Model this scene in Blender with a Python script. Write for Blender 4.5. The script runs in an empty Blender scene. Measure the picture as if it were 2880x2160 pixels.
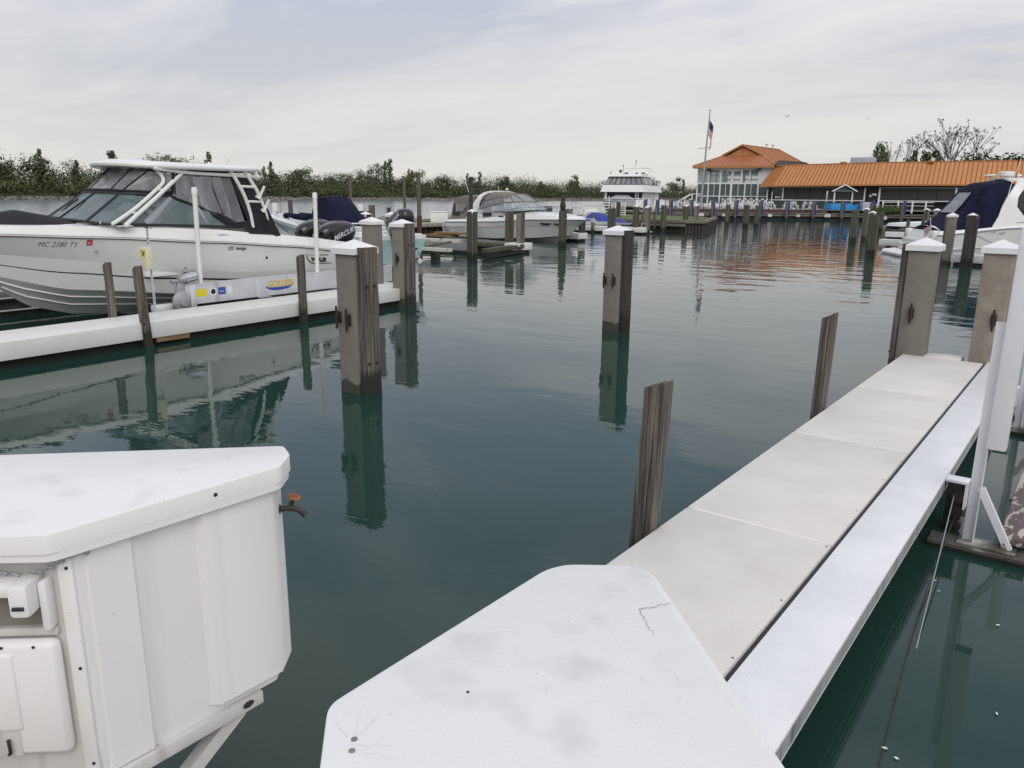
import bpy, bmesh, math, random
from mathutils import Vector, Matrix
S = bpy.context.scene
COL = S.collection
R = math.radians
rnd = random.Random(7)

# ---------------------------------------------------------------- camera
# Marina frame: +Y runs along the finger docks, +X across them, z = 0 is the water.
cd = bpy.data.cameras.new('camera')
cam = bpy.data.objects.new('camera', cd)
COL.objects.link(cam)
cd.sensor_width = 36.0
cd.lens = 27.04
cd.clip_start = 0.05
cd.clip_end = 6000
AZ = R(37.4)
pit, rol = math.atan((1080 - 549) / 2163.0), R(0.5)
ex, ey = Vector((math.cos(AZ), math.sin(AZ), 0)), Vector((-math.sin(AZ), math.cos(AZ), 0))
fw = ey * math.cos(pit) - Vector((0, 0, math.sin(pit)))
up0 = ey * math.sin(pit) + Vector((0, 0, math.cos(pit)))
ri = ex * math.cos(rol) + up0 * math.sin(rol)
up = up0 * math.cos(rol) - ex * math.sin(rol)
cam.matrix_world = Matrix(((ri.x, up.x, -fw.x, 0), (ri.y, up.y, -fw.y, 0), (ri.z, up.z, -fw.z, 2.6), (0, 0, 0, 1)))
S.camera = cam
cd.dof.use_dof = False

# ---------------------------------------------------------------- sky, sun, exposure
SUN_EL, SUN_AZ = R(42), R(128)      # a bright patch of the overcast behind the right shoulder
W = bpy.data.worlds.new('World')
S.world = W
W.use_nodes = True
nt = W.node_tree
nt.nodes.clear()
def wn(t, **k):
    n = nt.nodes.new(t)
    for a, b in k.items():
        setattr(n, a, b)
    return n
L = nt.links.new
out = wn('ShaderNodeOutputWorld')
bg = wn('ShaderNodeBackground')
bg.inputs['Strength'].default_value = 0.1
L(bg.outputs[0], out.inputs[0])
sky = wn('ShaderNodeTexSky', sky_type='NISHITA', sun_disc=False)
sky.sun_elevation = SUN_EL
sky.sun_rotation = SUN_AZ
sky.dust_density = 2.0
tc = wn('ShaderNodeTexCoord')
sep = wn('ShaderNodeSeparateXYZ')
L(tc.outputs['Generated'], sep.inputs[0])
# project the direction onto a flat cloud deck: streaks stretch towards the horizon
mx = wn('ShaderNodeMath', operation='MAXIMUM'); mx.inputs[1].default_value = 0.0
L(sep.outputs['Z'], mx.inputs[0])
ad = wn('ShaderNodeMath', operation='ADD'); ad.inputs[1].default_value = 0.16
L(mx.outputs[0], ad.inputs[0])
dx = wn('ShaderNodeMath', operation='DIVIDE'); dy = wn('ShaderNodeMath', operation='DIVIDE')
L(sep.outputs['X'], dx.inputs[0]); L(ad.outputs[0], dx.inputs[1])
L(sep.outputs['Y'], dy.inputs[0]); L(ad.outputs[0], dy.inputs[1])
cmb = wn('ShaderNodeCombineXYZ')
L(dx.outputs[0], cmb.inputs[0]); L(dy.outputs[0], cmb.inputs[1])
mp = wn('ShaderNodeMapping')
mp.inputs['Rotation'].default_value = (0, 0, R(-25))
mp.inputs['Scale'].default_value = (0.55, 1.25, 1)
mp.inputs['Location'].default_value = (1.9, 0.35, 0)
L(cmb.outputs[0], mp.inputs[0])
n1 = wn('ShaderNodeTexNoise'); n1.inputs['Scale'].default_value = 0.55; n1.inputs['Detail'].default_value = 5; n1.inputs['Roughness'].default_value = 0.5; n1.inputs['Distortion'].default_value = 0.5
n2 = wn('ShaderNodeTexNoise'); n2.inputs['Scale'].default_value = 1.9; n2.inputs['Detail'].default_value = 6; n2.inputs['Roughness'].default_value = 0.55; n2.inputs['Distortion'].default_value = 0.8
L(mp.outputs[0], n1.inputs[0]); L(mp.outputs[0], n2.inputs[0])
na = wn('ShaderNodeMath', operation='MULTIPLY_ADD'); na.inputs[1].default_value = 0.35
L(n2.outputs[0], na.inputs[0]); L(n1.outputs[0], na.inputs[2])
cr = wn('ShaderNodeValToRGB')          # thick cloud (dark blue-grey) -> thin bright cloud
e = cr.color_ramp.elements
e[0].position = 0.56; e[0].color = (3.5, 4.1, 5.6, 1)
e[1].position = 0.80; e[1].color = (7.7, 7.6, 7.85, 1)
m_ = e.new(0.67); m_.color = (6.1, 6.35, 7.2, 1)
L(na.outputs[0], cr.inputs[0])
hr = wn('ShaderNodeValToRGB')          # how much of the creamy haze towards the horizon
h_ = hr.color_ramp.elements
h_[0].position = 0.0; h_[0].color = (1, 1, 1, 1)
h_[1].position = 0.30; h_[1].color = (0, 0, 0, 1)
h2 = h_.new(0.12); h2.color = (0.62, 0.62, 0.62, 1)
L(mx.outputs[0], hr.inputs[0])
hz = wn('ShaderNodeMix', data_type='RGBA'); hz.inputs[7].default_value = (7.95, 7.8, 7.4, 1)
L(hr.outputs[0], hz.inputs[0]); L(cr.outputs[0], hz.inputs[6])
zr = wn('ShaderNodeMapRange'); zr.inputs[1].default_value = 0.14; zr.inputs[2].default_value = 0.34; zr.inputs[3].default_value = 0.0; zr.inputs[4].default_value = 1.0
L(sep.outputs['Z'], zr.inputs[0])
zc = wn('ShaderNodeMix', data_type='RGBA'); zc.inputs[6].default_value = (1, 1, 1, 1); zc.inputs[7].default_value = (1.42, 1.385, 1.30, 1)
L(zr.outputs[0], zc.inputs[0])
zm = wn('ShaderNodeVectorMath', operation='MULTIPLY')      # the deck overhead is thinner, brighter and more neutral
L(hz.outputs[2], zm.inputs[0]); L(zc.outputs[2], zm.inputs[1])
fin = wn('ShaderNodeMix', data_type='RGBA'); fin.inputs[0].default_value = 0.93
L(sky.outputs[0], fin.inputs[6]); L(zm.outputs[0], fin.inputs[7])
L(fin.outputs[2], bg.inputs[0])

sd = bpy.data.lights.new('sun', 'SUN')
sd.energy = 1.25
sd.angle = R(40)
sd.color = (1.0, 0.965, 0.91)
sun = bpy.data.objects.new('sun', sd)
COL.objects.link(sun)
_sv = Vector((math.sin(SUN_AZ) * math.cos(SUN_EL), math.cos(SUN_AZ) * math.cos(SUN_EL), math.sin(SUN_EL)))
sun.rotation_euler = _sv.to_track_quat('Z', 'Y').to_euler()
S.view_settings.view_transform = 'Standard'
S.view_settings.look = 'None'
S.view_settings.gamma = 1.0
S.view_settings.use_curve_mapping = False
S.view_settings.exposure = 0.0
S.render.engine = 'CYCLES'
S.cycles.max_bounces = 6
S.cycles.transparent_max_bounces = 10
S.cycles.use_denoising = True

# ---------------------------------------------------------------- materials
MATS = {}
def mat(name, col, rough=0.5, col2=None, scale=6.0, stretch=(1, 1, 1), lo=0.35, hi=0.65, metal=0.0, bump=0.0, bscale=None, spec=0.5,
        coat=0.0, wet=None, speck=None, alpha=1.0, transm=0.0, detail=4, ior=1.45, vary=0.0, streak=None):
    """Principled material: two colours mixed by stretched noise, optional specks, bump, wet band near the water."""
    m = bpy.data.materials.new(name); MATS[name] = m
    m.use_nodes = True
    t = m.node_tree; ns = t.nodes; ln = t.links.new
    b = ns['Principled BSDF']
    b.inputs['Roughness'].default_value = rough
    b.inputs['Metallic'].default_value = metal
    b.inputs['Specular IOR Level'].default_value = spec
    b.inputs['Coat Weight'].default_value = coat
    b.inputs['Alpha'].default_value = alpha
    b.inputs['Transmission Weight'].default_value = transm
    b.inputs['IOR'].default_value = ior
    col = (*col, 1)
    b.inputs['Base Color'].default_value = col
    cur = None
    def new(tp, **k):
        n = ns.new(tp)
        for a, v in k.items(): setattr(n, a, v)
        return n
    tco = new('ShaderNodeTexCoord')
    oi = new('ShaderNodeObjectInfo')
    va = new('ShaderNodeVectorMath', operation='ADD')
    sc = new('ShaderNodeVectorMath', operation='SCALE'); sc.inputs['Scale'].default_value = 37.0
    cx = new('ShaderNodeCombineXYZ')
    for i in range(3): ln(oi.outputs['Random'], cx.inputs[i])
    ln(cx.outputs[0], sc.inputs[0]); ln(tco.outputs['Object'], va.inputs[0]); ln(sc.outputs[0], va.inputs[1])
    mpn = new('ShaderNodeMapping'); mpn.inputs['Scale'].default_value = stretch
    ln(va.outputs[0], mpn.inputs[0])
    no = new('ShaderNodeTexNoise'); no.inputs['Scale'].default_value = scale; no.inputs['Detail'].default_value = detail; no.inputs['Roughness'].default_value = 0.6
    ln(mpn.outputs[0], no.inputs[0])
    if col2 is not None:
        rp = new('ShaderNodeMapRange'); rp.inputs[1].default_value = lo; rp.inputs[2].default_value = hi
        ln(no.outputs[0], rp.inputs[0])
        mi = new('ShaderNodeMix', data_type='RGBA'); mi.inputs[6].default_value = col; mi.inputs[7].default_value = (*col2, 1)
        ln(rp.outputs[0], mi.inputs[0]); cur = mi.outputs[2]
    def layer(fac, c, blend='MIX'):
        nonlocal cur
        mi = new('ShaderNodeMix', data_type='RGBA', blend_type=blend)
        if cur is None: mi.inputs[6].default_value = col
        else: ln(cur, mi.inputs[6])
        mi.inputs[7].default_value = (*c, 1)
        ln(fac, mi.inputs[0]); cur = mi.outputs[2]
    if streak:                       # vertical dirt runs: (colour, scale, lo, hi)
        m2 = new('ShaderNodeMapping'); m2.inputs['Scale'].default_value = (1, 1, 0.06)
        ln(va.outputs[0], m2.inputs[0])
        s2 = new('ShaderNodeTexNoise'); s2.inputs['Scale'].default_value = streak[1]; s2.inputs['Detail'].default_value = 3
        ln(m2.outputs[0], s2.inputs[0])
        r2 = new('ShaderNodeMapRange'); r2.inputs[1].default_value = streak[2]; r2.inputs[2].default_value = streak[3]
        r2.inputs[4].default_value = 0.8
        ln(s2.outputs[0], r2.inputs[0]); layer(r2.outputs[0], streak[0])
    if speck:                        # small spots: (colour, scale, size)
        vo = new('ShaderNodeTexVoronoi'); vo.inputs['Scale'].default_value = speck[1]
        ln(va.outputs[0], vo.inputs[0])
        sn = new('ShaderNodeTexNoise'); sn.inputs['Scale'].default_value = speck[1] * 0.21
        ln(va.outputs[0], sn.inputs[0])
        ml = new('ShaderNodeMath', operation='MULTIPLY'); ml.inputs[1].default_value = speck[2] * 2
        ln(sn.outputs[0], ml.inputs[0])
        lt = new('ShaderNodeMath', operation='LESS_THAN')
        ln(vo.outputs[0], lt.inputs[0]); ln(ml.outputs[0], lt.inputs[1]); layer(lt.outputs[0], speck[0])
    if wet:                          # algae and wet stain: (colour, top z, softness)
        ge = new('ShaderNodeNewGeometry'); sx = new('ShaderNodeSeparateXYZ'); ln(ge.outputs['Position'], sx.inputs[0])
        wnz = new('ShaderNodeMath', operation='MULTIPLY_ADD'); wnz.inputs[1].default_value = -0.25
        ln(no.outputs[0], wnz.inputs[0]); ln(sx.outputs['Z'], wnz.inputs[2])
        rw = new('ShaderNodeMapRange'); rw.inputs[1].default_value = wet[1] - 0.125; rw.inputs[2].default_value = wet[1] - 0.125 + wet[2]
        rw.inputs[3].default_value = 0.92; rw.inputs[4].default_value = 0.0
        ln(wnz.outputs[0], rw.inputs[0]); layer(rw.outputs[0], wet[0])
    if vary:                         # piece to piece
        mr = new('ShaderNodeMapRange'); mr.inputs[3].default_value = 1 - vary; mr.inputs[4].default_value = 1 + vary
        ln(oi.outputs['Random'], mr.inputs[0])
        hs = new('ShaderNodeHueSaturation')
        ln(mr.outputs[0], hs.inputs['Value'])
        if cur is None: hs.inputs['Color'].default_value = col
        else: ln(cur, hs.inputs['Color'])
        cur = hs.outputs[0]
    if cur is not None: ln(cur, b.inputs['Base Color'])
    if bump:
        bn = new('ShaderNodeBump'); bn.inputs['Strength'].default_value = 1.0; bn.inputs['Distance'].default_value = bump
        if bscale:
            n3 = new('ShaderNodeTexNoise'); n3.inputs['Scale'].default_value = bscale; n3.inputs['Detail'].default_value = 3
            ln(mpn.outputs[0], n3.inputs[0]); ln(n3.outputs[0], bn.inputs['Height'])
        else: ln(no.outputs[0], bn.inputs['Height'])
        ln(bn.outputs[0], b.inputs['Normal'])
    return m

GEL = mat('gelcoat_white', (0.78, 0.78, 0.77), 0.22, (0.74, 0.74, 0.72), 1.6, coat=0.3)
GEL_D = mat('gelcoat_nonskid', (0.70, 0.70, 0.68), 0.55, (0.64, 0.64, 0.62), 30)
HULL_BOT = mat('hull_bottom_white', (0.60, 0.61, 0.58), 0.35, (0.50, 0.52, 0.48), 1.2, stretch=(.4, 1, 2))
AQUA = mat('gelcoat_aqua', (0.36, 0.52, 0.53), 0.25, coat=0.3)
BLACK = mat('black_gelcoat', (0.012, 0.012, 0.014), 0.2, coat=0.4)
RUBBER = mat('black_rubber', (0.02, 0.02, 0.022), 0.6)
CANVAS_K = mat('black_canvas', (0.010, 0.010, 0.013), 0.85, (0.017, 0.017, 0.021), 9, bump=0.01, bscale=5)
CANVAS_N = mat('navy_canvas', (0.008, 0.009, 0.028), 0.9, (0.012, 0.013, 0.038), 3.0, bump=0.05, bscale=2.2, spec=0.2)
CANVAS_B = mat('royal_blue_canvas', (0.022, 0.045, 0.26), 0.8, (0.03, 0.06, 0.30), 3.0, bump=0.03, bscale=2.5)
CANVAS_T = mat('taupe_canvas', (0.17, 0.145, 0.13), 0.9, (0.20, 0.17, 0.155), 3.0, bump=0.04, bscale=2.5)
VINYL_T = mat('dull_vinyl_window', (0.33, 0.33, 0.35), 0.25, (0.16, 0.16, 0.17), 2.6, stretch=(1.0, 5, 1.0))
PTUBE = mat('white_powder_coat', (0.75, 0.76, 0.73), 0.3)
STEEL = mat('polished_steel', (0.62, 0.62, 0.63), 0.18, metal=1.0)
ALU = mat('weathered_aluminium', (0.70, 0.71, 0.73), 0.42, (0.60, 0.61, 0.64), 5, metal=0.35, streak=((0.42, 0.40, 0.38), 5, .6, .8))
ALU_W = mat('white_aluminium', (0.76, 0.765, 0.775), 0.45, (0.69, 0.695, 0.71), 3, speck=((0.20, 0.17, 0.14), 42, 0.055), bump=0.002, bscale=40)
GALV = mat('galvanised_grey', (0.40, 0.41, 0.42), 0.45, (0.33, 0.34, 0.35), 8, metal=0.3)
RUSTW = mat('rusty_white_steel', (0.62, 0.60, 0.55), 0.6, (0.26, 0.20, 0.15), 5, lo=.52, hi=.66, bump=0.004, wet=((0.05, 0.045, 0.035), 0.06, 0.08))
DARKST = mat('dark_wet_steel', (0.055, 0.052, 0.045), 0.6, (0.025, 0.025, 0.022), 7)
RED_ST = mat('red_oxide_steel', (0.10, 0.035, 0.03), 0.6, (0.06, 0.03, 0.03), 6)
IRON = mat('black_iron', (0.022, 0.020, 0.019), 0.55, (0.05, 0.035, 0.028), 14, bump=0.004)
RUSTIRON = mat('rusty_iron', (0.045, 0.027, 0.02), 0.7, (0.02, 0.015, 0.014), 14, bump=0.004)
CAPW = mat('cap_white_plastic', (0.80, 0.80, 0.81), 0.4, (0.75, 0.75, 0.76), 4)
CONC = mat('pile_concrete', (0.215, 0.196, 0.168), 0.85, (0.165, 0.152, 0.132), 5, lo=.3, hi=.75, bump=0.004, bscale=60, speck=((0.12, 0.105, 0.09), 60, 0.07), wet=((0.045, 0.045, 0.032), 0.16, 0.03), streak=((0.20, 0.185, 0.16), 7, .5, .75))
CONC_S = mat('speckled_concrete', (0.30, 0.265, 0.215), 0.85, (0.23, 0.20, 0.165), 6, bump=0.005, bscale=45, speck=((0.06, 0.05, 0.045), 28, 0.10), wet=((0.045, 0.045, 0.032), 0.16, 0.03))
WOOD = mat('weathered_grey_timber', (0.185, 0.165, 0.138), 0.85, (0.052, 0.047, 0.040), 8, stretch=(4, 4, 0.12), lo=.38, hi=.60, bump=0.012, detail=8, wet=((0.022, 0.024, 0.018), 0.25, 0.10))
WOOD_D = mat('dark_damp_timber', (0.070, 0.062, 0.054), 0.85, (0.030, 0.028, 0.025), 8, stretch=(3, 3, 0.14), lo=.36, hi=.64, bump=0.010, wet=((0.015, 0.017, 0.013), 0.28, 0.12))
WOOD_G = mat('green_stained_timber', (0.105, 0.104, 0.075), 0.85, (0.060, 0.066, 0.043), 6, stretch=(3, 3, 0.12), lo=.35, hi=.66, bump=0.010, wet=((0.018, 0.022, 0.016), 0.25, 0.06), vary=0.2)
WOOD_Y = mat('yellowed_timber', (0.30, 0.19, 0.09), 0.8, (0.17, 0.11, 0.06), 9, stretch=(3, .2, 3))
PLANK = mat('grey_deck_timber', (0.22, 0.20, 0.17), 0.85, (0.13, 0.12, 0.10), 5, stretch=(.25, 3, 3), lo=.3, hi=.7, vary=0.15)
BROWNFAS = mat('red_brown_fascia', (0.11, 0.065, 0.05), 0.8, (0.075, 0.047, 0.038), 4, stretch=(.3, 1, 3))
DECKM = mat('dock_beige_coating', (0.70, 0.675, 0.635), 0.75, (0.63, 0.605, 0.565), 2.5, lo=.3, hi=.7, bump=0.0025, bscale=170, speck=((0.33, 0.30, 0.26), 34, 0.045))
DOCKW = mat('dock_white_coating', (0.72, 0.71, 0.69), 0.6, (0.66, 0.65, 0.62), 2.5, lo=.3, hi=.7, speck=((0.20, 0.16, 0.12), 16, 0.05), bump=0.003, bscale=60)
SEALANT = mat('pale_sealant', (0.76, 0.73, 0.68), 0.6)
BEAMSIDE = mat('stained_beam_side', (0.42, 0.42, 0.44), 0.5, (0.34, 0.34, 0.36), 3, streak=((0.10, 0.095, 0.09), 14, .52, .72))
BOXW = mat('dock_box_fibreglass', (0.77, 0.762, 0.755), 0.42, (0.752, 0.744, 0.732), 3.2, lo=.40, hi=.85, bump=0.0008, bscale=120, speck=((0.40, 0.37, 0.34), 23, 0.04), detail=7, streak=((0.62, 0.60, 0.57), 7, .56, .80))
DIRTYW = mat('aged_white_panel', (0.62, 0.61, 0.59), 0.5, (0.53, 0.52, 0.50), 3.5, streak=((0.33, 0.30, 0.27), 12, .58, .78))
TAUPEP = mat('dull_lens_panel', (0.24, 0.225, 0.19), 0.5, (0.17, 0.16, 0.14), 4)
ORANGE_P = mat('rusty_orange_paint', (0.42, 0.14, 0.045), 0.6, (0.22, 0.08, 0.03), 60)
BRASS = mat('tarnished_brass', (0.075, 0.065, 0.045), 0.55, (0.04, 0.037, 0.03), 50, metal=0.5)
GRASS = mat('short_grass', (0.085, 0.115, 0.03), 0.9, (0.13, 0.13, 0.045), 8, bump=0.03)
SOIL = mat('bank_soil', (0.10, 0.085, 0.055), 0.95, (0.06, 0.065, 0.03), 0.3)
ROCK = mat('riprap_stone', (0.30, 0.295, 0.27), 0.9, (0.13, 0.125, 0.115), 2.0, vary=0.3)
CAPC = mat('seawall_concrete', (0.40, 0.37, 0.31), 0.85, (0.30, 0.28, 0.24), 3)
PILING = mat('dark_sheet_pile', (0.030, 0.027, 0.024), 0.7, (0.05, 0.038, 0.03), 3)
ROOF_O = mat('orange_metal_roof', (0.57, 0.260, 0.108), 0.5, (0.51, 0.225, 0.09), 1.0, vary=0.03, spec=0.3)
ROOF_S = mat('copper_metal_roof', (0.47, 0.165, 0.07), 0.42, (0.42, 0.15, 0.065), 1.0, vary=0.03)
ROOF_SH = mat('orange_shingle', (0.36, 0.135, 0.040), 0.85, (0.31, 0.11, 0.034), 14)
TRIM_O = mat('orange_trim', (0.43, 0.19, 0.07), 0.55)
WALLW = mat('white_wall_paint', (0.72, 0.73, 0.74), 0.6)
WALLD = mat('dark_shop_wall', (0.022, 0.020, 0.020), 0.6)
WALLG = mat('slate_green_wall', (0.045, 0.06, 0.06), 0.7)
SHING_G = mat('grey_shingle', (0.085, 0.075, 0.075), 0.9, (0.055, 0.05, 0.05), 8)
BLUE_K = mat('bright_blue_paint', (0.030, 0.27, 0.62), 0.45)
BLUE_P = mat('pile_wrap_blue', (0.025, 0.032, 0.20), 0.5)
NAVY = mat('navy_paint', (0.012, 0.016, 0.04), 0.3)
GREYB = mat('pale_grey_paint', (0.42, 0.45, 0.48), 0.35)
LAV = mat('lavender_grey', (0.40, 0.41, 0.46), 0.5)
CHAIRW = mat('white_resin', (0.78, 0.78, 0.78), 0.4)
HEDGE = mat('hedge_leaf', (0.055, 0.085, 0.014), 0.7, (0.095, 0.125, 0.022), 3, vary=0.1)
INK = mat('black_lettering', (0.015, 0.015, 0.017), 0.5)
SILVER_L = mat('silver_lettering', (0.62, 0.63, 0.66), 0.35)
GOLD_L = mat('gold_lettering', (0.62, 0.42, 0.08), 0.45)
RED_L = mat('red_decal', (0.55, 0.045, 0.05), 0.5)
BLUE_L = mat('blue_decal', (0.03, 0.08, 0.38), 0.5)
YEL = mat('yellow_sticker', (0.72, 0.62, 0.02), 0.5)
CREAM = mat('cream_box_plastic', (0.66, 0.65, 0.48), 0.5)
FLAG_R = mat('flag_red', (0.42, 0.03, 0.05), 0.8)
FLAG_W = mat('flag_white', (0.72, 0.70, 0.70), 0.8)
FLAG_B = mat('flag_blue', (0.02, 0.03, 0.10), 0.8)
SEATW = mat('pale_upholstery', (0.55, 0.56, 0.54), 0.6)
BARK = mat('grey_bark', (0.13, 0.115, 0.10), 0.9, (0.08, 0.07, 0.06), 6)
ROPE_M = mat('grey_rope', (0.30, 0.28, 0.25), 0.9)
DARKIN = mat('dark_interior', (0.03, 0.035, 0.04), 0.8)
def glass(name, tint, alpha, rough=0.03):
    m = mat(name, tint, rough, alpha=alpha, spec=0.6)
    return m
GLASS_T = glass('teal_boat_glass', (0.20, 0.27, 0.275), 0.36)
GLASS_C = glass('pale_boat_glass', (0.52, 0.60, 0.62), 0.30)
GLASS_D = mat('dark_window_glass', (0.012, 0.013, 0.015), 0.06, spec=0.6)
GLASS_B = glass('building_glass', (0.10, 0.14, 0.14), 0.55)
SEAM = mat('dark_roof_seam', (0.20, 0.075, 0.028), 0.6)  # shade along the seams and their grime, both put into a darker brown
GLASS_U = glass('upper_hall_glass', (0.30, 0.36, 0.36), 0.38)
GLASS_Y = mat('grey_yacht_glass', (0.17, 0.17, 0.19), 0.08, (0.30, 0.30, 0.32), 1.2, spec=0.6)
VINYL = mat('clear_vinyl', (0.50, 0.50, 0.53), 0.10, (0.26, 0.26, 0.28), 2.2, stretch=(2.5, 1, .8), alpha=0.36, spec=0.6, bump=0.03, bscale=2.5)
SCREEN = mat('dark_screen', (0.035, 0.034, 0.036), 0.55)
def leaf(name, a, b, t=0.25):
    m = mat(name, a, 0.65, b, 0.35, lo=.35, hi=.65, vary=0.22, spec=0.25)
    return m
LEAF = [leaf('leaf_dark', (0.048, 0.066, 0.026), (0.064, 0.082, 0.031)), leaf('leaf_mid', (0.070, 0.094, 0.032), (0.090, 0.114, 0.038)),
        leaf('leaf_grey', (0.082, 0.090, 0.058), (0.070, 0.080, 0.047)), leaf('leaf_light', (0.094, 0.122, 0.035), (0.115, 0.138, 0.042)),
        leaf('leaf_brown', (0.10, 0.085, 0.055), (0.075, 0.07, 0.04))]
EVERG = leaf('evergreen_leaf', (0.022, 0.042, 0.012), (0.034, 0.058, 0.016))
BUD = leaf('dry_bud', (0.085, 0.075, 0.06), (0.11, 0.095, 0.075))

# ---------------------------------------------------------------- mesh helpers
class MB:
    """Collects boxes, tubes and lofted shells; build() links them as ONE mesh object."""
    def __init__(s):
        s.v = []; s.f = []; s.m = []
    def add(s, vs, fs, k=0, M=None):
        o = len(s.v)
        for p in vs:
            p = Vector(p)
            s.v.append(tuple(M @ p if M else p))
        for f in fs:
            s.f.append(tuple(i + o for i in f)); s.m.append(k)
        return s
    def box(s, x0, x1, y0, y1, z0, z1, bev=0.0, M=None, k=0):
        if bev <= 0:
            vs = [(x, y, z) for z in (z0, z1) for y in (y0, y1) for x in (x0, x1)]
            fs = [(0, 2, 3, 1), (4, 5, 7, 6), (0, 1, 5, 4), (2, 6, 7, 3), (0, 4, 6, 2), (1, 3, 7, 5)]
            return s.add(vs, fs, k, M)
        bm = bmesh.new()
        bmesh.ops.create_cube(bm, size=1.0, matrix=Matrix.Translation(((x0 + x1) / 2, (y0 + y1) / 2, (z0 + z1) / 2)) @ Matrix.Diagonal((abs(x1 - x0), abs(y1 - y0), abs(z1 - z0), 1)))
        bmesh.ops.bevel(bm, geom=list(bm.edges), offset=bev, segments=2, affect='EDGES', profile=0.5)
        s.frombm(bm, k, M); return s
    def frombm(s, bm, k=0, M=None):
        bm.verts.index_update()
        s.add([v.co[:] for v in bm.verts], [[v.index for v in f.verts] for f in bm.faces], k, M)
        bm.free()
    def prism(s, poly, z0, z1, bev=0.0, M=None, k=0, seg=2, bot=True):
        bm = bmesh.new()
        vs = [bm.verts.new((p[0], p[1], z0)) for p in poly]
        f = bm.faces.new(vs)
        r = bmesh.ops.extrude_face_region(bm, geom=[f])
        bmesh.ops.translate(bm, verts=[g for g in r['geom'] if isinstance(g, bmesh.types.BMVert)], vec=(0, 0, z1 - z0))
        bmesh.ops.recalc_face_normals(bm, faces=bm.faces)
        if bev > 0:
            ed = [e_ for e_ in bm.edges if max(e_.verts[0].co.z, e_.verts[1].co.z) > max(z0, z1) - 1e-6 or abs(e_.verts[0].co.z - e_.verts[1].co.z) > 1e-6]
            bmesh.ops.bevel(bm, geom=ed, offset=bev, segments=seg, affect='EDGES', profile=0.5)
        s.frombm(bm, k, M); return s
    def tube(s, pts, r, n=8, M=None, k=0, cap=True):
        pts = [Vector(p) for p in pts]
        rs = r if isinstance(r, (list, tuple)) else [r] * len(pts)
        vs = []; fs = []
        u = None
        for i, p in enumerate(pts):
            a = pts[max(0, i - 1)]; b = pts[min(len(pts) - 1, i + 1)]
            d = (b - a).normalized() if (b - a).length > 1e-9 else Vector((0, 0, 1))
            if u is None:
                u = d.orthogonal().normalized()
            u = (u - d * u.dot(d))
            u = u.normalized() if u.length > 1e-6 else d.orthogonal().normalized()
            w = d.cross(u)
            for j in range(n):
                t = 2 * math.pi * j / n
                vs.append(p + u * (math.cos(t) * rs[i]) + w * (math.sin(t) * rs[i]))
        for i in range(len(pts) - 1):
            for j in range(n):
                fs.append((i * n + j, i * n + (j + 1) % n, (i + 1) * n + (j + 1) % n, (i + 1) * n + j))
        if cap:
            fs.append(tuple(range(n - 1, -1, -1))); fs.append(tuple((len(pts) - 1) * n + j for j in range(n)))
        return s.add(vs, fs, k, M)
    def loft(s, rings, closed=True, caps=(True, True), M=None, k=0):
        n = len(rings[0]); vs = [p for r_ in rings for p in r_]; fs = []
        for i in range(len(rings) - 1):
            for j in range(n if closed else n - 1):
                fs.append((i * n + j, i * n + (j + 1) % n, (i + 1) * n + (j + 1) % n, (i + 1) * n + j))
        if closed and caps[0]: fs.append(tuple(range(n - 1, -1, -1)))
        if closed and caps[1]: fs.append(tuple((len(rings) - 1) * n + j for j in range(n)))
        return s.add(vs, fs, k, M)
    def lathe(s, prof, n=12, M=None, k=0):
        return s.loft([[(r_ * math.cos(2 * math.pi * j / n), r_ * math.sin(2 * math.pi * j / n), z) for j in range(n)] for r_, z in prof], True, (True, True), M, k)
    def plate(s, pts, t=0.012, M=None, k=0):
        """thin solid sheet from a 3D outline, thickened along its normal"""
        P = [Vector(p) for p in pts]
        nrm = Vector((0, 0, 0))
        for i in range(len(P)):
            a, b = P[i], P[(i + 1) % len(P)]
            nrm += a.cross(b)
        nrm.normalize()
        n = len(P)
        vs = [p for p in P] + [p - nrm * t for p in P]
        fs = [tuple(range(n)), tuple(range(2 * n - 1, n - 1, -1))] + [(i, n + i, n + (i + 1) % n, (i + 1) % n) for i in range(n)]
        return s.add(vs, fs, k, M)
    def beam(s, a, b, w, h_, M=None, k=0):
        """rectangular bar from a to b (w across, h along the most vertical side)"""
        a, b = Vector(a), Vector(b); d = (b - a); l = d.length; d.normalize()
        z = Vector((0, 0, 1)) if abs(d.z) < 0.95 else Vector((0, 1, 0))
        y = z.cross(d).normalized(); z = d.cross(y).normalized()
        X = Matrix(((d.x, y.x, z.x, a.x), (d.y, y.y, z.y, a.y), (d.z, y.z, z.z, a.z), (0, 0, 0, 1)))
        if M: X = M @ X
        return s.box(0, l, -w / 2, w / 2, -h_ / 2, h_ / 2, 0, X, k)
    def mesh(s, name, mats, angle=38):
        me = bpy.data.meshes.new(name)
        me.from_pydata(s.v, [], s.f)
        for m in mats: me.materials.append(m)
        if len(mats) > 1:
            me.polygons.foreach_set('material_index', s.m)
        if angle:
            me.polygons.foreach_set('use_smooth', [True] * len(me.polygons))
            me.set_sharp_from_angle(angle=R(angle))
        if getattr(s, 'n', None) and len(s.n) == len(s.v):
            me.polygons.foreach_set('use_smooth', [True] * len(me.polygons))
            me.normals_split_custom_set_from_vertices(s.n)      # leaves shade as part of their clump
            return me
        me.validate(); me.update()
        return me

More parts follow.
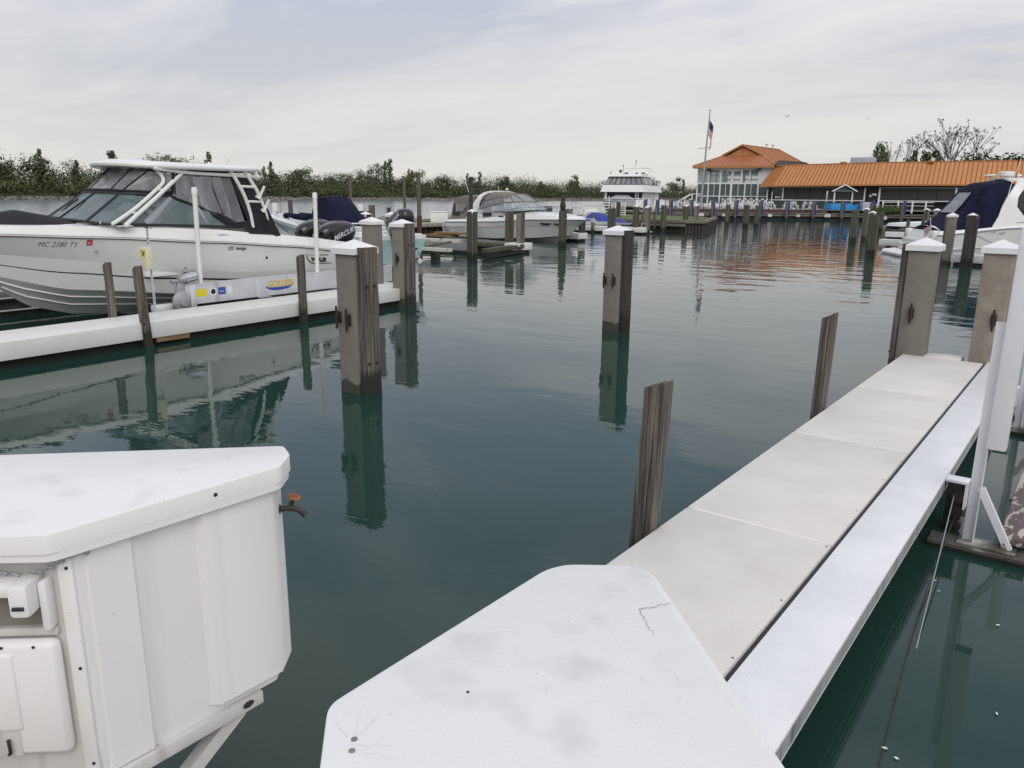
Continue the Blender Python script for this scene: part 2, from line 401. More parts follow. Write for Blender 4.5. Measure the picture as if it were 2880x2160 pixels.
def obj(name, mb, m, parent=None, label=None, angle=38, loc=None, rot=None, kind=None):
    ms = m if isinstance(m, (list, tuple)) else [m]
    me = mb.mesh(name, ms, angle) if isinstance(mb, MB) else mb
    o = bpy.data.objects.new(name, me)
    COL.objects.link(o)
    if parent: o.parent = parent
    if loc: o.location = loc
    if rot: o.rotation_euler = rot
    if label: o['label'] = label
    if kind: o['kind'] = kind
    return o
def tag(o, label, cat, group=None):
    o['label'] = label; o['category'] = cat
    if group: o['group'] = group
    return o
def thing(name, label, cat, loc=(0, 0, 0), rz=0.0, group=None):
    o = bpy.data.objects.new(name, None)
    COL.objects.link(o)
    o.empty_display_size = 0.2
    o.location = loc; o.rotation_euler = (0, 0, rz)
    return tag(o, label, cat, group)
def copy_tree(o, parent=None):
    c = o.copy(); COL.objects.link(c)
    if parent: c.parent = parent
    for ch in list(o.children): copy_tree(ch, c)
    return c
def struct(name, mb, m, parent=None, angle=38):
    o = obj(name, mb, m, parent, angle=angle); o['kind'] = 'structure'
    return o
def lerp(a, b, t): return a + (b - a) * t
def arc(pts, n=6):
    """Catmull-Rom through the points"""
    P = [Vector(p) for p in pts]; o = []
    for i in range(len(P) - 1):
        a = P[max(0, i - 1)]; b = P[i]; c = P[i + 1]; d = P[min(len(P) - 1, i + 2)]
        for j in range(n):
            t = j / n
            o.append(0.5 * ((2 * b) + (c - a) * t + (2 * a - 5 * b + 4 * c - d) * t * t + (3 * b - a - 3 * c + d) * t ** 3))
    o.append(P[-1]); return o
def text_geo(txt, size, shear=0.0, bold=0.0, align='LEFT', res=3):
    cu = bpy.data.curves.new('t', 'FONT')
    cu.body = txt; cu.size = size; cu.shear = shear; cu.offset = bold; cu.resolution_u = res; cu.align_x = align
    o = bpy.data.objects.new('t', cu); COL.objects.link(o)
    dg = bpy.context.evaluated_depsgraph_get()
    me = bpy.data.meshes.new_from_object(o.evaluated_get(dg))
    vs = [v.co.copy() for v in me.vertices]; fs = [list(p.vertices) for p in me.polygons]
    bpy.data.objects.remove(o); bpy.data.curves.remove(cu); bpy.data.meshes.remove(me)
    return vs, fs
def lettering(txt, size, fn, m, parent, shear=0.0, bold=0.0, align='LEFT', name='lettering', loc=None):
    """flat print: fn maps the text's (u, v) to a point of the surface it sits on"""
    vs, fs = text_geo(txt, size, shear, bold, align)
    mb = MB(); mb.add([fn(p.x, p.y) for p in vs], fs)
    return obj(name, mb, m, parent, angle=0)

# ================================================================ SETTING
def make_water():
    m = bpy.data.materials.new('harbour_water'); m.use_nodes = True
    t = m.node_tree; ns = t.nodes; ln = t.links.new
    b = ns['Principled BSDF']
    b.inputs['Roughness'].default_value = 0.02
    b.inputs['IOR'].default_value = 1.37
    ge = ns.new('ShaderNodeNewGeometry')
    sx = ns.new('ShaderNodeSeparateXYZ'); ln(ge.outputs['Position'], sx.inputs[0])
    def noise(scale, st, rot, det=2.0, dist=0.0):
        mp_ = ns.new('ShaderNodeMapping'); mp_.inputs['Scale'].default_value = st; mp_.inputs['Rotation'].default_value = (0, 0, R(rot))
        ln(ge.outputs['Position'], mp_.inputs[0])
        n = ns.new('ShaderNodeTexNoise'); n.inputs['Scale'].default_value = scale; n.inputs['Detail'].default_value = det; n.inputs['Distortion'].default_value = dist
        ln(mp_.outputs[0], n.inputs[0]); return n.outputs[0]
    def math_(op, a, c, d=None):
        n = ns.new('ShaderNodeMath'); n.operation = op
        for i, v in enumerate((a, c, d)):
            if v is None: continue
            if isinstance(v, (int, float)): n.inputs[i].default_value = v
            else: ln(v, n.inputs[i])
        return n.outputs[0]
    def rng(x, a, b_, c, d, smooth=True):
        n = ns.new('ShaderNodeMapRange'); n.interpolation_type = 'SMOOTHSTEP' if smooth else 'LINEAR'
        ln(x, n.inputs[0])
        for i, v in enumerate((a, b_, c, d)): n.inputs[i + 1].default_value = v
        return n.outputs[0]
    # long low swell of the basin, small ripples, wind ripples of the open river
    swell = noise(0.9, (0.55, 1.15, 1), -52, 1.5, 0.4)
    rip = noise(3.2, (0.5, 1.2, 1), -48, 2.0, 0.6)
    fine = noise(9.0, (0.6, 1.2, 1), -60, 2.0, 0.3)
    patch = rng(noise(0.12, (1, 1, 1), 20, 2.0), 0.40, 0.62, 0.25, 1.0)
    open_ = math_('MULTIPLY', rng(sx.outputs['Y'], 8, 34, 0.0, 1.0), 1.0)          # fetch grows towards the harbour mouth
    river = rng(sx.outputs['X'], -37, -46, 0.0, 1.0)
    a1 = math_('MULTIPLY_ADD', open_, 0.017, 0.008)
    a1 = math_('MULTIPLY_ADD', river, 0.004, a1)
    a2 = math_('MULTIPLY', math_('MULTIPLY_ADD', open_, 0.0050, 0.0022), patch)
    a2 = math_('MULTIPLY_ADD', river, 0.004, a2)
    a3 = math_('MULTIPLY', math_('MULTIPLY_ADD', open_, 0.0004, 0.0006), patch)
    a3 = math_('MULTIPLY_ADD', river, 0.0010, a3)
    h_ = math_('MULTIPLY', swell, a1)
    h_ = math_('MULTIPLY_ADD', rip, a2, h_)
    h_ = math_('MULTIPLY_ADD', fine, a3, h_)
    bp = ns.new('ShaderNodeBump'); bp.inputs['Distance'].default_value = 1.0; bp.inputs['Strength'].default_value = 1.0
    ln(h_, bp.inputs['Height']); ln(bp.outputs[0], b.inputs['Normal'])
    ln(rng(river, 0, 1, 0.02, 0.30), b.inputs['Roughness'])
    mx_ = ns.new('ShaderNodeMix'); mx_.data_type = 'RGBA'
    mx_.inputs[6].default_value = (0.014, 0.042, 0.034, 1); mx_.inputs[7].default_value = (0.040, 0.075, 0.078, 1)
    ln(river, mx_.inputs[0]); ln(mx_.outputs[2], b.inputs['Base Color'])
    return m
WATER = make_water()
mb = MB(); s_ = 4000
mb.add([(-s_, -s_, 0), (s_, -s_, 0), (s_, s_, 0), (-s_, s_, 0)], [(0, 1, 2, 3)])
struct('water', mb, WATER, angle=0)

RIVER = mat('river_water', (0.22, 0.24, 0.245), 0.16, ior=1.36, spec=0.5)
def CF(lat, F, z=0.0):
    """point given as metres to the right of and ahead of the view axis on the ground"""
    return Vector((lat * math.cos(AZ) - F * math.sin(AZ), lat * math.sin(AZ) + F * math.cos(AZ), z))

# the open river beyond the seawall is choppy: real wavelets, coarser with distance
rr_ = random.Random(12)
NR, NC = 640, 330
F_ = [44 * 1.0043 ** i for i in range(NR)]
ths = [math.tan(lerp(R(-42), R(24), j / NC)) for j in range(NC + 1)]
vs, idx, fs = [], {}, []
ph = [rr_.uniform(0, 6.28) for _ in range(6)]
for i, f in enumerate(F_):
    dr = f * 0.0043
    for j, t in enumerate(ths):
        p = CF(t * f, f)
        if p.x > -39.3: continue
        if rr_.random() < 0: continue
        amp = min(0.10, 0.028 * dr)
        env = 0.75 + 0.35 * math.sin(p.x * .05 + ph[0]) * math.sin(p.y * .037 + ph[1])
        idx[(i, j)] = len(vs); vs.append((p.x, p.y, 0.10 + amp * env * rr_.gauss(0, 1)))
for i in range(NR - 1):
    for j in range(NC):
        q = [idx.get(k_) for k_ in ((i, j), (i, j + 1), (i + 1, j + 1), (i + 1, j))]
        if None not in q: fs.append(q)
mb = MB(); mb.v = vs; mb.f = fs; mb.m = [0] * len(fs)
struct('river', mb, RIVER, angle=180)

# ---------------------------------------------------------------- far shore
SH = [(-420, -90), (-300, 30), (-141, 218), (-90, 282), (-27, 348), (37, 420), (143, 560), (330, 800)]
def shore(t):
    t = max(0.0, min(len(SH) - 1.001, t)); i = int(t); f = t - i
    return lerp(SH[i][0], SH[i + 1][0], f), lerp(SH[i][1], SH[i + 1][1], f)
def bank_pt(t, d):
    """a point d metres inland of the far waterline"""
    x, y = shore(t); x2, y2 = shore(t + 0.02); x1, y1 = shore(t - 0.02)
    dx_, dy_ = x2 - x1, y2 - y1; l = math.hypot(dx_, dy_)
    return x - dy_ / l * d, y + dx_ / l * d
def bank_z(t, d):
    k = max(0.0, min(1.0, d / 9.0)); hill = 3.6 * math.exp(-((t - 3.75) / 0.45) ** 2) * max(0, min(1, (d - 10) / 25))
    return -0.6 + 2.6 * k ** 0.7 + 2.6 * max(0, min(1, (d - 9) / 30)) + hill
rows = []
for d in (-4, 0, 2, 5, 9, 16, 26, 40, 70, 160):
    rows.append([CF(*bank_pt(k * 7 / 90, d), bank_z(k * 7 / 90, d) if d > -3 else -2) for k in range(91)])
mb = MB(); mb.loft(rows, closed=False)
struct('far_bank', mb, SOIL)
def rockmesh(seed, n=7):
    r_ = random.Random(seed); bm = bmesh.new()
    bmesh.ops.create_icosphere(bm, subdivisions=1, radius=1.0)
    for v in bm.verts: v.co *= r_.uniform(0.65, 1.15)
    vs = [v.co.copy() for v in bm.verts]; bm.verts.index_update(); fs = [[v.index for v in f.verts] for f in bm.faces]; bm.free()
    return vs, fs
RK = [rockmesh(i) for i in range(5)]
mb = MB()
for k in range(2600):
    t = rnd.uniform(1.3, 6.4); d = rnd.uniform(-0.6, 4.4); q = CF(*bank_pt(t, d), bank_z(t, d))
    s_ = rnd.uniform(0.35, 0.85); vs, fs = RK[k % 5]
    M_ = Matrix.Translation(q) @ Matrix.Rotation(rnd.uniform(0, 6.3), 4, 'Z') @ Matrix.Diagonal((s_ * 1.3, s_, s_ * 0.75, 1))
    mb.add([M_ @ v for v in vs], fs)
o = obj('riprap', mb, ROCK, angle=0); o['kind'] = 'stuff'; tag(o, 'grey boulders lining the far river bank', 'rocks')

def leafcloud(mb, c, rad, n, s, r_, flat=0.75, kmax=1, hollow=0.55):
    """leaf-sized quads spread through an ellipsoid, denser near its skin"""
    for _ in range(n):
        while True:
            p = Vector((r_.uniform(-1, 1), r_.uniform(-1, 1), r_.uniform(-1, 1)))
            if hollow < p.length <= 1: break
        q = Vector((c[0] + p.x * rad[0], c[1] + p.y * rad[1], c[2] + p.z * rad[2]))
        nrm = (p + Vector((r_.uniform(-.8, .8), r_.uniform(-.8, .8), r_.uniform(-.3, 1.0)))).normalized()
        a = nrm.orthogonal().normalized(); b_ = nrm.cross(a)
        th = r_.uniform(0, 6.28); a, b_ = a * math.cos(th) + b_ * math.sin(th), b_ * math.cos(th) - a * math.sin(th)
        sa = s * r_.uniform(0.6, 1.25); sb = sa * r_.uniform(0.45, 0.9)
        mb.add([q - a * sa, q - b_ * sb, q + a * sa, q + b_ * sb], [(0, 1, 2, 3)], r_.randrange(kmax))
        if not hasattr(mb, 'n'): mb.n = []
        sn = (p + nrm * .28 + Vector((0, 0, .5))).normalized()
        mb.n += [sn] * 4
def crown_mesh(seed, kind):
    r_ = random.Random(seed); mb = MB()
    if kind == 'round':       # h = 1, several lobes
        for i in range(9):
            a = r_.uniform(0, 6.28); d = r_.uniform(0.05, 0.30); z = r_.uniform(0.30, 0.86)
            rr = r_.uniform(0.13, 0.22) * (1.15 - 0.5 * z)
            leafcloud(mb, (math.cos(a) * d, math.sin(a) * d, z), (rr * 1.2, rr * 1.2, rr), 75, 0.030, r_, hollow=.35)
    elif kind == 'tall':
        for i in range(10):
            a = r_.uniform(0, 6.28); z = 0.25 + 0.075 * i; d = r_.uniform(0.0, 0.13) * (1.2 - z); rr = r_.uniform(0.07, 0.13) * (1.25 - 0.6 * z)
            leafcloud(mb, (math.cos(a) * d, math.sin(a) * d, z), (rr, rr, rr * 1.2), 55, 0.026, r_, hollow=.3)
    else:                      # sparse spring crown
        for i in range(16):
            a = r_.uniform(0, 6.28); d = r_.uniform(0.08, 0.36); z = r_.uniform(0.42, 0.95)
            rr = r_.uniform(0.06, 0.11)
            leafcloud(mb, (math.cos(a) * d, math.sin(a) * d, z), (rr * 1.3, rr * 1.3, rr), 20, 0.020, r_, hollow=.2)
    return mb
def trunk_mesh(seed, kind):
    r_ = random.Random(seed); mb = MB()
    mb.tube([(0, 0, -0.03), (0.01, 0, 0.25), (0.0, 0.02, 0.55), (0.02, 0, 0.85)], [0.022, 0.017, 0.011, 0.004], 6)
    for i in range(7 if kind != 'sparse' else 14):
        a = r_.uniform(0, 6.28); z = r_.uniform(0.2, 0.6); d = r_.uniform(0.15, 0.33)
        if kind == 'tall': d *= 0.45
        mb.tube([(0, 0, z), (math.cos(a) * d * .5, math.sin(a) * d * .5, z + .12), (math.cos(a) * d, math.sin(a) * d, z + .30)], [0.009, 0.006, 0.002], 4)
    return mb
CROWNS = {k: [crown_mesh(i * 3 + j, k).mesh(k + '_crown', [LEAF[0]], 0) for i in range(3)] for j, k in enumerate(('round', 'tall', 'sparse'))}
TRUNKS = {k: trunk_mesh(5, k).mesh(k + '_trunk', [BARK]) for k in ('round', 'tall', 'sparse')}
def tree(kind, loc, h, w, leafm, label, group=None, name=None, i=0, rz=None):
    t = thing(name or {'round': 'bushy_tree', 'tall': 'slender_tree', 'sparse': 'sparse_tree'}[kind], label, 'tree', loc, rnd.uniform(0, 6.28) if rz is None else rz, group)
    t.scale = (w, w, h)
    a = obj('crown', CROWNS[kind][i % 3], LEAF[0], t)
    if a.material_slots:
        a.material_slots[0].link = 'OBJECT'; a.material_slots[0].material = leafm
    obj('trunk', TRUNKS[kind], BARK, t)
    return t
# undergrowth: the bank's scrub that reads as one mass
BUSHN = [MB() for _ in LEAF]
for k in range(1500):
    t = rnd.uniform(0.9, 6.5); d = rnd.choice((rnd.uniform(5, 12), rnd.uniform(8, 26), rnd.uniform(14, 45)))
    x, y = bank_pt(t, d); q = CF(x, y, bank_z(t, d))
    hgt = rnd.uniform(2.4, 4.4) * (0.85 if d < 9 else 1.2) * (1.5 if t < 2.5 else 1.45 if t > 4.3 else 1.1)
    hgt *= 0.95 + .30 * math.sin(t * 9.1) * math.sin(t * 23.7 + 1) + .16 * math.sin(t * 61)
    if 3.3 < t < 4.1: hgt *= 0.8
    wd = hgt * rnd.uniform(0.8, 1.4)
    mbk = BUSHN[rnd.choices(range(5), (5, 4, 4, 2, 1))[0]]
    leafcloud(mbk, (q.x, q.y, q.z + hgt * 0.42), (wd, wd, hgt * 0.62), 84, 0.33, rnd, hollow=.3)
    leafcloud(mbk, (q.x + rnd.uniform(-1, 1), q.y + rnd.uniform(-1, 1), q.z + hgt * 0.85), (wd * .55, wd * .55, hgt * 0.35), 34, 0.25, rnd, hollow=.2)
for i, b_ in enumerate(BUSHN):
    o = obj('scrub', b_, LEAF[i], angle=0); o['kind'] = 'stuff'
    tag(o, ['dark green', 'mid green', 'grey green', 'light yellow green', 'brownish'][i] + ' scrub covering the far river bank', 'bushes')
# trees one can tell apart on the skyline: (pixel column is only a note; place = shore parameter), height, kind, leaf
def shore_t_at(px):
    k = (px - 1440) / 2227.0
    best = min((abs(bank_pt(i / 100, 16)[0] - k * bank_pt(i / 100, 16)[1]), i / 100) for i in range(100, 650) if bank_pt(i / 100, 16)[1] > 20)
    return best[1]
TR = [(-40, 434, 'round', 0), (20, 438, 'round', 0), (62, 452, 'round', 2), (105, 448, 'round', 0), (140, 420, 'tall', 0), (158, 440, 'round', 0), (206, 452, 'tall', 0), (226, 456, 'sparse', 2), (262, 453, 'sparse', 4), (292, 470, 'round', 0),
      (345, 426, 'tall', 0), (368, 428, 'tall', 0), (405, 437, 'sparse', 2), (455, 440, 'sparse', 2), (520, 438, 'round', 1), (572, 430, 'tall', 1), (560, 444, 'sparse', 3), (640, 462, 'round', 0),
      (742, 474, 'round', 1), (778, 456, 'tall', 0), (795, 470, 'tall', 0), (822, 466, 'round', 0), (862, 478, 'round', 3), (905, 480, 'round', 3), (932, 492, 'sparse', 1), (955, 494, 'sparse', 2), (1010, 496, 'sparse', 0),
      (1078, 449, 'tall', 0), (1100, 455, 'tall', 0), (1112, 462, 'round', 0), (1142, 474, 'round', 1), (1176, 480, 'tall', 0), (1204, 477, 'tall', 2), (1236, 492, 'round', 2), (1258, 490, 'sparse', 2), (1292, 500, 'round', 1), (1330, 484, 'tall', 0),
      (1352, 500, 'round', 0), (1366, 489, 'tall', 0), (1392, 495, 'round', 0), (1430, 496, 'round', 0), (1468, 508, 'round', 3), (1500, 510, 'round', 1), (1540, 512, 'round', 1), (1574, 510, 'tall', 1), (1600, 500, 'tall', 0), (1630, 494, 'round', 1), (1664, 506, 'round', 1), (1690, 505, 'round', 0),
      (1862, 516, 'round', 3), (1882, 504, 'round', 1), (1902, 505, 'tall', 1), (1916, 500, 'round', 0), (1934, 512, 'round', 1), (1952, 516, 'round', 0)]
LADJ = ['dark green', 'fresh green', 'grey green', 'yellow green', 'brownish bare']
KIND = {'round': 'bushy', 'tall': 'slender', 'sparse': 'thin'}
SEEN_ = {}
def AREA_(px): return sum(px >= l_ for l_ in (215, 335, 640, 960, 1130, 1345, 1750))
for i, (px, py, kd, lf) in enumerate(TR):
    t = shore_t_at(px); d = 12 + 9 * ((i * 7) % 3); x, y = bank_pt(t, d); z = bank_z(t, d)
    x, y = bank_pt(t, d)
    hor = 549 + 0.0087 * (px - 1440)
    ztop = 2.6 + (hor - py) / 2227.0 * y
    h_ = max(4.0, (ztop - z)) * (1.05 if kd != 'tall' else 1.0)
    w_ = h_ * {'round': 1.15, 'tall': 0.95, 'sparse': 1.0}[kd]
    area = next(n_ for lim, n_ in ((215, 'beyond the motorboat bow'), (335, 'just left of the hardtop'), (640, 'above the hardtop'), (960, 'right of the hardtop'), (1130, 'behind the tall poles'), (1345, 'left of the cruiser arch'), (1750, 'between cruiser and yacht'), (9999, 'right of the yacht')) if px < lim)
    key_ = (area, lf, kd); SEEN_[key_] = SEEN_.get(key_, 0) + 1
    same_ = sum(1 for p2, _, k2, l2 in TR if k2 == kd and l2 == lf and AREA_(p2) == AREA_(px))
    ord_ = '' if same_ == 1 else ', ' + ('first', 'second', 'third', 'fourth', 'fifth', 'sixth')[SEEN_[key_] - 1] + ' from left'
    lab = LADJ[lf] + ' ' + KIND[kd] + ' tree on far bank ' + area + ord_
    tree(kd, CF(x, y, z), h_, w_, LEAF[lf], lab, 'trees on the far river bank', i=i)

# ---------------------------------------------------------------- seawalls of the basin
def sheetpile(mb, a, b, z0, z1, depth=0.18, pitch=0.55):
    a, b = Vector(a), Vector(b); d = (b - a); l = d.length; d.normalize(); nrm = Vector((d.y, -d.x, 0))
    n = max(2, int(l / pitch)); line = []
    for i in range(n + 1):
        for f, o_ in ((0.0, 0), (0.30, 0), (0.42, 1), (0.88, 1)):
            s_ = (i + f) * l / (n + 1); line.append(a + d * s_ + nrm * (depth * o_))
    line.append(b)
    mb.loft([[(p.x, p.y, z0) for p in line], [(p.x, p.y, z1) for p in line]], closed=False)
w = thing('seawall', 'low seawall of dark steel sheets with concrete cap and grass behind it', 'seawall', (0, 0, 0))
mb = MB(); sheetpile(mb, (-34.2, 50, 0), (-34.2, -30, 0), -1.2, 0.62); obj('sheet_piling', mb, PILING, w, angle=0)
mb = MB(); mb.box(-35.2, -34.0, -30, 50, 0.62, 0.86, 0.03); obj('cap', mb, CAPC, w)
mb = MB(); mb.box(-38.6, -35.2, -30, 50, -1.2, 0.93); obj('grass_strip', mb, GRASS, w)
mb = MB(); mb.box(-39.4, -38.6, -30, 50, -1.2, 0.8); obj('river_edge', mb, CAPC, w)
# rocks and tufts on the strip, seen past the boats
for (x, y, s_) in ((-36.6, 34.4, .42), (-37.4, 23.2, .3), (-36.9, 41, .35)):
    vs, fs = RK[1]; mb = MB(); mb.add([(v.x * s_ * 1.3 , v.y * s_, v.z * s_ * .8) for v in vs], fs)
    tag(obj('boulder', mb, ROCK, loc=(x, y, 0.98), angle=0), 'grey boulder lying on the grass behind the seawall', 'boulder', 'boulders on the seawall grass')
# head of the basin arm in front of the boardwalk
w = thing('basin_wall', 'timber capped basin wall with dark steel corner and mossy top below the boardwalk', 'seawall', (0, 0, 0))
A_, B_, C_, D_, E_ = (-40, 57.4), (-25.9, 55.6), (-24.9, 56.4), (-29.4, 69.2), (-44, 74)
mb = MB(); mb.prism([A_, B_, C_, D_, E_], -1.2, 0.66); obj('fill', mb, PILING, w)
mb = MB(); sheetpile(mb, (-27.2, 55.72, 0), (-25.85, 55.55, 0), -1.2, 0.62, 0.08, .32); sheetpile(mb, (-25.85, 55.55, 0), (-24.85, 56.4, 0), -1.2, 0.62, 0.08, .32); sheetpile(mb, (-24.85, 56.4, 0), (-29.3, 69.2, 0), -1.2, 0.62, 0.1, .4); obj('sheet_piling', mb, PILING, w, angle=0)
mb = MB(); mb.beam((-40, 57.2, .74), (-25.9, 55.45, .74), .32, .2); mb.beam((-25.95, 55.42, .741), (-24.8, 56.38, .741), .32, .2); mb.beam((-24.8, 56.38, .742), (-29.4, 69.3, .742), .32, .2); obj('timber_cap', mb, PLANK, w)
mb = MB(); mb.beam((-40, 57.1, .48), (-25.9, 55.36, .48), .14, .2); obj('waler', mb, PLANK, w)
mb = MB(); mb.prism([(-40, 57.7), (-26.3, 56.0), (-25.4, 56.7), (-29.8, 68.8), (-44, 73.6)], 0.66, 0.79); obj('grass_strip', mb, GRASS, w)

# near seawall below the camera (outside the frame, carries the dock boxes and the finger dock)
w = thing('near_seawall', 'concrete capped seawall the dock boxes stand on', 'seawall', (0, 0, 0))
mb = MB(); mb.box(-30, 14, -3, 0.62, 0.55, 0.78, 0.02); obj('cap', mb, CAPC, w)
mb = MB(); mb.box(-30, 14, -3, 0.56, -1.5, 0.55); obj('wall_face', mb, PILING, w)

# ================================================================ FOREGROUND: docks, piles, boxes, lifts
def cleat_mb(L_=0.30):
    """rusty dock cleat: two feet on a base plate and a tapered horn bar; stands out along -Y, bar along Z"""
    mb = MB()
    mb.box(-0.035, 0.035, -0.016, 0, -0.075, 0.075, 0.008)
    for s_ in (-1, 1):
        mb.tube([(0, -0.01, 0.045 * s_), (0, -0.05, 0.04 * s_)], 0.018, 6)
    mb.tube([(0, -0.062, -L_ / 2), (0, -0.058, -L_ / 4), (0, -0.055, 0), (0, -0.058, L_ / 4), (0, -0.062, L_ / 2)], [0.013, 0.021, 0.024, 0.021, 0.013], 7)
    return mb
CLEAT = cleat_mb().mesh('cleat', [RUSTIRON])
BOLT = MB().lathe([(0.0, 0), (0.02, 0), (0.02, 0.010), (0.012, 0.016), (0.012, 0.026), (0, 0.026)], 8).mesh('bolt', [IRON])
def cap_mesh(w, d, notch=None):
    """pyramid cap with a skirt; notch = ('+x', depth) leaves the skirt open where the timber stands"""
    mb = MB(); a, b = w / 2, d / 2; t = 0.02
    rings = [[(-a, -b, -0.075), (a, -b, -0.075), (a, b, -0.075), (-a, b, -0.075)], [(-a, -b, 0), (a, -b, 0), (a, b, 0), (-a, b, 0)],
             [(-a * .93, -b * .93, 0.012), (a * .93, -b * .93, 0.012), (a * .93, b * .93, 0.012), (-a * .93, b * .93, 0.012)], [(-.004, -.004, 0.105), (.004, -.004, 0.105), (.004, .004, 0.105), (-.004, .004, 0.105)]]
    mb.loft(rings); return mb.mesh('cap', [CAPW], 20)
FACE = {'-y': (0, 0), '+x': (1, R(90)), '+y': (2, R(180)), '-x': (3, R(-90))}
def plank_mesh(w, t, z0, z1, seed, chamf=0.0):
    """weathered upright plank standing on the -Y face: slightly warped, checked edges"""
    r_ = random.Random(seed); mb = MB(); rings = []; n = 9
    for i in range(n + 1):
        z = lerp(z0, z1, i / n); j = lambda s_=0.006: r_.uniform(-s_, s_)
        a = w / 2
        if i == n and chamf: z1a, z1b = z, z - chamf
        else: z1a = z1b = z
        rings.append([(-a + j(), 0, z1b), (-a + j() , -t + j(.003), z1b), (-a * .33 + j(.003), -t - j(.002), lerp(z1b, z1a, .33)), (-a * .30 + j(.002), -t + 0.006 + j(.003), lerp(z1b, z1a, .36)), (a * .35, -t + j(.003), lerp(z1b, z1a, .7)), (a + j(), -t + j(.003), z1a), (a + j(), 0, z1a)])
    mb.loft(rings); return mb
PILES = {}
def pile(name_lab, X, Y, top=1.92, w=0.36, planks=('+x',), cap=True, cleats=(), conc=CONC, pm=None, group='capped dock piles', pw=0.29, pt=0.09, extra=None, nm=None, capm=None, ztop_plank=None):
    t = thing(nm or ('capped_pile' if cap else 'timber_pile'), name_lab, 'pile', (X, Y, 0), 0, group)
    if math.hypot(X, Y) > 22: t.scale = (.76, .76, 1)
    if conc is not None:
        mb = MB(); mb.box(-w / 2, w / 2, -w / 2, w / 2, -2.0, top - 0.07, 0.018)
        obj('column', mb, conc, t)
    for i, fc in enumerate(planks):
        pmat = pm or WOOD
        mb = plank_mesh(pw, pt, -1.5, (top + 0.012 if ztop_plank is None else ztop_plank) - 0.004 * i, hash((round(X * 7), round(Y * 7), i)) & 0xffff)
        o = obj('timber', mb, pmat, t, rot=(0, 0, FACE[fc][1]))
        a = FACE[fc][1] - math.pi / 2; off = w / 2 + 0.002 if conc is not None else 0.02
        o.location = (math.cos(a) * off, math.sin(a) * off, 0)
        for bz in (top - 0.48, 0.42):
            for bx in (-0.06, 0.07):
                bo = obj('bolt', BOLT, IRON, o, loc=(bx, -pt + 0.001, bz), rot=(R(90), 0, 0))
    if cap:
        o = obj('cap', cap_mesh(w + 0.075, w + 0.075), capm or CAPW, t, loc=(0, 0, top))
    for fc, off, z in cleats:
        a = FACE[fc][1] - math.pi / 2
        ca, sa = math.cos(a), math.sin(a)
        o = obj('cleat', CLEAT, RUSTIRON, t, rot=(0, 0, FACE[fc][1]), loc=(ca * (w / 2) - sa * off, sa * (w / 2) + ca * off, z))
    return t
G_ = 'capped concrete and timber dock piles'
# the two big mooring piles standing free in the water
pile('near mooring pile in open water, white cap, concrete face beside weathered timber, two cleats', -7.80, 6.80, 1.92, .36, ('+x',), cleats=(('-y', -.13, 1.02), ('-y', .06, 1.0), ('+y', .1, 1.02)), pm=WOOD, group=G_)
pile('middle mooring pile standing alone in the water with white cap and two black cleats', -7.60, 13.28, 1.95, .36, ('+x',), cleats=(('-y', -.14, 1.0), ('-y', .06, 1.0)), pm=WOOD_D, group=G_)
# end of the left finger dock
pile('capped pile at the outer corner of the left white finger dock, one cleat on it', -13.27, 13.05, 1.93, .36, ('+x',), cleats=(('-y', .02, 1.12),), group=G_)
pile('wide concrete pile pair standing on the far corner of the left white finger dock', -14.47, 13.20, 1.95, .36, (), group=G_)
pile('capped pile with the number 12 on its dark timber behind the left finger dock', -20.1, 19.25, 1.90, .36, ('+x',), group=G_)
n12 = bpy.data.objects[[o.name for o in bpy.data.objects if o.get('label', '').startswith('capped pile with the number 12')][0]]
o_ = obj('number_plate', MB().box(0.272, 0.280, -0.10, 0.06, 1.80, 2.0), INK, n12)
lettering('12', 0.15, lambda u, v: (0.283, u - 0.085, v + 1.85), CAPW, o_, bold=0.004)
pile('dark capped pile behind the covered boat, left of the number 12 pile', -20.85, 18.75, 1.90, .36, ('-y', '+x'), pm=WOOD_D, group=G_)
# row of pile ends along the far side of the basin
pile('capped timber pile in the slip left of the cruiser, in front of its stern quarter', -20.95, 24.60, 1.93, .34, ('-y', '+x'), pm=WOOD_G, cleats=(('+x', .08, 1.1),), group=G_)
pile('flat topped dark timber pile before the cruiser hull, without a cap', -22.45, 29.05, 1.84, .30, ('-y', '+x'), cap=False, pm=WOOD_G, group=G_)
pile('flat topped concrete pile with a timber edge beside the dark pile at the cruiser', -21.60, 28.75, 1.86, .34, ('+x',), cap=False, group=G_)
pile('timber pile with a plastic owl on top, in front of the cruiser bow', -23.15, 34.55, 1.82, .34, ('-y', '+x'), cap=False, pm=WOOD_G, group=G_)
pile('timber pile under the cruiser bow at the white dock end', -24.9, 39.2, 1.15, .34, ('-y', '+x'), cap=False, pm=WOOD_D, group=G_)
pile('tall green stained timber pile left of the middle mooring pile', -26.35, 45.1, 1.80, .42, ('-y', '+x'), cap=False, pm=WOOD_G, group=G_, pw=.4)
pile('left one of the twin capped piles beside the blue covered boat', -26.70, 49.05, 1.90, .36, ('-y', '+x'), pm=WOOD_G, group=G_)
pile('right one of the twin capped piles beside the blue covered boat', -26.05, 49.55, 1.88, .34, ('+x',), group=G_)
pile('flat topped timber pile standing before the white chairs', -27.45, 54.75, 1.96, .38, ('-y', '+x'), cap=False, pm=WOOD_G, group=G_)
pile('capped timber pile left of the flagpole before the steel wall corner', -27.65, 59.05, 1.86, .38, ('-y', '+x'), pm=WOOD_G, group=G_)
pile('concrete pile with a white cap just behind the capped pile left of the flagpole', -27.20, 60.1, 1.92, .34, ('+x',), group=G_)
G2 = 'free standing timber piles before the boardwalk'
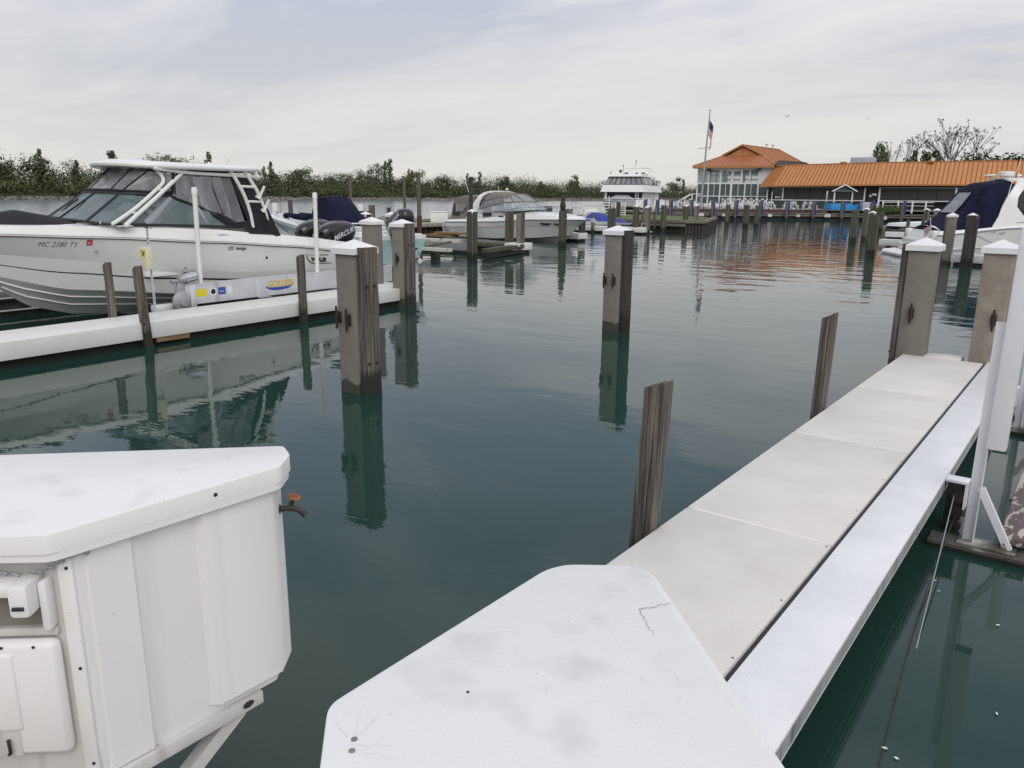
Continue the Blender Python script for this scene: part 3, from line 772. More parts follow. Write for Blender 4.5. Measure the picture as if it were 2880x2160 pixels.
pile('narrow timber pile before the boardwalk, nearest the flagpole', -30.6, 74.9, 1.88, .40, ('-y', '+x'), cap=False, pm=WOOD_G, group=G2)
pile('broad double timber pile before the boardwalk', -26.8, 70.0, 1.90, .46, ('-y', '+x'), cap=False, pm=WOOD_G, group=G2, pw=.5)
pile('narrow timber pile right of the broad pile before the boardwalk', -26.45, 71.7, 1.86, .36, ('-y', '+x'), cap=False, pm=WOOD_G, group=G2)
# right hand group in the middle distance
G3 = 'timber piles before the covered cruiser'
pile('leftmost flat topped timber pile of the cluster before the black and white boat', -12.6, 50.6, 1.90, .38, ('-y', '+x'), cap=False, pm=WOOD_G, group=G3, pw=.36)
pile('capped timber pile at the back of the cluster before the black and white boat', -12.6, 53.4, 1.92, .42, ('-y', '+x'), pm=WOOD_G, group=G3)
pile('capped timber pile in the middle of the cluster before the black and white boat', -10.8, 47.2, 1.82, .42, ('-y', '+x'), pm=WOOD_G, group=G3)
pile('nearest flat topped timber pile of the cluster before the black and white boat', -8.9, 39.2, 1.80, .36, ('-y', '+x'), cap=False, pm=WOOD_G, group=G3, pw=.35)
pile('capped concrete pile with dark timber side before the navy canvas', -5.25, 36.15, 1.96, .42, ('-x',), group=G3, pw=.36)
pile('capped dark timber pile right in front of the navy canvas', -4.45, 35.4, 1.98, .40, ('-y', '+x'), pm=WOOD_D, group=G3, pw=.44)
pile('flat topped timber pile in front of the hedge', -15.4, 70.0, 1.62, .42, ('-y', '+x'), cap=False, pm=WOOD_G, group=G3, pw=.4)
pile('twin capped pile in front of the rolled black bimini', -11.4, 66.4, 1.80, .46, ('-y',), pm=WOOD_G, group=G3)
pile('concrete twin of the capped pile in front of the rolled black bimini', -10.75, 66.6, 1.80, .5, (), cleats=(('-y', -.1, 1.0),), group=G3)
# end of the right finger dock
pile('tall concrete pile at the outer left corner of the right finger dock, white cap', -2.06, 12.26, 1.97, .36, ('-x',), cleats=(('-y', -.04, 1.02),), group=G_)
pile('speckled concrete pile at the outer right corner of the right finger dock', -1.16, 12.42, 1.97, .36, (), cleats=(('-y', .05, 1.0),), conc=CONC_S, group=G_)

# weathered square posts bolted to the finger docks
def dock_post(lab, X, Y, top, z0=-1.2, w=0.16, d=0.13, m=WOOD, lean=(0, 0), cut=0.06, seed=1, planks=3):
    t = thing('dock_post', lab, 'post', (X, Y, 0), 0, 'weathered dock posts')
    r_ = random.Random(seed); n = planks
    for k in range(n):               # laminated upright: planks with open joints
        x0 = -w / 2 + w * k / n + 0.002; x1 = -w / 2 + w * (k + 1) / n - 0.002
        mb = MB(); rings = []
        for i in range(9):
            f = i / 8; z = lerp(z0, top - r_.uniform(0, .012), f); lx, ly = lean[0] * f, lean[1] * f; j = lambda: r_.uniform(-.004, .004)
            zt = (lambda x: z - (cut * (1 - (x + w / 2) / w) if i == 8 else 0))
            rings.append([(x0 + lx + j(), -d / 2 + ly + j(), zt(x0)), (x1 + lx + j(), -d / 2 + ly + j(), zt(x1)), (x1 + lx + j(), d / 2 + ly + j(), zt(x1)), (x0 + lx + j(), d / 2 + ly, zt(x0))])
        mb.loft(rings); obj('plank', mb, m, t)
    return t
p_ = dock_post('weathered timber post with vertical cracks at the near edge of the right finger dock', -2.31, 4.42, 1.46, m=WOOD, seed=3, lean=(.13, 0), w=.145)
dock_post('weathered timber post halfway along the right finger dock', -2.26, 8.36, 1.45, m=WOOD, seed=4, w=.125, lean=(.05, 0))
p1_ = dock_post('grey post on the far side of the left finger dock under the boat registration', -13.98, 6.50, 1.40, m=WOOD, seed=5, planks=1, w=.11, d=.11)
p2_ = dock_post('leaning grey post on the left finger dock just under the yellow control box', -12.86, 6.55, 1.40, m=WOOD, seed=6, planks=1, w=.11, d=.13, lean=(-0.07, -0.05))
p3_ = dock_post('grey post with bolts on the near side of the left finger dock by the pile', -12.98, 9.88, 1.41, m=WOOD, seed=7, planks=1, w=.12, d=.13)
for p_, zz in ((p2_, (.42, .25)), (p3_, (.36, .22))):
    for z in zz: obj('bolt', BOLT, IRON, p_, loc=(0.02, -0.068, z), rot=(R(90), 0, 0))

# ---------------------------------------------------------------- right finger dock
d = thing('finger_dock', 'beige finger dock running away from the dock boxes on the right', 'dock', (0, 0, 0), 0, 'finger docks')
seams = [0.62, 2.56, 4.91, 7.26, 9.6, 12.1]
for a, b in zip(seams[:-1], seams[1:]):
    mb = MB(); mb.box(-2.15, -1.135, a + 0.004, b - 0.001, 0.30, 0.42, 0.018); obj('deck_panel', mb, DECKM, d)
    if a > 1:                       # raised strip of sealant between panels
        obj('joint_strip', MB().box(-2.10, -1.17, a - 0.014, a + 0.014, 0.4, 0.4218), SEALANT, d)
mb = MB(); mb.prism([(-1.88, 12.06), (-1.42, 12.06), (-1.42, 12.52), (-1.88, 12.40)], 0.305, 0.424, 0.012); obj('end_panel', mb, DECKM, d)
mb = MB(); mb.box(-2.10, -1.19, .62, 12.05, 0.05, 0.298); obj('frame', mb, WOOD_D, d)
mb = MB(); mb.box(-1.128, -1.108, .62, 12.1, 0.25, 0.405); obj('rubber_edge', mb, RUBBER, d)
for y in (3.3, 4.0, 4.86, 5.6, 6.4, 9.3):
    obj('screw', MB().lathe([(0, 0), (.0055, 0), (.0055, .003), (0, .004)], 8), IRON, d, loc=(-1.155, y, 0.4195))
for y in (2.2, 6.5, 11.0):
    for x in (-2.0, -1.3):
        mb = MB(); mb.tube([(x, y, -2), (x, y, 0.25)], 0.1, 8); obj('support', mb, WOOD_D, d)

# boat lift on the right: white walkway beam, guide posts, cradle beams
lf = thing('boat_lift', 'white aluminium boat lift beside the right finger dock with upright guide post', 'boat lift', (0, 0, 0), 0, 'boat lifts')
mb = MB(); mb.box(-1.10, -0.765, 0.7, 12.25, 0.40, 0.425, 0.004); mb.box(-1.10, -1.085, .7, 12.25, .22, .399)
wk_ = obj('walkway_beam', mb, ALU_W, lf)
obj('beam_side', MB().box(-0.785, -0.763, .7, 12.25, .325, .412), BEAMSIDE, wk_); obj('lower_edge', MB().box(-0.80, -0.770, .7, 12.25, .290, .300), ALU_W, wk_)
mb = MB(); mb.tube([(-0.80, .8, .285), (-0.80, 12.1, .285)], 0.012, 6); obj('drive_shaft', mb, STEEL, lf)
for yb in (6.78, 10.75):
    mb = MB(); mb.box(-0.762, -0.60, yb - .06, yb + .07, 0.405, 0.43, .004); mb.box(-.62, -.605, yb - .06, yb + .07, .20, .404); br = obj('bracket', mb, ALU_W, lf)
    mb = MB(); mb.box(-0.745, -0.63, yb - .04, yb + .05, -0.10, 0.40); obj('pulley_housing', mb, RUBBER, br)
    mb = MB()
    for dz in (.05, .17, .29): mb.tube([(-.66, yb - .055, dz), (-.66, yb + .02, dz)], .05, 10)
    obj('pulley', mb, IRON, br)
for (xa, ya) in ((-0.53, 6.44), (-0.535, 10.25)):
    g = obj('guide_upright', MB().box(xa - .035, xa + .045, ya - .006, ya + .006, .06, 1.75, .003).box(xa + .039, xa + .045, ya - .05, ya + .006, .06, 1.75), ALU_W, lf)
    mb = MB(); mb.beam((xa + .04, ya - .01, .5), (xa + .27, ya - .01, .07), .05, .05); obj('brace', mb, ALU_W, g)
    mb = MB(); mb.box(xa - .06, xa + .32, ya - .09, ya + .07, .055, .075, .004); obj('foot_plate', mb, RUSTW, g)
    mb = MB(); mb.lathe([(0, 0), (.022, 0), (.022, .02), (.012, .03), (.012, .05), (0, .05)], 8); obj('bolt', mb, RUSTW, g, loc=(xa + .24, ya - .03, .075))
    mb = MB(); mb.box(xa - .25, xa + 3.2, ya - .10, ya + .08, -.10, .055, .006); mb.box(xa - .25, xa + 3.2, ya - .13, ya - .10, .03, .055); obj('cradle_beam', mb, RUSTW, lf)
    if ya < 8:
        # square guide post slipped over the upright
        mb = MB(); mb.box(xa + .03, xa + .155, ya - .065, ya + .065, .82, 2.42, .012); gp = obj('guide_post', mb, ALU_W, lf)
        mb = MB(); mb.box(xa + .047, xa + .137, ya - .047, ya + .047, 2.42, 2.80, .006); mb.box(xa + .040, xa + .145, ya - .054, ya + .054, 2.66, 2.82, .006); obj('post_top', mb, ALU_W, gp)
        obj('pull_cord', MB().tube([(xa + .07, ya - .05, .82), (xa + .05, ya - .03, .6)], .004, 5), ROPE_M, gp)
    else:
        mb = MB(); mb.box(xa + .03, xa + .155, ya - .065, ya + .065, .82, 2.5, .012); gp = obj('guide_post', mb, ALU_W, lf)
mb = MB(); mb.box(-.33, -.14, 6.45, 10.3, .10, .16, .006)
PEEL = mat('peeling_bunk_paint', (0.115, 0.085, 0.085), 0.7, (0.42, 0.39, 0.33), 7, stretch=(2.2, .7, 1), lo=.55, hi=.58, bump=0.004)
obj('bunk_board', mb, PEEL, lf)
obj('lift_cable', MB().tube([(-.69, 6.75, .3), (-.60, 5.4, .1), (-.52, 4.2, -.08)], .0045, 6), GALV, lf)
mb = MB(); mb.tube(arc([(-.66, 10.7, .2), (-.60, 10.65, .05), (-.66, 10.55, .0), (-.7, 10.7, -.05)], 5), .012, 6); obj('hose', mb, RUBBER, lf)
# hull of the boat on that lift is outside the frame: only the tip of its black cover is in view
t = obj('cover_tip', MB().loft([[(-.42, 10.95, 0.44), (-.12, 10.7, 0.56), (0.2, 10.6, .62), (.2, 10.9, .9), (-.1, 10.95, .66)], [(-.40, 11.0, 0.44), (-.12, 11.2, 0.52), (0.2, 11.4, .60), (.2, 11.5, .88), (-.1, 11.2, .62)]]), CANVAS_N)
tag(t, 'dark canvas corner hanging by the lift at the right picture edge', 'boat cover')
ln_ = obj('mooring_line', MB().tube(arc([(-.66, 6.8, .15), (-.62, 5.2, .02), (-.50, 3.6, .006), (-.36, 2.0, .004)], 5), .0035, 5), DARKST)
tag(ln_, 'thin dark line trailing along the water by the right lift', 'rope')
# white petals drifting on the near water
for i, (x, y) in enumerate(((-.50, 3.66), (-.44, 3.62), (-.38, 2.95), (.0, 3.05), (-.62, 5.7), (-.57, 5.55), (-.1, 4.3), (.12, 2.95), (-.2, 5.3))):
    mb = MB(); a = rnd.uniform(0, 6); s_ = rnd.uniform(.005, .009)
    mb.add([(math.cos(a + k * 1.047) * s_ * (1 if k % 3 else 1.8), math.sin(a + k * 1.047) * s_ * (1 if k % 3 else 1.8), .002 + .004 * (k % 2)) for k in range(6)], [tuple(range(6))])
    tag(obj('petal', mb, CAPW, loc=(x, y, .004), angle=0), 'white petal floating on the dark water by the right lift', 'petal', 'white petals on the water')

# ---------------------------------------------------------------- left finger dock (white, slightly splayed)
LA = R(92.9)   # direction of its long edge
d = thing('finger_dock', 'white finger dock beside the big lifted motorboat on the left', 'dock', (-12.62, 1.0, 0), LA - math.pi / 2, 'finger docks')
mb = MB(); mb.box(-1.07, 0, -.4, 12.02, 0.14, 0.42, 0.008); obj('deck', mb, DOCKW, d)
mb = MB(); mb.box(-1.45, -.42, 12.02, 12.75, 0.16, 0.424, 0.012); obj('end_panel', mb, DOCKW, d)
mb = MB(); mb.box(-1.0, -0.10, -.4, 12.0, -.02, 0.138); obj('frame', mb, WOOD_D, d)
mb = MB(); mb.box(-.09, -.01, 5.72, 6.35, 0.055, 0.135); obj('exposed_board', mb, WOOD_Y, d, label='bare yellow board showing under the dock edge')
for y in (2.5, 5.6, 9.0):
    mb = MB(); mb.tube([(-.5, y, -2), (-.5, y, 0.1)], 0.11, 8); obj('support', mb, WOOD_D, d)

d = thing('finger_dock', 'finger dock with added dark skirt behind the lifted motorboat hull', 'dock', (0, 0, 0), 0, 'finger docks')
obj('deck', MB().box(-19.4, -18.3, .6, 12.6, .34, .42, .015), WOOD_D, d); obj('frame', MB().box(-19.35, -18.36, .6, 12.5, -.6, .338), DARKST, d); obj('side_rail', MB().box(-18.36, -18.30, .6, 12.5, .12, .145), DOCKW, d); obj('edge_strip', MB().box(-18.30, -18.285, .6, 12.5, .385, .415), DOCKW, d)  # frame is a dark skirt added for the shaded gap and its dark reflection
# lift under the big motorboat: beam with motor, two white guide pipes
lf = thing('boat_lift', 'boat lift with grey motor and gold lettered beam behind the left finger dock', 'boat lift', (-14.44, 8.05, 0), R(2.0), 'boat lifts')
bmb = MB(); bmb.box(-.06, .06, .1, 5.9, .42, .445); bmb.box(-.06, .06, .1, 5.9, .80, .825); bmb.box(.04, .055, .1, 5.9, .44, .80)
B_ = obj('beam', bmb, ALU, lf)
# the beam's print reads from the dock side, growing with +Y
o_ = obj('logo', MB().add([(.0565, y, z) for (y, z) in [(2.02 + .36 * math.cos(a) + .33, .62 + .105 * math.sin(a)) for a in [k * math.pi / 10 + math.pi for k in range(11)]] + [(2.02 + .36 * math.cos(a) + .33, .635 + .05 * math.sin(a)) for a in [2 * math.pi - k * math.pi / 10 for k in range(11)]]], [tuple(range(22))]), BLUE_L, B_, angle=0)
lettering('GOLDEN', .19, lambda u, v: (.058, 2.04 + u * .92, .60 + v), GOLD_L, o_, shear=.15, bold=.008)
lettering('Boat Lifts', .07, lambda u, v: (.0575, 2.38 + u, .535 + v), BLUE_L, o_, shear=.15)
for (y0, y1, m_, nm_) in ((.32, .56, YEL, 'warning_sticker'), (.64, .78, CAPW, 'warning_sticker'), (.83, 1.0, BLUE_L, 'warning_sticker'), (1.05, 1.15, CAPW, 'warning_sticker')):
    obj(nm_, MB().box(.054, .0575, y0, y1, .56, .71), m_, B_)
obj('sticker_symbol', MB().lathe([(.045, 0), (.055, 0), (.055, .001), (.045, .001)], 14, Matrix.Translation((.0578, .71, .635)) @ Matrix.Rotation(R(90), 4, 'Y')), INK, B_)
lettering('USA', .05, lambda u, v: (.0582, .865 + u, .61 + v), CAPW, B_)
mb = MB(); RY = Matrix.Rotation(R(90), 4, 'Y')
mb.lathe([(0, -.03), (.19, -.03), (.205, 0), (.205, .045), (.19, .06), (.10, .075), (.09, .12), (0, .125)], 22, Matrix.Translation((.02, .02, .50)) @ RY)
M_ = obj('gearbox', mb, GALV, lf)
mb = MB(); mb.prism([(-.13, .50), (.12, .50), (.06, .86), (-.04, .90)], -.02, .06, .015, Matrix(((0, 0, 1, 0), (1, 0, 0, 0), (0, 1, 0, 0), (0, 0, 0, 1)))); obj('gear_arm', mb, GALV, M_)
mb = MB(); mb.tube([(.03, -.16, .905), (.03, .02, .905)], .035, 10); mb.tube([(.03, -.17, .905), (.03, -.13, .905)], .045, 10); obj('worm_shaft', mb, GALV, M_)
mb = MB(); mb.tube([(.03, -.02, .93), (.03, .06, .94), (.03, .10, .945)], [.07, .075, .10], 14); mo = obj('motor', mb, GALV, M_); obj('motor_end', MB().tube([(.03, .34, .985), (.03, .40, .99)], [.115, .05], 14), GALV, mo)
mb = MB(); mb.tube([(.03, .10, .945), (.03, .34, .985)], .115, 16); obj('motor_casing', mb, STEEL, mo)
mb = MB(); mb.box(-.01, .07, .10, .30, 1.07, 1.12, .008); obj('capacitor_cover', mb, GALV, mo)
mb = MB(); mb.box(-.1, .1, .18, .3, .30, .80, .01); obj('bearing_bracket', mb, ALU, M_)
for y, zt in ((.53, 2.66), (3.55, 2.58)):
    mb = MB(); mb.tube([(-.02, y - .05, .44), (-.02, y, zt - .1)], .048, 12); p = obj('guide_pipe', mb, PTUBE, lf)
    mb = MB(); mb.lathe([(.056, 0), (.056, .11), (.045, .135), (0, .145)], 12, Matrix.Translation((-.02, y, zt - .1))); obj('pipe_cap', mb, CAPW, p)
for y in (.6, 4.6):
    mb = MB(); mb.box(-3.6, .1, y - .08, y + .08, -.10, .10); obj('cradle_beam', mb, GALV, lf)
for x in (-1.25, -2.25):
    mb = MB(); mb.box(x - .1, x + .1, -.3, 5.4, .10, .17); obj('bunk', mb, RUBBER, lf)
for (x, y) in ((-.1, .55), (-.1, 5.3)):
    mb = MB(); mb.tube([(x, y, -1.5), (x, y, .43)], .10, 8); obj('support_pile', mb, WOOD_D, lf)
obj('step_block', MB().box(-.36, -.1, -.42, .0, .31, .44, .01), CAPW, lf)
# control box on its striped stake
cb = thing('control_box', 'pale yellow lift control box on a slotted stake behind the left finger dock', 'control box', (-13.95, 7.22, 0))
obj('box', MB().box(-.13, .13, -.08, .04, 1.22, 1.62, .012), CREAM, cb)
obj('stake', MB().box(-.035, .035, .045, .055, .42, 1.98), ALU, cb)
for z in (1.68, 1.76, 1.84, 1.91): obj('slot', MB().box(-.010, .012, .038, .0445, z, z + .028), INK, cb)
obj('stake_hook', MB().box(-.045, .045, .03, .06, 1.965, 1.985), INK, cb)
la = obj('warning_label', MB().box(-.045, .105, -.0835, -.081, 1.45, 1.58), YEL, cb)
mb = MB(); mb.box(-.03, .0, -.0855, -.084, 1.535, 1.57); mb.box(.06, .09, -.0855, -.084, 1.535, 1.57); mb.box(0, .06, -.0855, -.084, 1.50, 1.535); mb.box(-.01, .07, -.0855, -.084, 1.47, 1.49); obj('label_print', mb, INK, la, angle=0)

# ---------------------------------------------------------------- corner dock boxes
def rounded(poly, r_=0.03, n=3):
    o = []
    for i, p in enumerate(poly):
        a, b, c = Vector(poly[i - 1]), Vector(p), Vector(poly[(i + 1) % len(poly)])
        u_, w_ = (a - b).normalized() * min(r_, (a - b).length * .45), (c - b).normalized() * min(r_, (c - b).length * .45)
        for k in range(n + 1):
            t = k / n; q = (b + u_) * (1 - t) ** 2 + b * (2 * t * (1 - t)) + (b + w_) * t * t
            o.append((q.x, q.y))
    return o
bx = thing('dock_box', 'white triangular dock box on the left with a brass spigot and hatch', 'dock box', (0, 0, 0), 0, 'triangular dock boxes')
LID1 = [(-2.25, .79), (-2.215, 1.55), (-2.30, 1.655), (-2.40, 1.70), (-3.40, .70), (-2.95, .19)]
mb = MB(); mb.prism(rounded(LID1, .02), 1.60, 1.66, .006, seg=2); mb.prism(rounded([(x * .995 - .012, y * .985 + .018) for x, y in LID1], .03), 1.575, 1.602)
lid = obj('lid', mb, BOXW, bx)
BOD = [(-2.285, .867), (-2.27, 1.53), (-2.345, 1.615), (-2.41, 1.64), (-3.32, .74), (-2.93, .30)]
mb = MB(); mb.loft([[(lerp(-2.7, a, s_), lerp(1.0, b, s_), z) for a, b in rounded(BOD, .012)] for z, s_ in ((1.576, 1), (.90, 1.0), (.84, .985), (.79, .975))])
body = obj('body', mb, BOXW, bx)
# moulded corner pilaster and thin rib on the dock side
mb = MB(); mb.loft([[(-2.288, 1.235, z), (-2.266, 1.25, z), (-2.250, 1.265, z), (-2.244, 1.52, z), (-2.33, 1.625, z), (-2.36, 1.60, z)] for z in (1.574, .93, .84)], closed=True); obj('corner_pilaster', mb, BOXW, bx, angle=60)
mb = MB(); mb.loft([[(-2.289, .89, z), (-2.276, .90, z), (-2.272, 1.03, z), (-2.286, 1.045, z)] for z in (1.57, .80)]); obj('side_rib', mb, BOXW, bx)
mb = MB(); mb.box(-2.33, -2.258, .80, 1.44, .745, .795, .004); obj('support_rail', mb, DIRTYW, bx)
obj('rust_patch', MB().lathe([(0, 0), (.009, .0), (.014, .002), (0, .0025)], 9, Matrix.Translation((-2.258, 1.375, .775)) @ Matrix.Rotation(R(90), 4, 'Y') @ Matrix.Diagonal((1.0, 1.7, 1, 1))), RUSTIRON, bx)
mb = MB(); mb.beam((-2.30, 1.36, .75), (-2.42, .58, .10), .05, .05); obj('strut', mb, DIRTYW, bx)
# diagonal front: corner post, light hood over a dull lens, hatch cover
MF = Matrix.Translation((-2.285, .866, 0)) @ Matrix.Rotation(R(41.3), 4, 'Z')
obj('front_post', MB().box(-.045, -.001, -.012, .02, .79, 1.574, .004, MF), BOXW, bx)
obj('front_panel', MB().box(-.62, -.046, -.003, .01, .80, 1.574, 0, MF), DIRTYW, bx)
hd = obj('light_hood', MB().box(-.60, -.14, -.075, .0, 1.462, 1.508, .012, MF).box(-.145, -.088, -.10, .0, 1.412, 1.512, .012, MF).box(-.088, -.062, -.05, .0, 1.34, 1.50, .010, MF), BOXW, bx)
obj('slot', MB().tube([(-.132, -.1005, 1.445), (-.100, -.1005, 1.445)], .0065, 6, MF), INK, hd)
obj('lens', MB().box(-.60, -.088, -.010, .0, 1.342, 1.455, 0, MF), TAUPEP, bx)
obj('ledge', MB().box(-.60, -.062, -.022, .0, 1.312, 1.336, .004, MF), DIRTYW, bx)
hc = MB(); hc.box(-.60, -.058, -.050, .0, .915, 1.305, .022, MF); hc.box(-.60, -.185, -.058, -.03, 1.012, 1.27, .008, MF)
hc_ = obj('hatch_cover', hc, BOXW, bx, angle=50)
obj('hatch_recess', MB().box(-.60, -.198, -.0525, -.045, .925, 1.008, 0, MF), DIRTYW, hc_)
obj('hatch_hook', MB().tube([MF @ Vector(p) for p in arc([(-.232, -.058, .985), (-.226, -.066, .965), (-.226, -.066, .945), (-.234, -.06, .935)], 4)], .0055, 6), RUSTIRON, hc_)
ch = MB()
for i in range(15):
    f = i / 14; x = lerp(-.24, -.012, f); z = 1.535 - .030 * math.sin(math.pi * min(1, f * 1.0)) + .028 * f * f
    ch.tube([(x - .004, -.02, z + (.003 if i % 2 else -.003)), (x + .013, -.022, z + (-.003 if i % 2 else .003))], .0052 if i % 2 else .0036, 6, MF)
ch.tube([MF @ Vector((-.002, -.02, 1.563)), (-2.268, .885, 1.567)], .005, 6); ch.lathe([(0, 0), (.010, 0), (.010, .008), (0, .009)], 8, Matrix.Translation((-2.276, .90, 1.562)) @ Matrix.Rotation(R(90), 4, 'Y'))
obj('chain', ch, GALV, bx)
obj('screw', MB().lathe([(0, 0), (.007, 0), (.007, .003), (0, .004)], 8, Matrix.Translation((-2.2275, 1.30, 1.628)) @ Matrix.Rotation(R(90), 4, 'Y')), RUSTIRON, lid)
for z in (1.525, 1.192, .854):
    obj('screw', MB().lathe([(0, 0), (.005, 0), (.005, .003), (0, .004)], 8, MF @ Matrix.Translation((-.016, -.0125, z)) @ Matrix.Rotation(R(90), 4, 'X')), INK, bx)
for x in (-.121, -.212):
    obj('screw', MB().lathe([(0, 0), (.0045, 0), (.0045, .003), (0, .004)], 8, MF @ Matrix.Translation((x, -.0505, 1.292)) @ Matrix.Rotation(R(90), 4, 'X')), INK, hc_)
# brass hose tap with an orange hand wheel on the corner
tp = thing('hose_tap', 'brass hose tap with orange hand wheel on the corner of the left dock box', 'tap', (-2.315, 1.600, 1.455), R(48)); tp.scale = (.70, .70, .70)
obj('flange', MB().lathe([(0, 0), (.027, 0), (.027, .007), (.017, .012), (.017, .03), (0, .03)], 12, Matrix.Rotation(R(90), 4, 'Y')), BRASS, tp)
mb = MB(); mb.tube([(0.02, 0, 0), (.075, 0, 0)], [.014, .018], 10); mb.tube([(.06, 0, .002), (.10, 0, -.012), (.125, 0, -.034)], [.016, .015, .014], 10); mb.tube([(.12, 0, -.028), (.134, 0, -.045)], .018, 10); mb.tube([(.062, 0, .0), (.075, 0, .04)], [.013, .010], 8); mb.tube([(.064, 0, .022), (.070, 0, .034)], .0155, 6); obj('body', mb, BRASS, tp)
mb = MB(); Mx = Matrix.Translation((.083, 0, .062)) @ Matrix.Rotation(R(16), 4, 'Y')
rim = [(math.cos(k * math.pi / 14) * (.030 + .003 * math.cos(k * math.pi / 14 * 9)), math.sin(k * math.pi / 14) * (.030 + .003 * math.cos(k * math.pi / 14 * 9)), 0) for k in range(29)]
mb.tube(rim, .0065, 6, Mx, cap=False)
for k in range(5): mb.tube([(0, 0, -.003), (math.cos(k * 1.257) * .03, math.sin(k * 1.257) * .03, 0)], .0042, 5, Mx)
mb.tube([(0, 0, -.018), (0, 0, .004)], .008, 8, Mx)
obj('hand_wheel', mb, ORANGE_P, tp)

bx = thing('dock_box', 'white triangular dock box in the foreground with a cracked lid', 'dock box', (0, 0, 0), 0, 'triangular dock boxes')
LID2 = [(-1.045, .80), (-1.035, 1.50), (-1.01, 1.56), (-.855, 1.675), (-.80, 1.655), (.10, .78), (.06, .66), (-.90, .66)]
mb = MB(); mb.prism(rounded(LID2, .028, 4), 1.60, 1.66, .006, seg=2); lid = obj('lid', mb, BOXW, bx)
BOD = [(-.995, .82), (-.985, 1.50), (-.95, 1.58), (-.86, 1.62), (-.0, .80), (-.04, .71), (-.89, .71)]
mb = MB(); mb.loft([[(lerp(-.6, a, s_), lerp(1.0, b, s_), z) for a, b in rounded(BOD, .03)] for z, s_ in ((1.60, 1), (.90, 1.0), (.80, .95))]); obj('body', mb, BOXW, bx)
def strip(pts, w, z=1.6615):
    mb = MB(); r_ = random.Random(3)
    P = [Vector((p[0], p[1])) for p in pts]; Q = []
    for a, b in zip(P[:-1], P[1:]):
        for k in range(5): Q.append(a.lerp(b, k / 5) + Vector((r_.uniform(-.004, .004), r_.uniform(-.004, .004))))
    Q.append(P[-1]); v_ = []
    for i, q in enumerate(Q):
        d_ = (Q[min(i + 1, len(Q) - 1)] - Q[max(i - 1, 0)]).normalized(); n_ = Vector((-d_.y, d_.x)); ww = w * r_.uniform(.4, 1.2)
        v_ += [(q.x + n_.x * ww, q.y + n_.y * ww, z), (q.x - n_.x * ww, q.y - n_.y * ww, z)]
    mb.add(v_, [(2 * i, 2 * i + 1, 2 * i + 3, 2 * i + 2) for i in range(len(Q) - 1)]); return mb
obj('crack', strip([(-.700, 1.545), (-.722, 1.510), (-.745, 1.474)], .0008), RUSTIRON, lid, angle=0)
obj('crack', strip([(-.745, 1.474), (-.726, 1.452), (-.700, 1.425), (-.672, 1.400)], .0007), TAUPEP, lid, angle=0)
for (a, b) in (((-.93, .765), (-.985, .83)), ((-.93, .765), (-.94, .835)), ((-.925, .75), (-.86, .80)), ((-.915, .745), (-.84, .775)), ((-.94, .76), (-1.0, .78))):
    obj('hairline', strip([a, b], 0.0003), DIRTYW, lid, angle=0)
for (x, y, r_, m_) in ((-.86, .992, .003, INK), (-.931, .766, .006, TAUPEP), (-.912, .744, .006, TAUPEP)):
    obj('screw', MB().lathe([(0, 0), (r_, 0), (r_, .0016), (0, .0022)], 9, Matrix.Translation((x, y, 1.660))), m_, lid)

# ================================================================ BOATS
class Line:
    """one longitudinal line of a hull: stern x, bow x, half breadth, fullness, heights"""
    def __init__(s, x0, x1, B, p, zs, q=0.75, B0=None, bow=0.0):
        s.x0, s.x1, s.B, s.p, s.zs, s.q, s.B0, s.bow = x0, x1, B, p, zs, q, B0, bow
    def at(s, u):
        x = lerp(s.x0, s.x1, u)
        y = s.B * max(0.0, 1 - u ** s.p) ** s.q
        if s.B0 is not None:
            y *= lerp(s.B0, 1.0, min(1.0, u / 0.45))
        y = max(y, s.bow * s.B)
        zs = s.zs
        for (ua, za), (ub, zb) in zip(zs[:-1], zs[1:]):
            if u <= ub + 1e-9:
                t = (u - ua) / (ub - ua); t = t * t * (3 - 2 * t) * .35 + t * .65
                return Vector((x, y, lerp(za, zb, t)))
        return Vector((x, y, zs[-1][1]))
    def side(s, x):
        return s.at(max(0, min(1, (x - s.x0) / (s.x1 - s.x0))))
US = [i / 26 for i in range(22)] + [0.84, 0.87, 0.90, 0.925, 0.95, 0.97, 0.985, 0.995, 1.0]
def hull_strip(a, b, n=1):
    """both sides of the skin between two lines"""
    mb = MB()
    for sg in (1, -1):
        rings = []
        for u in US:
            p, q = a.at(u), b.at(u)
            rings.append([(lerp(p.x, q.x, k / n), sg * lerp(p.y, q.y, k / n), lerp(p.z, q.z, k / n)) for k in range(n + 1)])
        mb.loft(rings, closed=False)
    return mb
def transom(lines):
    mb = MB(); P = [l.at(0) for l in lines]
    mb.add([(p.x, p.y, p.z) for p in P] + [(p.x, -p.y, p.z) for p in reversed(P)], [tuple(range(2 * len(P)))])
    return mb
def deck_mb(l, dz=0.0, inset=0.02, camber=0.04, u0=0.0, n=6):
    mb = MB(); rings = []
    for u in US:
        if u < u0: continue
        p = l.at(u); y = max(0.0, p.y - inset)
        rings.append([(p.x, y * (1 - 2 * k / n), p.z + dz + camber * (1 - (1 - 2 * k / n) ** 2) * min(1, y)) for k in range(n + 1)])
    mb.loft(rings, closed=False); return mb
def side_fn(la, lb, sg, off=0.006):
    """maps (distance along the hull from x0 towards the stern or bow, height) to the hull skin between two lines"""
    def f(x, z):
        pa, pb = la.side(x), lb.side(x)
        t = (z - pa.z) / (pb.z - pa.z) if abs(pb.z - pa.z) > 1e-6 else 0
        xx = x
        return Vector((xx, sg * (lerp(pa.y, pb.y, t) + off), z))
    return f
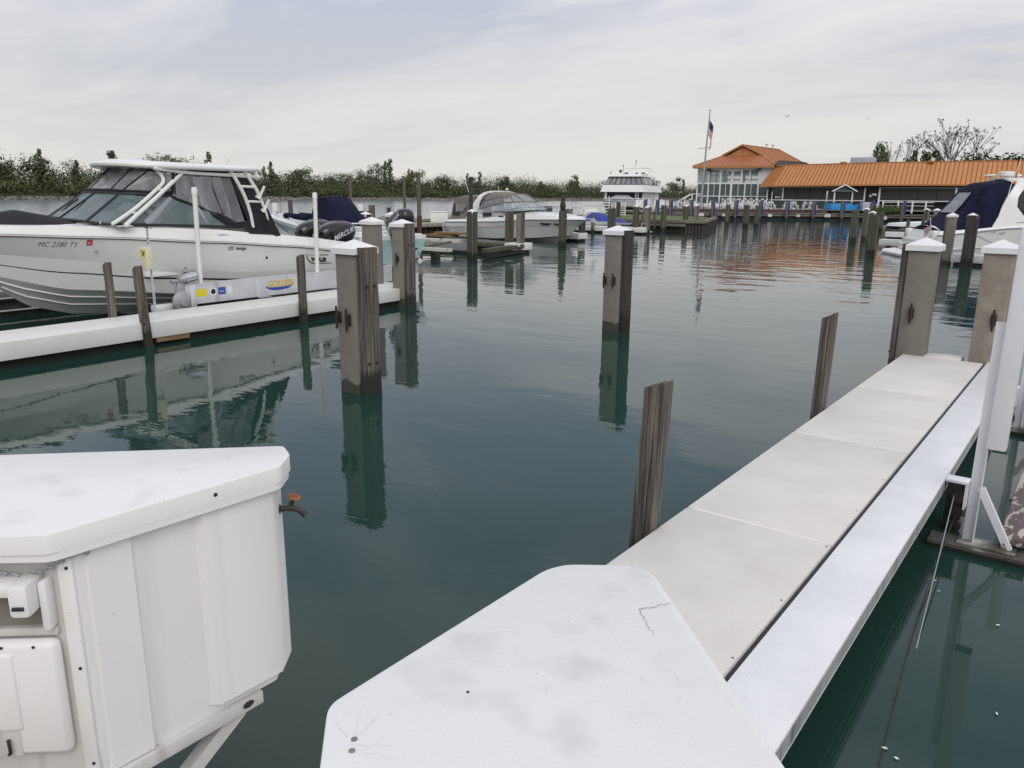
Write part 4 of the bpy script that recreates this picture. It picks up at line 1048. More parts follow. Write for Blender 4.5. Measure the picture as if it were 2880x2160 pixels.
def tubes(name, paths, r, m, parent, n=8):
    mb = MB()
    for p in paths: mb.tube(p, r, n)
    return obj(name, mb, m, parent)
def outboard(parent, x, y, z, s=1.0, tilt=0.0, txt=None, m=BLACK):
    """cowl, midsection, gearcase with skeg and propeller; x is the transom, leg hangs aft (-x)"""
    o = bpy.data.objects.new('outboard_motor', None); COL.objects.link(o); o.parent = parent
    o.location = (x, y, z); o.rotation_euler = (0, tilt, 0); o.scale = (s, s, s)
    prof = []
    for f, (x0, x1, hw) in ((0.0, (-.80, .06, .22)), (0.10, (-.90, .12, .255)), (.22, (-.97, .16, .27)), (.33, (-.99, .13, .265)), (.42, (-.95, .02, .245)), (.49, (-.86, -.14, .20)), (.535, (-.72, -.30, .12)), (.545, (-.62, -.36, .05))):
        r_ = []
        for k in range(20):
            a = 2 * math.pi * k / 20; c, s_ = math.cos(a), math.sin(a)
            e = 0.62
            r_.append(((x0 + x1) / 2 + (x1 - x0) / 2 * math.copysign(abs(c) ** e, c), hw * math.copysign(abs(s_) ** e, s_) * (0.82 + .18 * (1 - max(0, c))), f))
        prof.append(r_)
    mb = MB(); mb.loft(prof); obj('cowl', mb, m, o)
    mb = MB(); mb.box(-.66, -.40, -.09, .09, .515, .56, .02); obj('air_intake', mb, RUBBER, o)
    mb = MB(); mb.loft([[(-.78, -.13, 0.02), (-.14, -.13, .02), (-.14, .13, .02), (-.78, .13, .02)], [(-.66, -.10, -.3), (-.22, -.10, -.3), (-.22, .10, -.3), (-.66, .10, -.3)], [(-.62, -.06, -.85), (-.28, -.06, -.85), (-.28, .06, -.85), (-.62, .06, -.85)]]); mb.box(-.80, -.20, -.12, .12, -.72, -.69, .01)
    mb.tube([(-.20, 0, -.98), (-.34, 0, -.98), (-.62, 0, -.98), (-.74, 0, -.98)], [.02, .065, .07, .045], 10); mb.box(-.60, -.36, -.015, .015, -1.18, -.95); mb.loft([[(-.62, -.04, -.85), (-.28, -.04, -.85), (-.28, .04, -.85), (-.62, .04, -.85)], [(-.60, -.03, -.95), (-.3, -.03, -.95), (-.3, .03, -.95), (-.60, .03, -.95)]])
    obj('leg', mb, m, o)
    mb = MB(); mb.tube([(-.74, 0, -.98), (-.86, 0, -.98)], [.055, .04], 10)
    for k in range(3):
        a = k * 2.094; c, s_ = math.cos(a), math.sin(a)
        mb.plate([(-.76, c * .05 - s_ * .03, -.98 + s_ * .05 + c * .03), (-.80, c * .17 - s_ * .10, -.98 + s_ * .17 + c * .10), (-.83, c * .19 + s_ * .05, -.98 + s_ * .19 - c * .05), (-.84, c * .05 + s_ * .04, -.98 + s_ * .05 - c * .04)], .008)
    obj('propeller', mb, GALV, o)
    mb = MB(); mb.box(-.2, .05, -.12, .12, -.35, .05, .02); obj('mount', mb, RUBBER, o)
    if txt:
        for sg in (1, -1):
            fn = (lambda u, v, sg=sg: (-.93 + u * 1.0 if sg < 0 else -.15 - u, sg * (.262 + .004) * (1 - .15 * max(0, v) ** 2), .07 + v + (u * .32 if sg < 0 else u * -.0) + (0 if sg < 0 else .12 - u * .0)))
            if sg > 0:
                fn = lambda u, v: (-.10 - u * .98, .272 - .04 * max(0, u - .55), .06 + v + u * .33)
            lettering(txt, .175, fn, SILVER_L, o, shear=.18, bold=.004)
    return o
def bowrail(name, pts, posts, r=0.014, parent=None, m=STEEL):
    mb = MB(); mb.tube(arc(pts, 5), r, 6)
    for a, b in posts: mb.tube([a, b], r * .85, 6)
    return obj(name, mb, m, parent)

# ---------------------------------------------------------------- the big white motorboat on the left lift
wb = thing('motorboat', 'large white motorboat with hardtop and black canvas on the left lift', 'boat', (-16.35, 12.95, 0), R(-87.5), 'boats in the basin')
keel = Line(-.05, 7.75, .02, 3, [(0, .16), (.62, .14), (.80, .24), (.90, .46), (1, 1.02)], q=.6)
chine = Line(0, 8.05, 1.10, 2.3, [(0, .44), (.5, .50), (.8, .78), (1, 1.22)], q=.78)
st0 = Line(.0, 8.18, 1.17, 2.5, [(0, .62), (.35, .70), (.6, .88), (.8, 1.10), (1, 1.42)], q=.76)
st1 = Line(.0, 8.19, 1.178, 2.5, [(0, .665), (.35, .745), (.6, .915), (.8, 1.125), (1, 1.435)], q=.76)
crs = Line(.0, 8.30, 1.215, 2.7, [(0, .80), (.35, .90), (.6, 1.10), (.8, 1.38), (1, 1.60)], q=.74)
rub0 = Line(-.05, 8.62, 1.29, 3.3, [(0, 1.16), (.22, 1.40), (.45, 1.575), (.7, 1.74), (.88, 1.83), (1, 1.88)], q=.66)
rub1 = Line(-.05, 8.66, 1.325, 3.3, [(0, 1.17), (.22, 1.41), (.45, 1.585), (.7, 1.75), (.88, 1.84), (1, 1.89)], q=.66)
rub2 = Line(-.05, 8.66, 1.320, 3.3, [(0, 1.24), (.22, 1.47), (.45, 1.645), (.7, 1.81), (.88, 1.90), (1, 1.95)], q=.66)
gun = Line(-.02, 8.56, 1.205, 3.4, [(0, 1.42), (.13, 1.57), (.25, 1.68), (.45, 1.855), (.6, 1.93), (.8, 1.99), (1, 2.04)], q=.64)
mb = hull_strip(keel, chine, 3); hb = obj('hull_bottom', mb, HULL_BOT, wb)
mb = hull_strip(chine, st0, 2); mb2 = hull_strip(st1, crs, 2); mb.add(mb2.v, mb2.f); mb2 = hull_strip(crs, rub0, 3); mb.add(mb2.v, mb2.f); mb2 = transom([keel, chine, st0, st1, crs, rub0, gun]); mb.add(mb2.v, mb2.f)
hs = obj('hull', mb, GEL, wb, angle=24)
obj('boot_stripe', hull_strip(st0, st1), INK, wb)
mb = hull_strip(rub0, rub1); mb2 = hull_strip(rub1, rub2); mb.add(mb2.v, mb2.f); rr = obj('rub_rail', mb, GEL, wb, angle=20)
mb = MB()
for sg in (1, -1):
    mb.tube([(rub1.at(u).x, sg * (rub1.at(u).y + .004), rub1.at(u).z + .035) for u in US], .012, 6)
obj('rail_insert', mb, PTUBE, rr)
mb = MB()
for sg in (1, -1): mb.tube([(rub0.at(u).x, sg * (rub0.at(u).y + .012), rub0.at(u).z - .002) for u in US], .009, 5)
obj('rail_shadow_strip', mb, RED_ST, rr)
mb = hull_strip(rub2, gun, 2); mb2 = deck_mb(gun, 0, 0, .10, 0.36); mb.add(mb2.v, mb2.f)
for sg in (1, -1):               # side decks beside the cockpit
    mb.loft([[(gun.at(u).x, sg * gun.at(u).y, gun.at(u).z), (gun.at(u).x, sg * (gun.at(u).y - .30), gun.at(u).z + .02), (gun.at(u).x, sg * (gun.at(u).y - .33), gun.at(u).z - .8)] for u in US if u < .62], closed=False)
mb.box(0, .1, -1.0, 1.0, .5, 1.42); mb.box(0, 5.2, -1.0, 1.0, .95, 1.0)
obj('deck', mb, GEL, wb)
# strakes on the bottom
mb = MB()
for fr_, z_ in ((.72, 0), (.40, 0)):
    for sg in (1, -1):
        mb.tube([(lerp(keel.at(u).x, chine.at(u).x, fr_), sg * lerp(keel.at(u).y, chine.at(u).y, fr_), lerp(keel.at(u).z, chine.at(u).z, fr_)) for u in US if u < .97], .022, 5)
    
obj('bottom_strake', mb, GEL, hb)
P_ = side_fn(crs, rub0, 1, .007); P2 = side_fn(st1, crs, 1, .007)
lettering('MC 2380 TY', .145, lambda u, v: P_(7.05 - u * .82, 1.625 + v * .9 - u * .04), INK, wb, shear=.3, bold=-.0015, name='registration')
o_ = obj('registration_sticker', MB().add([P_(6.28 - a, 1.615 + b) for a, b in ((0, 0), (.10, 0), (.10, .11), (0, .11))], [(0, 1, 2, 3)]), RED_L, wb, angle=0)
P3 = side_fn(crs, rub0, 1, .010)
lettering('20', .07, lambda u, v: P3(6.27 - u, 1.64 + v), CAPW, o_)
lettering('270  Vantage', .105, lambda u, v: P_(3.48 - u * .80, 1.405 + v - u * .02), INK, wb, shear=.3, bold=.0015)
lg = obj('logo', MB().add([P_(1.40 - a, b) for a, b in ((0, 1.20), (.02, 1.20), (.06, 1.10), (.13, 1.03), (.22, .985), (.80, .955), (.80, .94), (.21, .965), (.11, 1.015), (.035, 1.09))], [tuple(range(10))]), INK, wb, angle=0)
obj('logo_line', MB().add([P_(1.38 - a, b) for a, b in ((0, 1.195), (.38, 1.165), (.38, 1.158), (0, 1.186))], [(0, 1, 2, 3)]), INK, lg, angle=0)
lettering('WHALER', .15, lambda u, v: P3(1.24 - u * .76, 1.03 + v * .9 - u * .055), INK, lg, bold=.008)
lettering('BOSTON', .062, lambda u, v: P3(.98 - u * .95, 1.150 + v * .85 - u * .055), INK, lg, bold=.001)
for x_, z_ in ((6.1, 1.50), (4.40, 1.08), (2.5, 1.19)):
    q = P_(x_, z_); obj('drain_fitting', MB().lathe([(.0, 0), (.028, 0), (.028, .008), (.014, .008), (.012, .002), (0, .002)], 10, Matrix.Translation(q) @ Matrix.Rotation(R(-90), 4, 'X')), GALV if x_ > 3 else INK, wb)
q = side_fn(rub2, gun, 1, .004)
obj('scupper_vent', MB().loft([[(3.72, q(3.72, 1.735).y, 1.735), (3.6, q(3.6, 1.74).y + .012, 1.76), (3.36, q(3.36, 1.73).y, 1.725), (3.6, q(3.6, 1.72).y + .012, 1.715)], [(3.72, q(3.72, 1.735).y - .03, 1.735), (3.6, q(3.6, 1.74).y - .03, 1.75), (3.36, q(3.36, 1.73).y - .03, 1.725), (3.6, q(3.6, 1.72).y - .03, 1.715)]]), STEEL, wb)
for x_ in (.3, .65, .98, 1.28, 1.6): 
    z_ = gun.side(x_).z - .05; obj('snap', MB().lathe([(0, 0), (.011, 0), (.009, .006), (0, .007)], 8, Matrix.Translation(q(x_, z_)) @ Matrix.Rotation(R(-90), 4, 'X')), STEEL, wb)
# black bow cover: tent with a ridge point
mb = MB(); rings = []
for u, zc, k in ((.70, .10, .80), (.745, .13, .86), (.785, .20, .9), (.82, .27, .92), (.86, .21, .93), (.91, .13, .94), (.96, .07, .95), (.995, .02, .9)):
    p = gun.at(u); y = p.y * k
    rings.append([(p.x - (.12 if abs(f) > .9 else 0), y * f, p.z + .012 + (zc + .02 * math.sin(f * 9 + u * 20)) * (1 - abs(f) ** 1.5)) for f in (-1, -.75, -.5, -.25, 0, .25, .5, .75, 1)])
mb.loft(rings, closed=False); obj('bow_cover', mb, CANVAS_K, wb)
obj('cleat', MB().tube(arc([(6.02, 1.0, 2.0), (6.0, 1.0, 2.06), (5.9, 1.0, 2.02), (5.72, 1.02, 2.0)], 3), .014, 6), STEEL, wb)
# windshield: wrap-round frame, raked front panes and side panes
BASEW = [(6.30, 0, 2.08), (6.27, .45, 2.07), (6.18, .80, 2.05), (5.95, 1.02, 2.01), (4.9, 1.10, 1.965), (3.9, 1.12, 1.92), (3.05, 1.12, 1.87)]
TOPW = [(5.52, 0, 2.585), (5.49, .40, 2.58), (5.42, .70, 2.57), (5.2, .90, 2.56), (4.55, .98, 2.535), (3.59, 1.06, 2.19), (3.05, 1.11, 1.90)]
GW = bpy.data.objects.new('windshield', None); COL.objects.link(GW); GW.parent = wb
for sg in (1, -1):
    b_ = [Vector((x, sg * y, z)) for x, y, z in BASEW]; t_ = [Vector((x, sg * y, z)) for x, y, z in TOPW]
    for i in range(len(b_) - 1):
        P = [b_[i], b_[i + 1], t_[i + 1], t_[i]]
        if i == 5: P = [b_[i], b_[i + 1], t_[i]]
        if i == 4: P = [b_[4], b_[5], t_[5], Vector((4.31, sg * 1.0, 2.43)), t_[4]]
        obj('pane', MB().plate(P, .008), GLASS_T, GW, angle=0)
    fr = MB(); fr.tube(b_, .028, 6); fr.tube(t_[:5] + arc([t_[4], Vector((4.31, sg * 1.0, 2.43)), t_[5], t_[6]], 3), .034, 6)
    for i in (0, 2): fr.tube([b_[i], t_[i]], .026 if i else .02, 6)
    obj('frame', fr, RUBBER, GW)
    pf = MB(); pf.beam(b_[4] + Vector((.25, -.02 * sg, 0)), t_[4] + Vector((-.15, -.02 * sg, -.02)), .03, .20); pf.beam(b_[4] + Vector((-1.05, -.02 * sg, 0)), Vector((4.0, sg * 1.02, 2.32)), .03, .08); obj('pillar', pf, LAV if sg > 0 else RUBBER, GW)
for w_ in ([(6.05, -.35, 2.22), (5.72, -.32, 2.46)], [(6.0, -.30, 2.27), (5.65, -.55, 2.5)], [(6.05, .15, 2.22), (5.75, .05, 2.44)]):
    obj('wiper', MB().tube(w_, .014, 5), RUBBER, GW)
# dash, helm seats and lounge seen through the glass
mb = MB(); mb.loft([[(6.1, -.8, 2.0), (6.1, .8, 2.0), (6.0, .8, 2.06), (6.0, -.8, 2.06)], [(5.3, -.95, 2.0), (5.3, .95, 2.0), (5.25, .9, 2.22), (5.25, -.9, 2.22)], [(4.95, -.95, 1.6), (4.95, .95, 1.6), (4.95, .95, 2.12), (4.95, -.95, 2.12)]]); obj('dashboard', mb, LAV, wb)
for y_ in (.5, -.5):
    sx_ = obj('helm_seat', MB().box(3.6, 4.15, y_ - .30, y_ + .30, 1.62, 1.82, .06).box(3.52, 3.72, y_ - .30, y_ + .30, 1.75, 2.22, .06).box(3.75, 3.95, y_ - .12, y_ + .12, 1.0, 1.62), SEATW, wb)
obj('lounge_seat', MB().box(2.4, 3.3, .35, .98, 1.3, 1.95, .06).box(2.3, 2.5, -.9, .9, 1.3, 1.98, .05), SEATW, wb)
obj('bulkhead', MB().box(3.25, 3.36, -.95, -.15, 1.0, 2.5, .02), LAV, wb)
# hardtop
mb = MB()
def htring(z, g, dz=0):
    o = []
    for x, y in ((5.42, 0), (5.38, .30), (5.26, .62), (5.0, .95), (4.6, 1.12), (4.0, 1.18), (3.0, 1.20), (2.55, 1.19), (2.42, 1.05), (2.38, .5), (2.38, 0)):
        o.append((lerp(3.9, x, g), y * g, z + .045 * math.sin(max(0, (x - 3.9) / 1.5) * 1.57) * (1 - (y / 1.2) ** 2) + dz * (1 - (y / 1.2) ** 2)))
    return o + [(p[0], -p[1], p[2]) for p in reversed(o[1:-1])]
mb.loft([htring(3.045, .90), htring(3.04, .965), htring(3.065, .995), htring(3.105, 1.0), htring(3.145, .975), htring(3.175, .90, .01), htring(3.185, .6, .025)])
ht = obj('hardtop', mb, GEL, wb, angle=50)
obj('light', MB().lathe([(.0, 0), (.04, 0), (.04, .02), (.015, .025), (.015, .10), (.035, .10), (.035, .16), (0, .165)], 10, Matrix.Translation((2.46, 0, 3.19))), PTUBE, ht)
obj('antenna_base', MB().lathe([(0, 0), (.10, 0), (.09, .02), (.03, .03), (.015, .06), (0, .06)], 12, Matrix.Translation((3.0, .1, 3.2))), GEL, ht)
mb = MB(); mb.box(2.6, 4.3, -1.0, 1.0, 3.025, 3.042); obj('headliner', mb, RUBBER, ht)
pp = bpy.data.objects.new('hardtop_frame', None); COL.objects.link(pp); pp.parent = wb
for sg in (1, -1):
    s = lambda x, y, z: (x, sg * y, z)
    f = MB()
    f.tube([s(5.62, 1.13, 1.97), s(4.93, 1.08, 2.47), s(4.16, 1.0, 3.05)], .043, 10)
    f.tube(arc([s(5.86, 1.11, 2.0), s(5.35, 1.07, 2.29), s(4.78, 1.02, 2.70), s(4.66, .98, 2.82), s(4.67, .95, 2.92), s(4.76, .90, 3.06)], 5), .036, 10)
    f.tube([s(4.86, 1.05, 2.66), s(4.70, 1.05, 2.64)], .022, 8); f.tube([s(5.47, 1.1, 2.22), s(5.31, 1.1, 2.19)], .022, 8)
    f.tube(arc([s(4.85, 1.0, 3.06), s(4.5, 1.03, 3.02), s(4.1, 1.05, 2.985), s(3.3, 1.06, 2.965), s(2.60, 1.06, 2.945), s(2.52, 1.04, 2.99), s(2.62, 1.0, 3.05)], 4), .036, 8)
    f.box(5.50, 5.78, sg * 1.13 - .07, sg * 1.13 + .07, 1.955, 1.975, .006)
    obj('front_tube', f, PTUBE, pp)
    f = MB()
    f.tube(arc([s(3.17, 1.10, 3.05), s(3.02, 1.11, 2.80), s(2.88, 1.12, 2.52), s(2.78, 1.13, 2.18), s(2.74, 1.14, 1.86)], 4), .040, 9)
    f.tube(arc([s(2.82, 1.10, 3.05), s(2.66, 1.11, 2.82), s(2.52, 1.12, 2.58), s(2.38, 1.13, 2.20), s(2.31, 1.14, 1.82)], 4), .040, 9)
    for (xa, xb, z) in ((2.96, 2.58, 2.735), (2.85, 2.48, 2.42), (2.77, 2.40, 2.12)): f.tube([s(xa, 1.115, z), s(xb, 1.115, z - .01)], .030, 8)
    obj('ladder_rack', f, PTUBE, pp)
    for (xa, za, xb, zb) in ((2.55, 2.47, 2.41, 2.75), (2.45, 2.18, 2.31, 2.46)):
        f = MB(); f.tube([s(xa, 1.17, za), s(xb, 1.19, zb - .02), s(xb - .006, 1.19, zb)], [.030, .030, .038], 10); f.lathe([(0, -.03), (.035, -.03), (.035, .03), (0, .03)], 8, Matrix.Translation(s(xa + .02, 1.14, za + .05)) @ Matrix.Rotation(R(90), 4, 'X')); obj('rod_holder', f, PTUBE, pp)
# enclosure: clear vinyl sheets with black canvas borders
en = bpy.data.objects.new('enclosure', None); COL.objects.link(en); en.parent = wb
FT = [(4.98, 0, 3.06), (4.96, .42, 3.06), (4.80, .80, 3.05), (4.45, 1.0, 3.04)]
FB = [(5.50, 0, 2.61), (5.47, .40, 2.61), (5.40, .70, 2.60), (4.53, 1.0, 2.57)]
for sg in (1, -1):
    for i in range(3):
        P = [(FB[i][0], sg * FB[i][1], FB[i][2]), (FB[i + 1][0], sg * FB[i + 1][1], FB[i + 1][2]), (FT[i + 1][0], sg * FT[i + 1][1], FT[i + 1][2]), (FT[i][0], sg * FT[i][1], FT[i][2])]
        obj('clear_panel', MB().plate(P, .004), VINYL, en, angle=0)
    mb = MB()
    for i in (1, 2): mb.tube([(FB[i][0], sg * FB[i][1], FB[i][2]), (FT[i][0], sg * FT[i][1], FT[i][2])], .016, 5)
    mb.tube([(x, sg * y, z + .015) for x, y, z in FB], .035, 6); mb.beam((4.52, sg * 1.01, 2.56), (4.45, sg * 1.01, 3.03), .02, .10)
    mb.tube([(x, sg * y, z - .03) for x, y, z in FT], .022, 5)
    obj('canvas_border', mb, CANVAS_K, en)
    mb = MB(); n = 7
    top_ = [(4.42, 2.93), (4.0, 2.94), (3.65, 2.93), (3.4, 2.93), (3.16, 2.92)]; bot_ = [(4.45, 2.50), (4.0, 2.33), (3.59, 2.17), (3.2, 1.99), (2.90, 1.93)]
    for i in range(4):
        P = [(top_[i][0], sg * 1.03, top_[i][1]), (top_[i + 1][0], sg * 1.05, top_[i + 1][1]), (bot_[i + 1][0], sg * 1.11, bot_[i + 1][1]), (bot_[i][0], sg * 1.04, bot_[i][1])]
        obj('clear_panel', MB().plate(P, .004), VINYL, en, angle=0)
    mb = MB(); mb.tube([(3.68, sg * 1.045, 2.93), (3.40, sg * 1.09, 2.06)], .008, 5); mb.beam((4.42, sg * 1.03, 2.955), (3.16, sg * 1.05, 2.935), .012, .06)
    mb.plate([(3.19, sg * 1.055, 2.95), (2.60, sg * 1.06, 2.92), (2.05, sg * 1.20, 1.66), (2.20, sg * 1.215, 1.65), (2.26, sg * 1.205, 1.69), (2.88, sg * 1.20, 1.73), (2.98, sg * 1.17, 1.85), (3.35, sg * 1.12, 1.88), (3.75, sg * 1.08, 2.18), (3.55, sg * 1.09, 2.13), (3.2, sg * 1.12, 1.98), (2.86, sg * 1.13, 2.0)], .012)
    obj('canvas_side', mb, CANVAS_K, en, angle=0)
mb = MB(); mb.plate([(2.6, 1.05, 2.93), (2.6, -1.05, 2.93), (2.1, -1.1, 1.7), (2.1, 1.1, 1.7)], .01); obj('canvas_back', mb, CANVAS_K, en, angle=0)
obj('roof_strut', MB().tube([(4.0, .95, 2.96), (3.84, 1.0, 2.4), (3.86, 1.02, 1.95)], .015, 6), PTUBE, en)
e1 = outboard(wb, .08, .40, 1.36, 1.02, 0, 'MERCURY'); e2 = outboard(wb, .08, -.42, 1.38, 1.02, 0, 'MERCURY')
mb = MB(); mb.box(-.35, .1, -.95, .95, 1.0, 1.30, .04); obj('engine_bracket', mb, GEL, wb)

# ---------------------------------------------------------------- pale aqua centre console with a navy cover
cb_ = thing('centre_console_boat', 'pale aqua open motorboat with a navy console cover and tilted outboard', 'boat', (-17.15, 16.5, 0), R(173), 'boats in the basin')
k_ = Line(0, 6.2, .02, 3, [(0, .45), (.65, .45), (.85, .70), (1, 1.25)]); c_ = Line(0, 6.5, 1.0, 2.4, [(0, .75), (.5, .80), (1, 1.35)], q=.75)
r_ = Line(-.02, 7.05, 1.22, 3.0, [(0, 1.26), (.4, 1.42), (.75, 1.62), (1, 1.78)], q=.62); g_ = Line(-.02, 7.12, 1.25, 3.0, [(0, 1.38), (.4, 1.54), (.75, 1.73), (1, 1.90)], q=.62)
gi = Line(.4, 6.8, 1.02, 3.0, [(0, 1.40), (.4, 1.56), (.75, 1.75), (1, 1.90)], q=.62)
mb = hull_strip(k_, c_, 2); mb2 = hull_strip(c_, r_, 2); mb.add(mb2.v, mb2.f); mb2 = transom([k_, c_, r_]); mb.add(mb2.v, mb2.f); obj('hull', mb, AQUA, cb_, angle=25)
mb = hull_strip(r_, g_); mb2 = hull_strip(g_, gi); mb.add(mb2.v, mb2.f); mb2 = transom([r_, g_]); mb.add(mb2.v, mb2.f); mb.box(.0, .45, -1.15, 1.15, 1.2, 1.42, .05); obj('gunwale', mb, GEL, cb_)
mb = MB(); mb.box(.3, 5.6, -.95, .95, 1.0, 1.04); mb2 = hull_strip(Line(.4, 6.7, .98, 3, [(0, 1.04), (1, 1.2)], q=.62), gi); mb.add(mb2.v, mb2.f); obj('liner', mb, GEL_D, cb_)
# cover: tall over the console, long forward tongue
mb = MB(); rings = []
for x, yt, zt, zb in ((1.85, .26, 1.66, 1.40), (2.2, .40, 1.98, 1.44), (2.62, .44, 2.30, 1.50), (2.90, .42, 2.50, 1.52), (3.40, .40, 2.52, 1.56), (3.62, .40, 2.46, 1.58), (3.80, .44, 1.95, 1.62)):
    rings.append([(x, -.60, zb), (x - .03, -.54, lerp(zb, zt, .45)), (x, -yt, zt - .04), (x, -yt * .4, zt + .01), (x, yt * .4, zt + .01), (x, yt, zt - .04), (x - .03, .54, lerp(zb, zt, .45)), (x, .60, zb)])
mb.loft(rings); obj('console_cover', mb, CANVAS_N, cb_, angle=60)
mb = MB(); mb.tube(arc([(4.3, .3, 1.80), (4.9, .35, 1.83), (5.4, .35, 1.85), (5.75, .3, 1.84)], 4), [.10] * 12 + [.10], 8); mb.tube(arc([(4.3, -.3, 1.80), (4.9, -.35, 1.83), (5.7, -.25, 1.86)], 4), .09, 8); obj('rolled_top', mb, CANVAS_N, cb_)
tubes('top_frame', [[(5.6, .35, 1.82), (3.6, .8, 1.62)], [(5.65, .3, 1.76), (3.9, .9, 1.58)], [(5.6, -.3, 1.82), (3.8, -.8, 1.62)]], .016, PTUBE, cb_)
tubes('bow_rail', [arc([(6.2, .7, 1.83), (5.9, .8, 1.92), (5.3, .95, 1.90), (5.1, 1.0, 1.76)], 4), arc([(6.2, -.7, 1.83), (5.9, -.8, 1.92), (5.3, -.95, 1.90), (5.1, -1.0, 1.76)], 4)], .014, STEEL, cb_)
obj('bow_light', MB().lathe([(0, 0), (.05, 0), (.05, .05), (.02, .08), (0, .08)], 8, Matrix.Translation((6.85, 0, 1.9))), STEEL, cb_)
tubes('leaning_post', [[(1.6, .5, 1.05), (1.6, .5, 1.75)], [(1.6, -.5, 1.05), (1.6, -.5, 1.75)], [(1.6, -.5, 1.7), (1.6, .5, 1.7)], [(1.2, -.5, 1.6), (1.6, -.5, 1.7)]], .02, PTUBE, cb_)
obj('seat', MB().box(1.0, 1.5, -.5, .5, 1.35, 1.62, .05), SEATW, cb_)
obj('stern_seat', MB().box(.35, .75, -.9, .9, 1.3, 1.5, .05), GEL, cb_)
outboard(cb_, -.02, 0, 1.42, 1.0, R(22), 'YAMAHA')
sp = side_fn(c_, r_, 1, .008)
lettering('TZ 7', .24, lambda u, v: sp(1.75 - u, 1.02 + v), INK, cb_, shear=.2)
lettering('fc', .26, lambda u, v: (-.03 + .02, -.92 + u * .0 - u * .8 + .2, .98 + v), INK, cb_, shear=.3)

# ---------------------------------------------------------------- white cruiser with taupe canvas
cz = thing('cabin_cruiser', 'white cabin cruiser with taupe canvas, radar arch and red pinstripe', 'boat', (-34.6, 39.0, 0), R(-9.2), 'boats in the basin')
k_ = Line(.3, 9.9, .02, 3, [(0, -.45), (.7, -.40), (.9, -.2), (1, .12)]); c_ = Line(.35, 10.2, 1.45, 2.5, [(0, -.02), (.45, 0), (.75, .14), (1, .36)], q=.75)
n_ = Line(.45, 10.85, 1.64, 2.8, [(0, .50), (.4, .66), (.7, .83), (1, .93)], q=.7); m_ = Line(.9, 11.35, 1.68, 3.1, [(0, .84), (.4, .98), (.7, 1.18), (.9, 1.25), (1, 1.28)], q=.66)
s_ = Line(.95, 11.5, 1.70, 3.1, [(0, .94), (.4, 1.06), (.7, 1.26), (1, 1.32)], q=.66); g_ = Line(1.15, 11.35, 1.56, 3.2, [(0, 1.06), (.25, 1.16), (.42, 1.32), (.62, 1.52), (.8, 1.50), (1, 1.38)], q=.64)
mb = hull_strip(k_, c_, 2); obj('hull_bottom', mb, HULL_BOT, cz)
mb = hull_strip(c_, n_, 2); mb2 = hull_strip(n_, m_, 2); mb.add(mb2.v, mb2.f); mb2 = transom([k_, c_, n_, m_, g_]); mb.add(mb2.v, mb2.f); obj('hull', mb, GEL, cz, angle=22)
obj('waterline_stripe', hull_strip(Line(.36, 10.21, 1.452, 2.5, [(0, -.05), (.45, -.02), (.75, .10), (1, .34)], q=.75), Line(.36, 10.23, 1.47, 2.5, [(0, .03), (.45, .05), (.75, .185), (1, .40)], q=.75)), INK, cz)
for k in (0, 1): obj('pinstripe', hull_strip(Line(.6 - .1 * k, 10.86, 1.652, 2.8, [(0, .525 + .05 * k), (.4, .685 + .05 * k), (.7, .855 + .035 * k), (1, .95 + .02 * k)], q=.7), Line(.6 - .1 * k, 10.88, 1.657, 2.8, [(0, .545 + .05 * k), (.4, .705 + .05 * k), (.7, .872 + .035 * k), (1, .965 + .02 * k)], q=.7)), RED_L if k == 0 else INK, cz)
rb = hull_strip(m_, s_); obj('rub_rail', rb, GALV, cz)
mb = hull_strip(s_, g_, 2); mb2 = deck_mb(g_, 0, 0, .16, .0); mb.add(mb2.v, mb2.f); dk = obj('deck', mb, GEL, cz)
mb = MB(); mb.loft([[(-.15, -1.35, .18), (-.15, 1.35, .18), (-.12, 1.4, .32), (-.12, -1.4, .32)], [(.9, -1.5, .02), (.9, 1.5, .02), (1.0, 1.5, .36), (1.0, -1.5, .36)]]); obj('swim_platform', mb, GEL, cz)
for x_, u_ in ((9.20, 1), (10.02, 2)):
    p = lerp(0, 1, .45); sp = side_fn(n_, m_, -1, .01); q = sp(x_, 1.055)
    tan = (sp(x_ + .1, 1.055) - sp(x_ - .1, 1.055)).normalized()
    obj('porthole', MB().add([q + tan * (.36 * math.cos(a)) + Vector((0, 0, .09 * math.sin(a))) for a in [k * math.pi / 8 for k in range(16)]], [tuple(range(16))]), GLASS_D, cz, angle=0)
sp = side_fn(s_, g_, -1, .01); q = sp(6.0, 1.35)
obj('deck_port', MB().add([q + Vector((.26 * math.cos(a), 0, .075 * math.sin(a))) for a in [k * math.pi / 8 for k in range(16)]], [tuple(range(16))]), GLASS_D, cz, angle=0)
lettering('Sundancer', .17, lambda u, v: sp(3.95 + u, 1.17 + v * .8), SILVER_L, cz, shear=.35)
# arch
mb = MB()
for sg in (1, -1):
    mb.loft([[(x - w_ / 2, sg * (y - .07), z), (x + w_ / 2, sg * (y - .07), z), (x + w_ / 2, sg * (y + .05), z), (x - w_ / 2, sg * (y + .05), z)] for x, y, z, w_ in ((3.25, 1.45, 1.2, .95), (3.55, 1.42, 1.75, .62), (3.72, 1.34, 2.2, .45), (3.95, 1.22, 2.55, .42), (4.2, 1.0, 2.74, .5))])
mb.loft([[(3.95, y, z), (4.45, y, z + .02), (4.45, y, z + .10), (3.95, y, z + .08)] for y, z in ((-1.05, 2.68), (-.5, 2.76), (.5, 2.76), (1.05, 2.68))]); obj('radar_arch', mb, GEL, cz, angle=50)
obj('antenna', MB().tube([(3.3, -1.35, 2.1), (2.9, -1.4, 2.9), (1.9, -1.42, 5.2)], [.02, .015, .006], 5), PTUBE, cz)
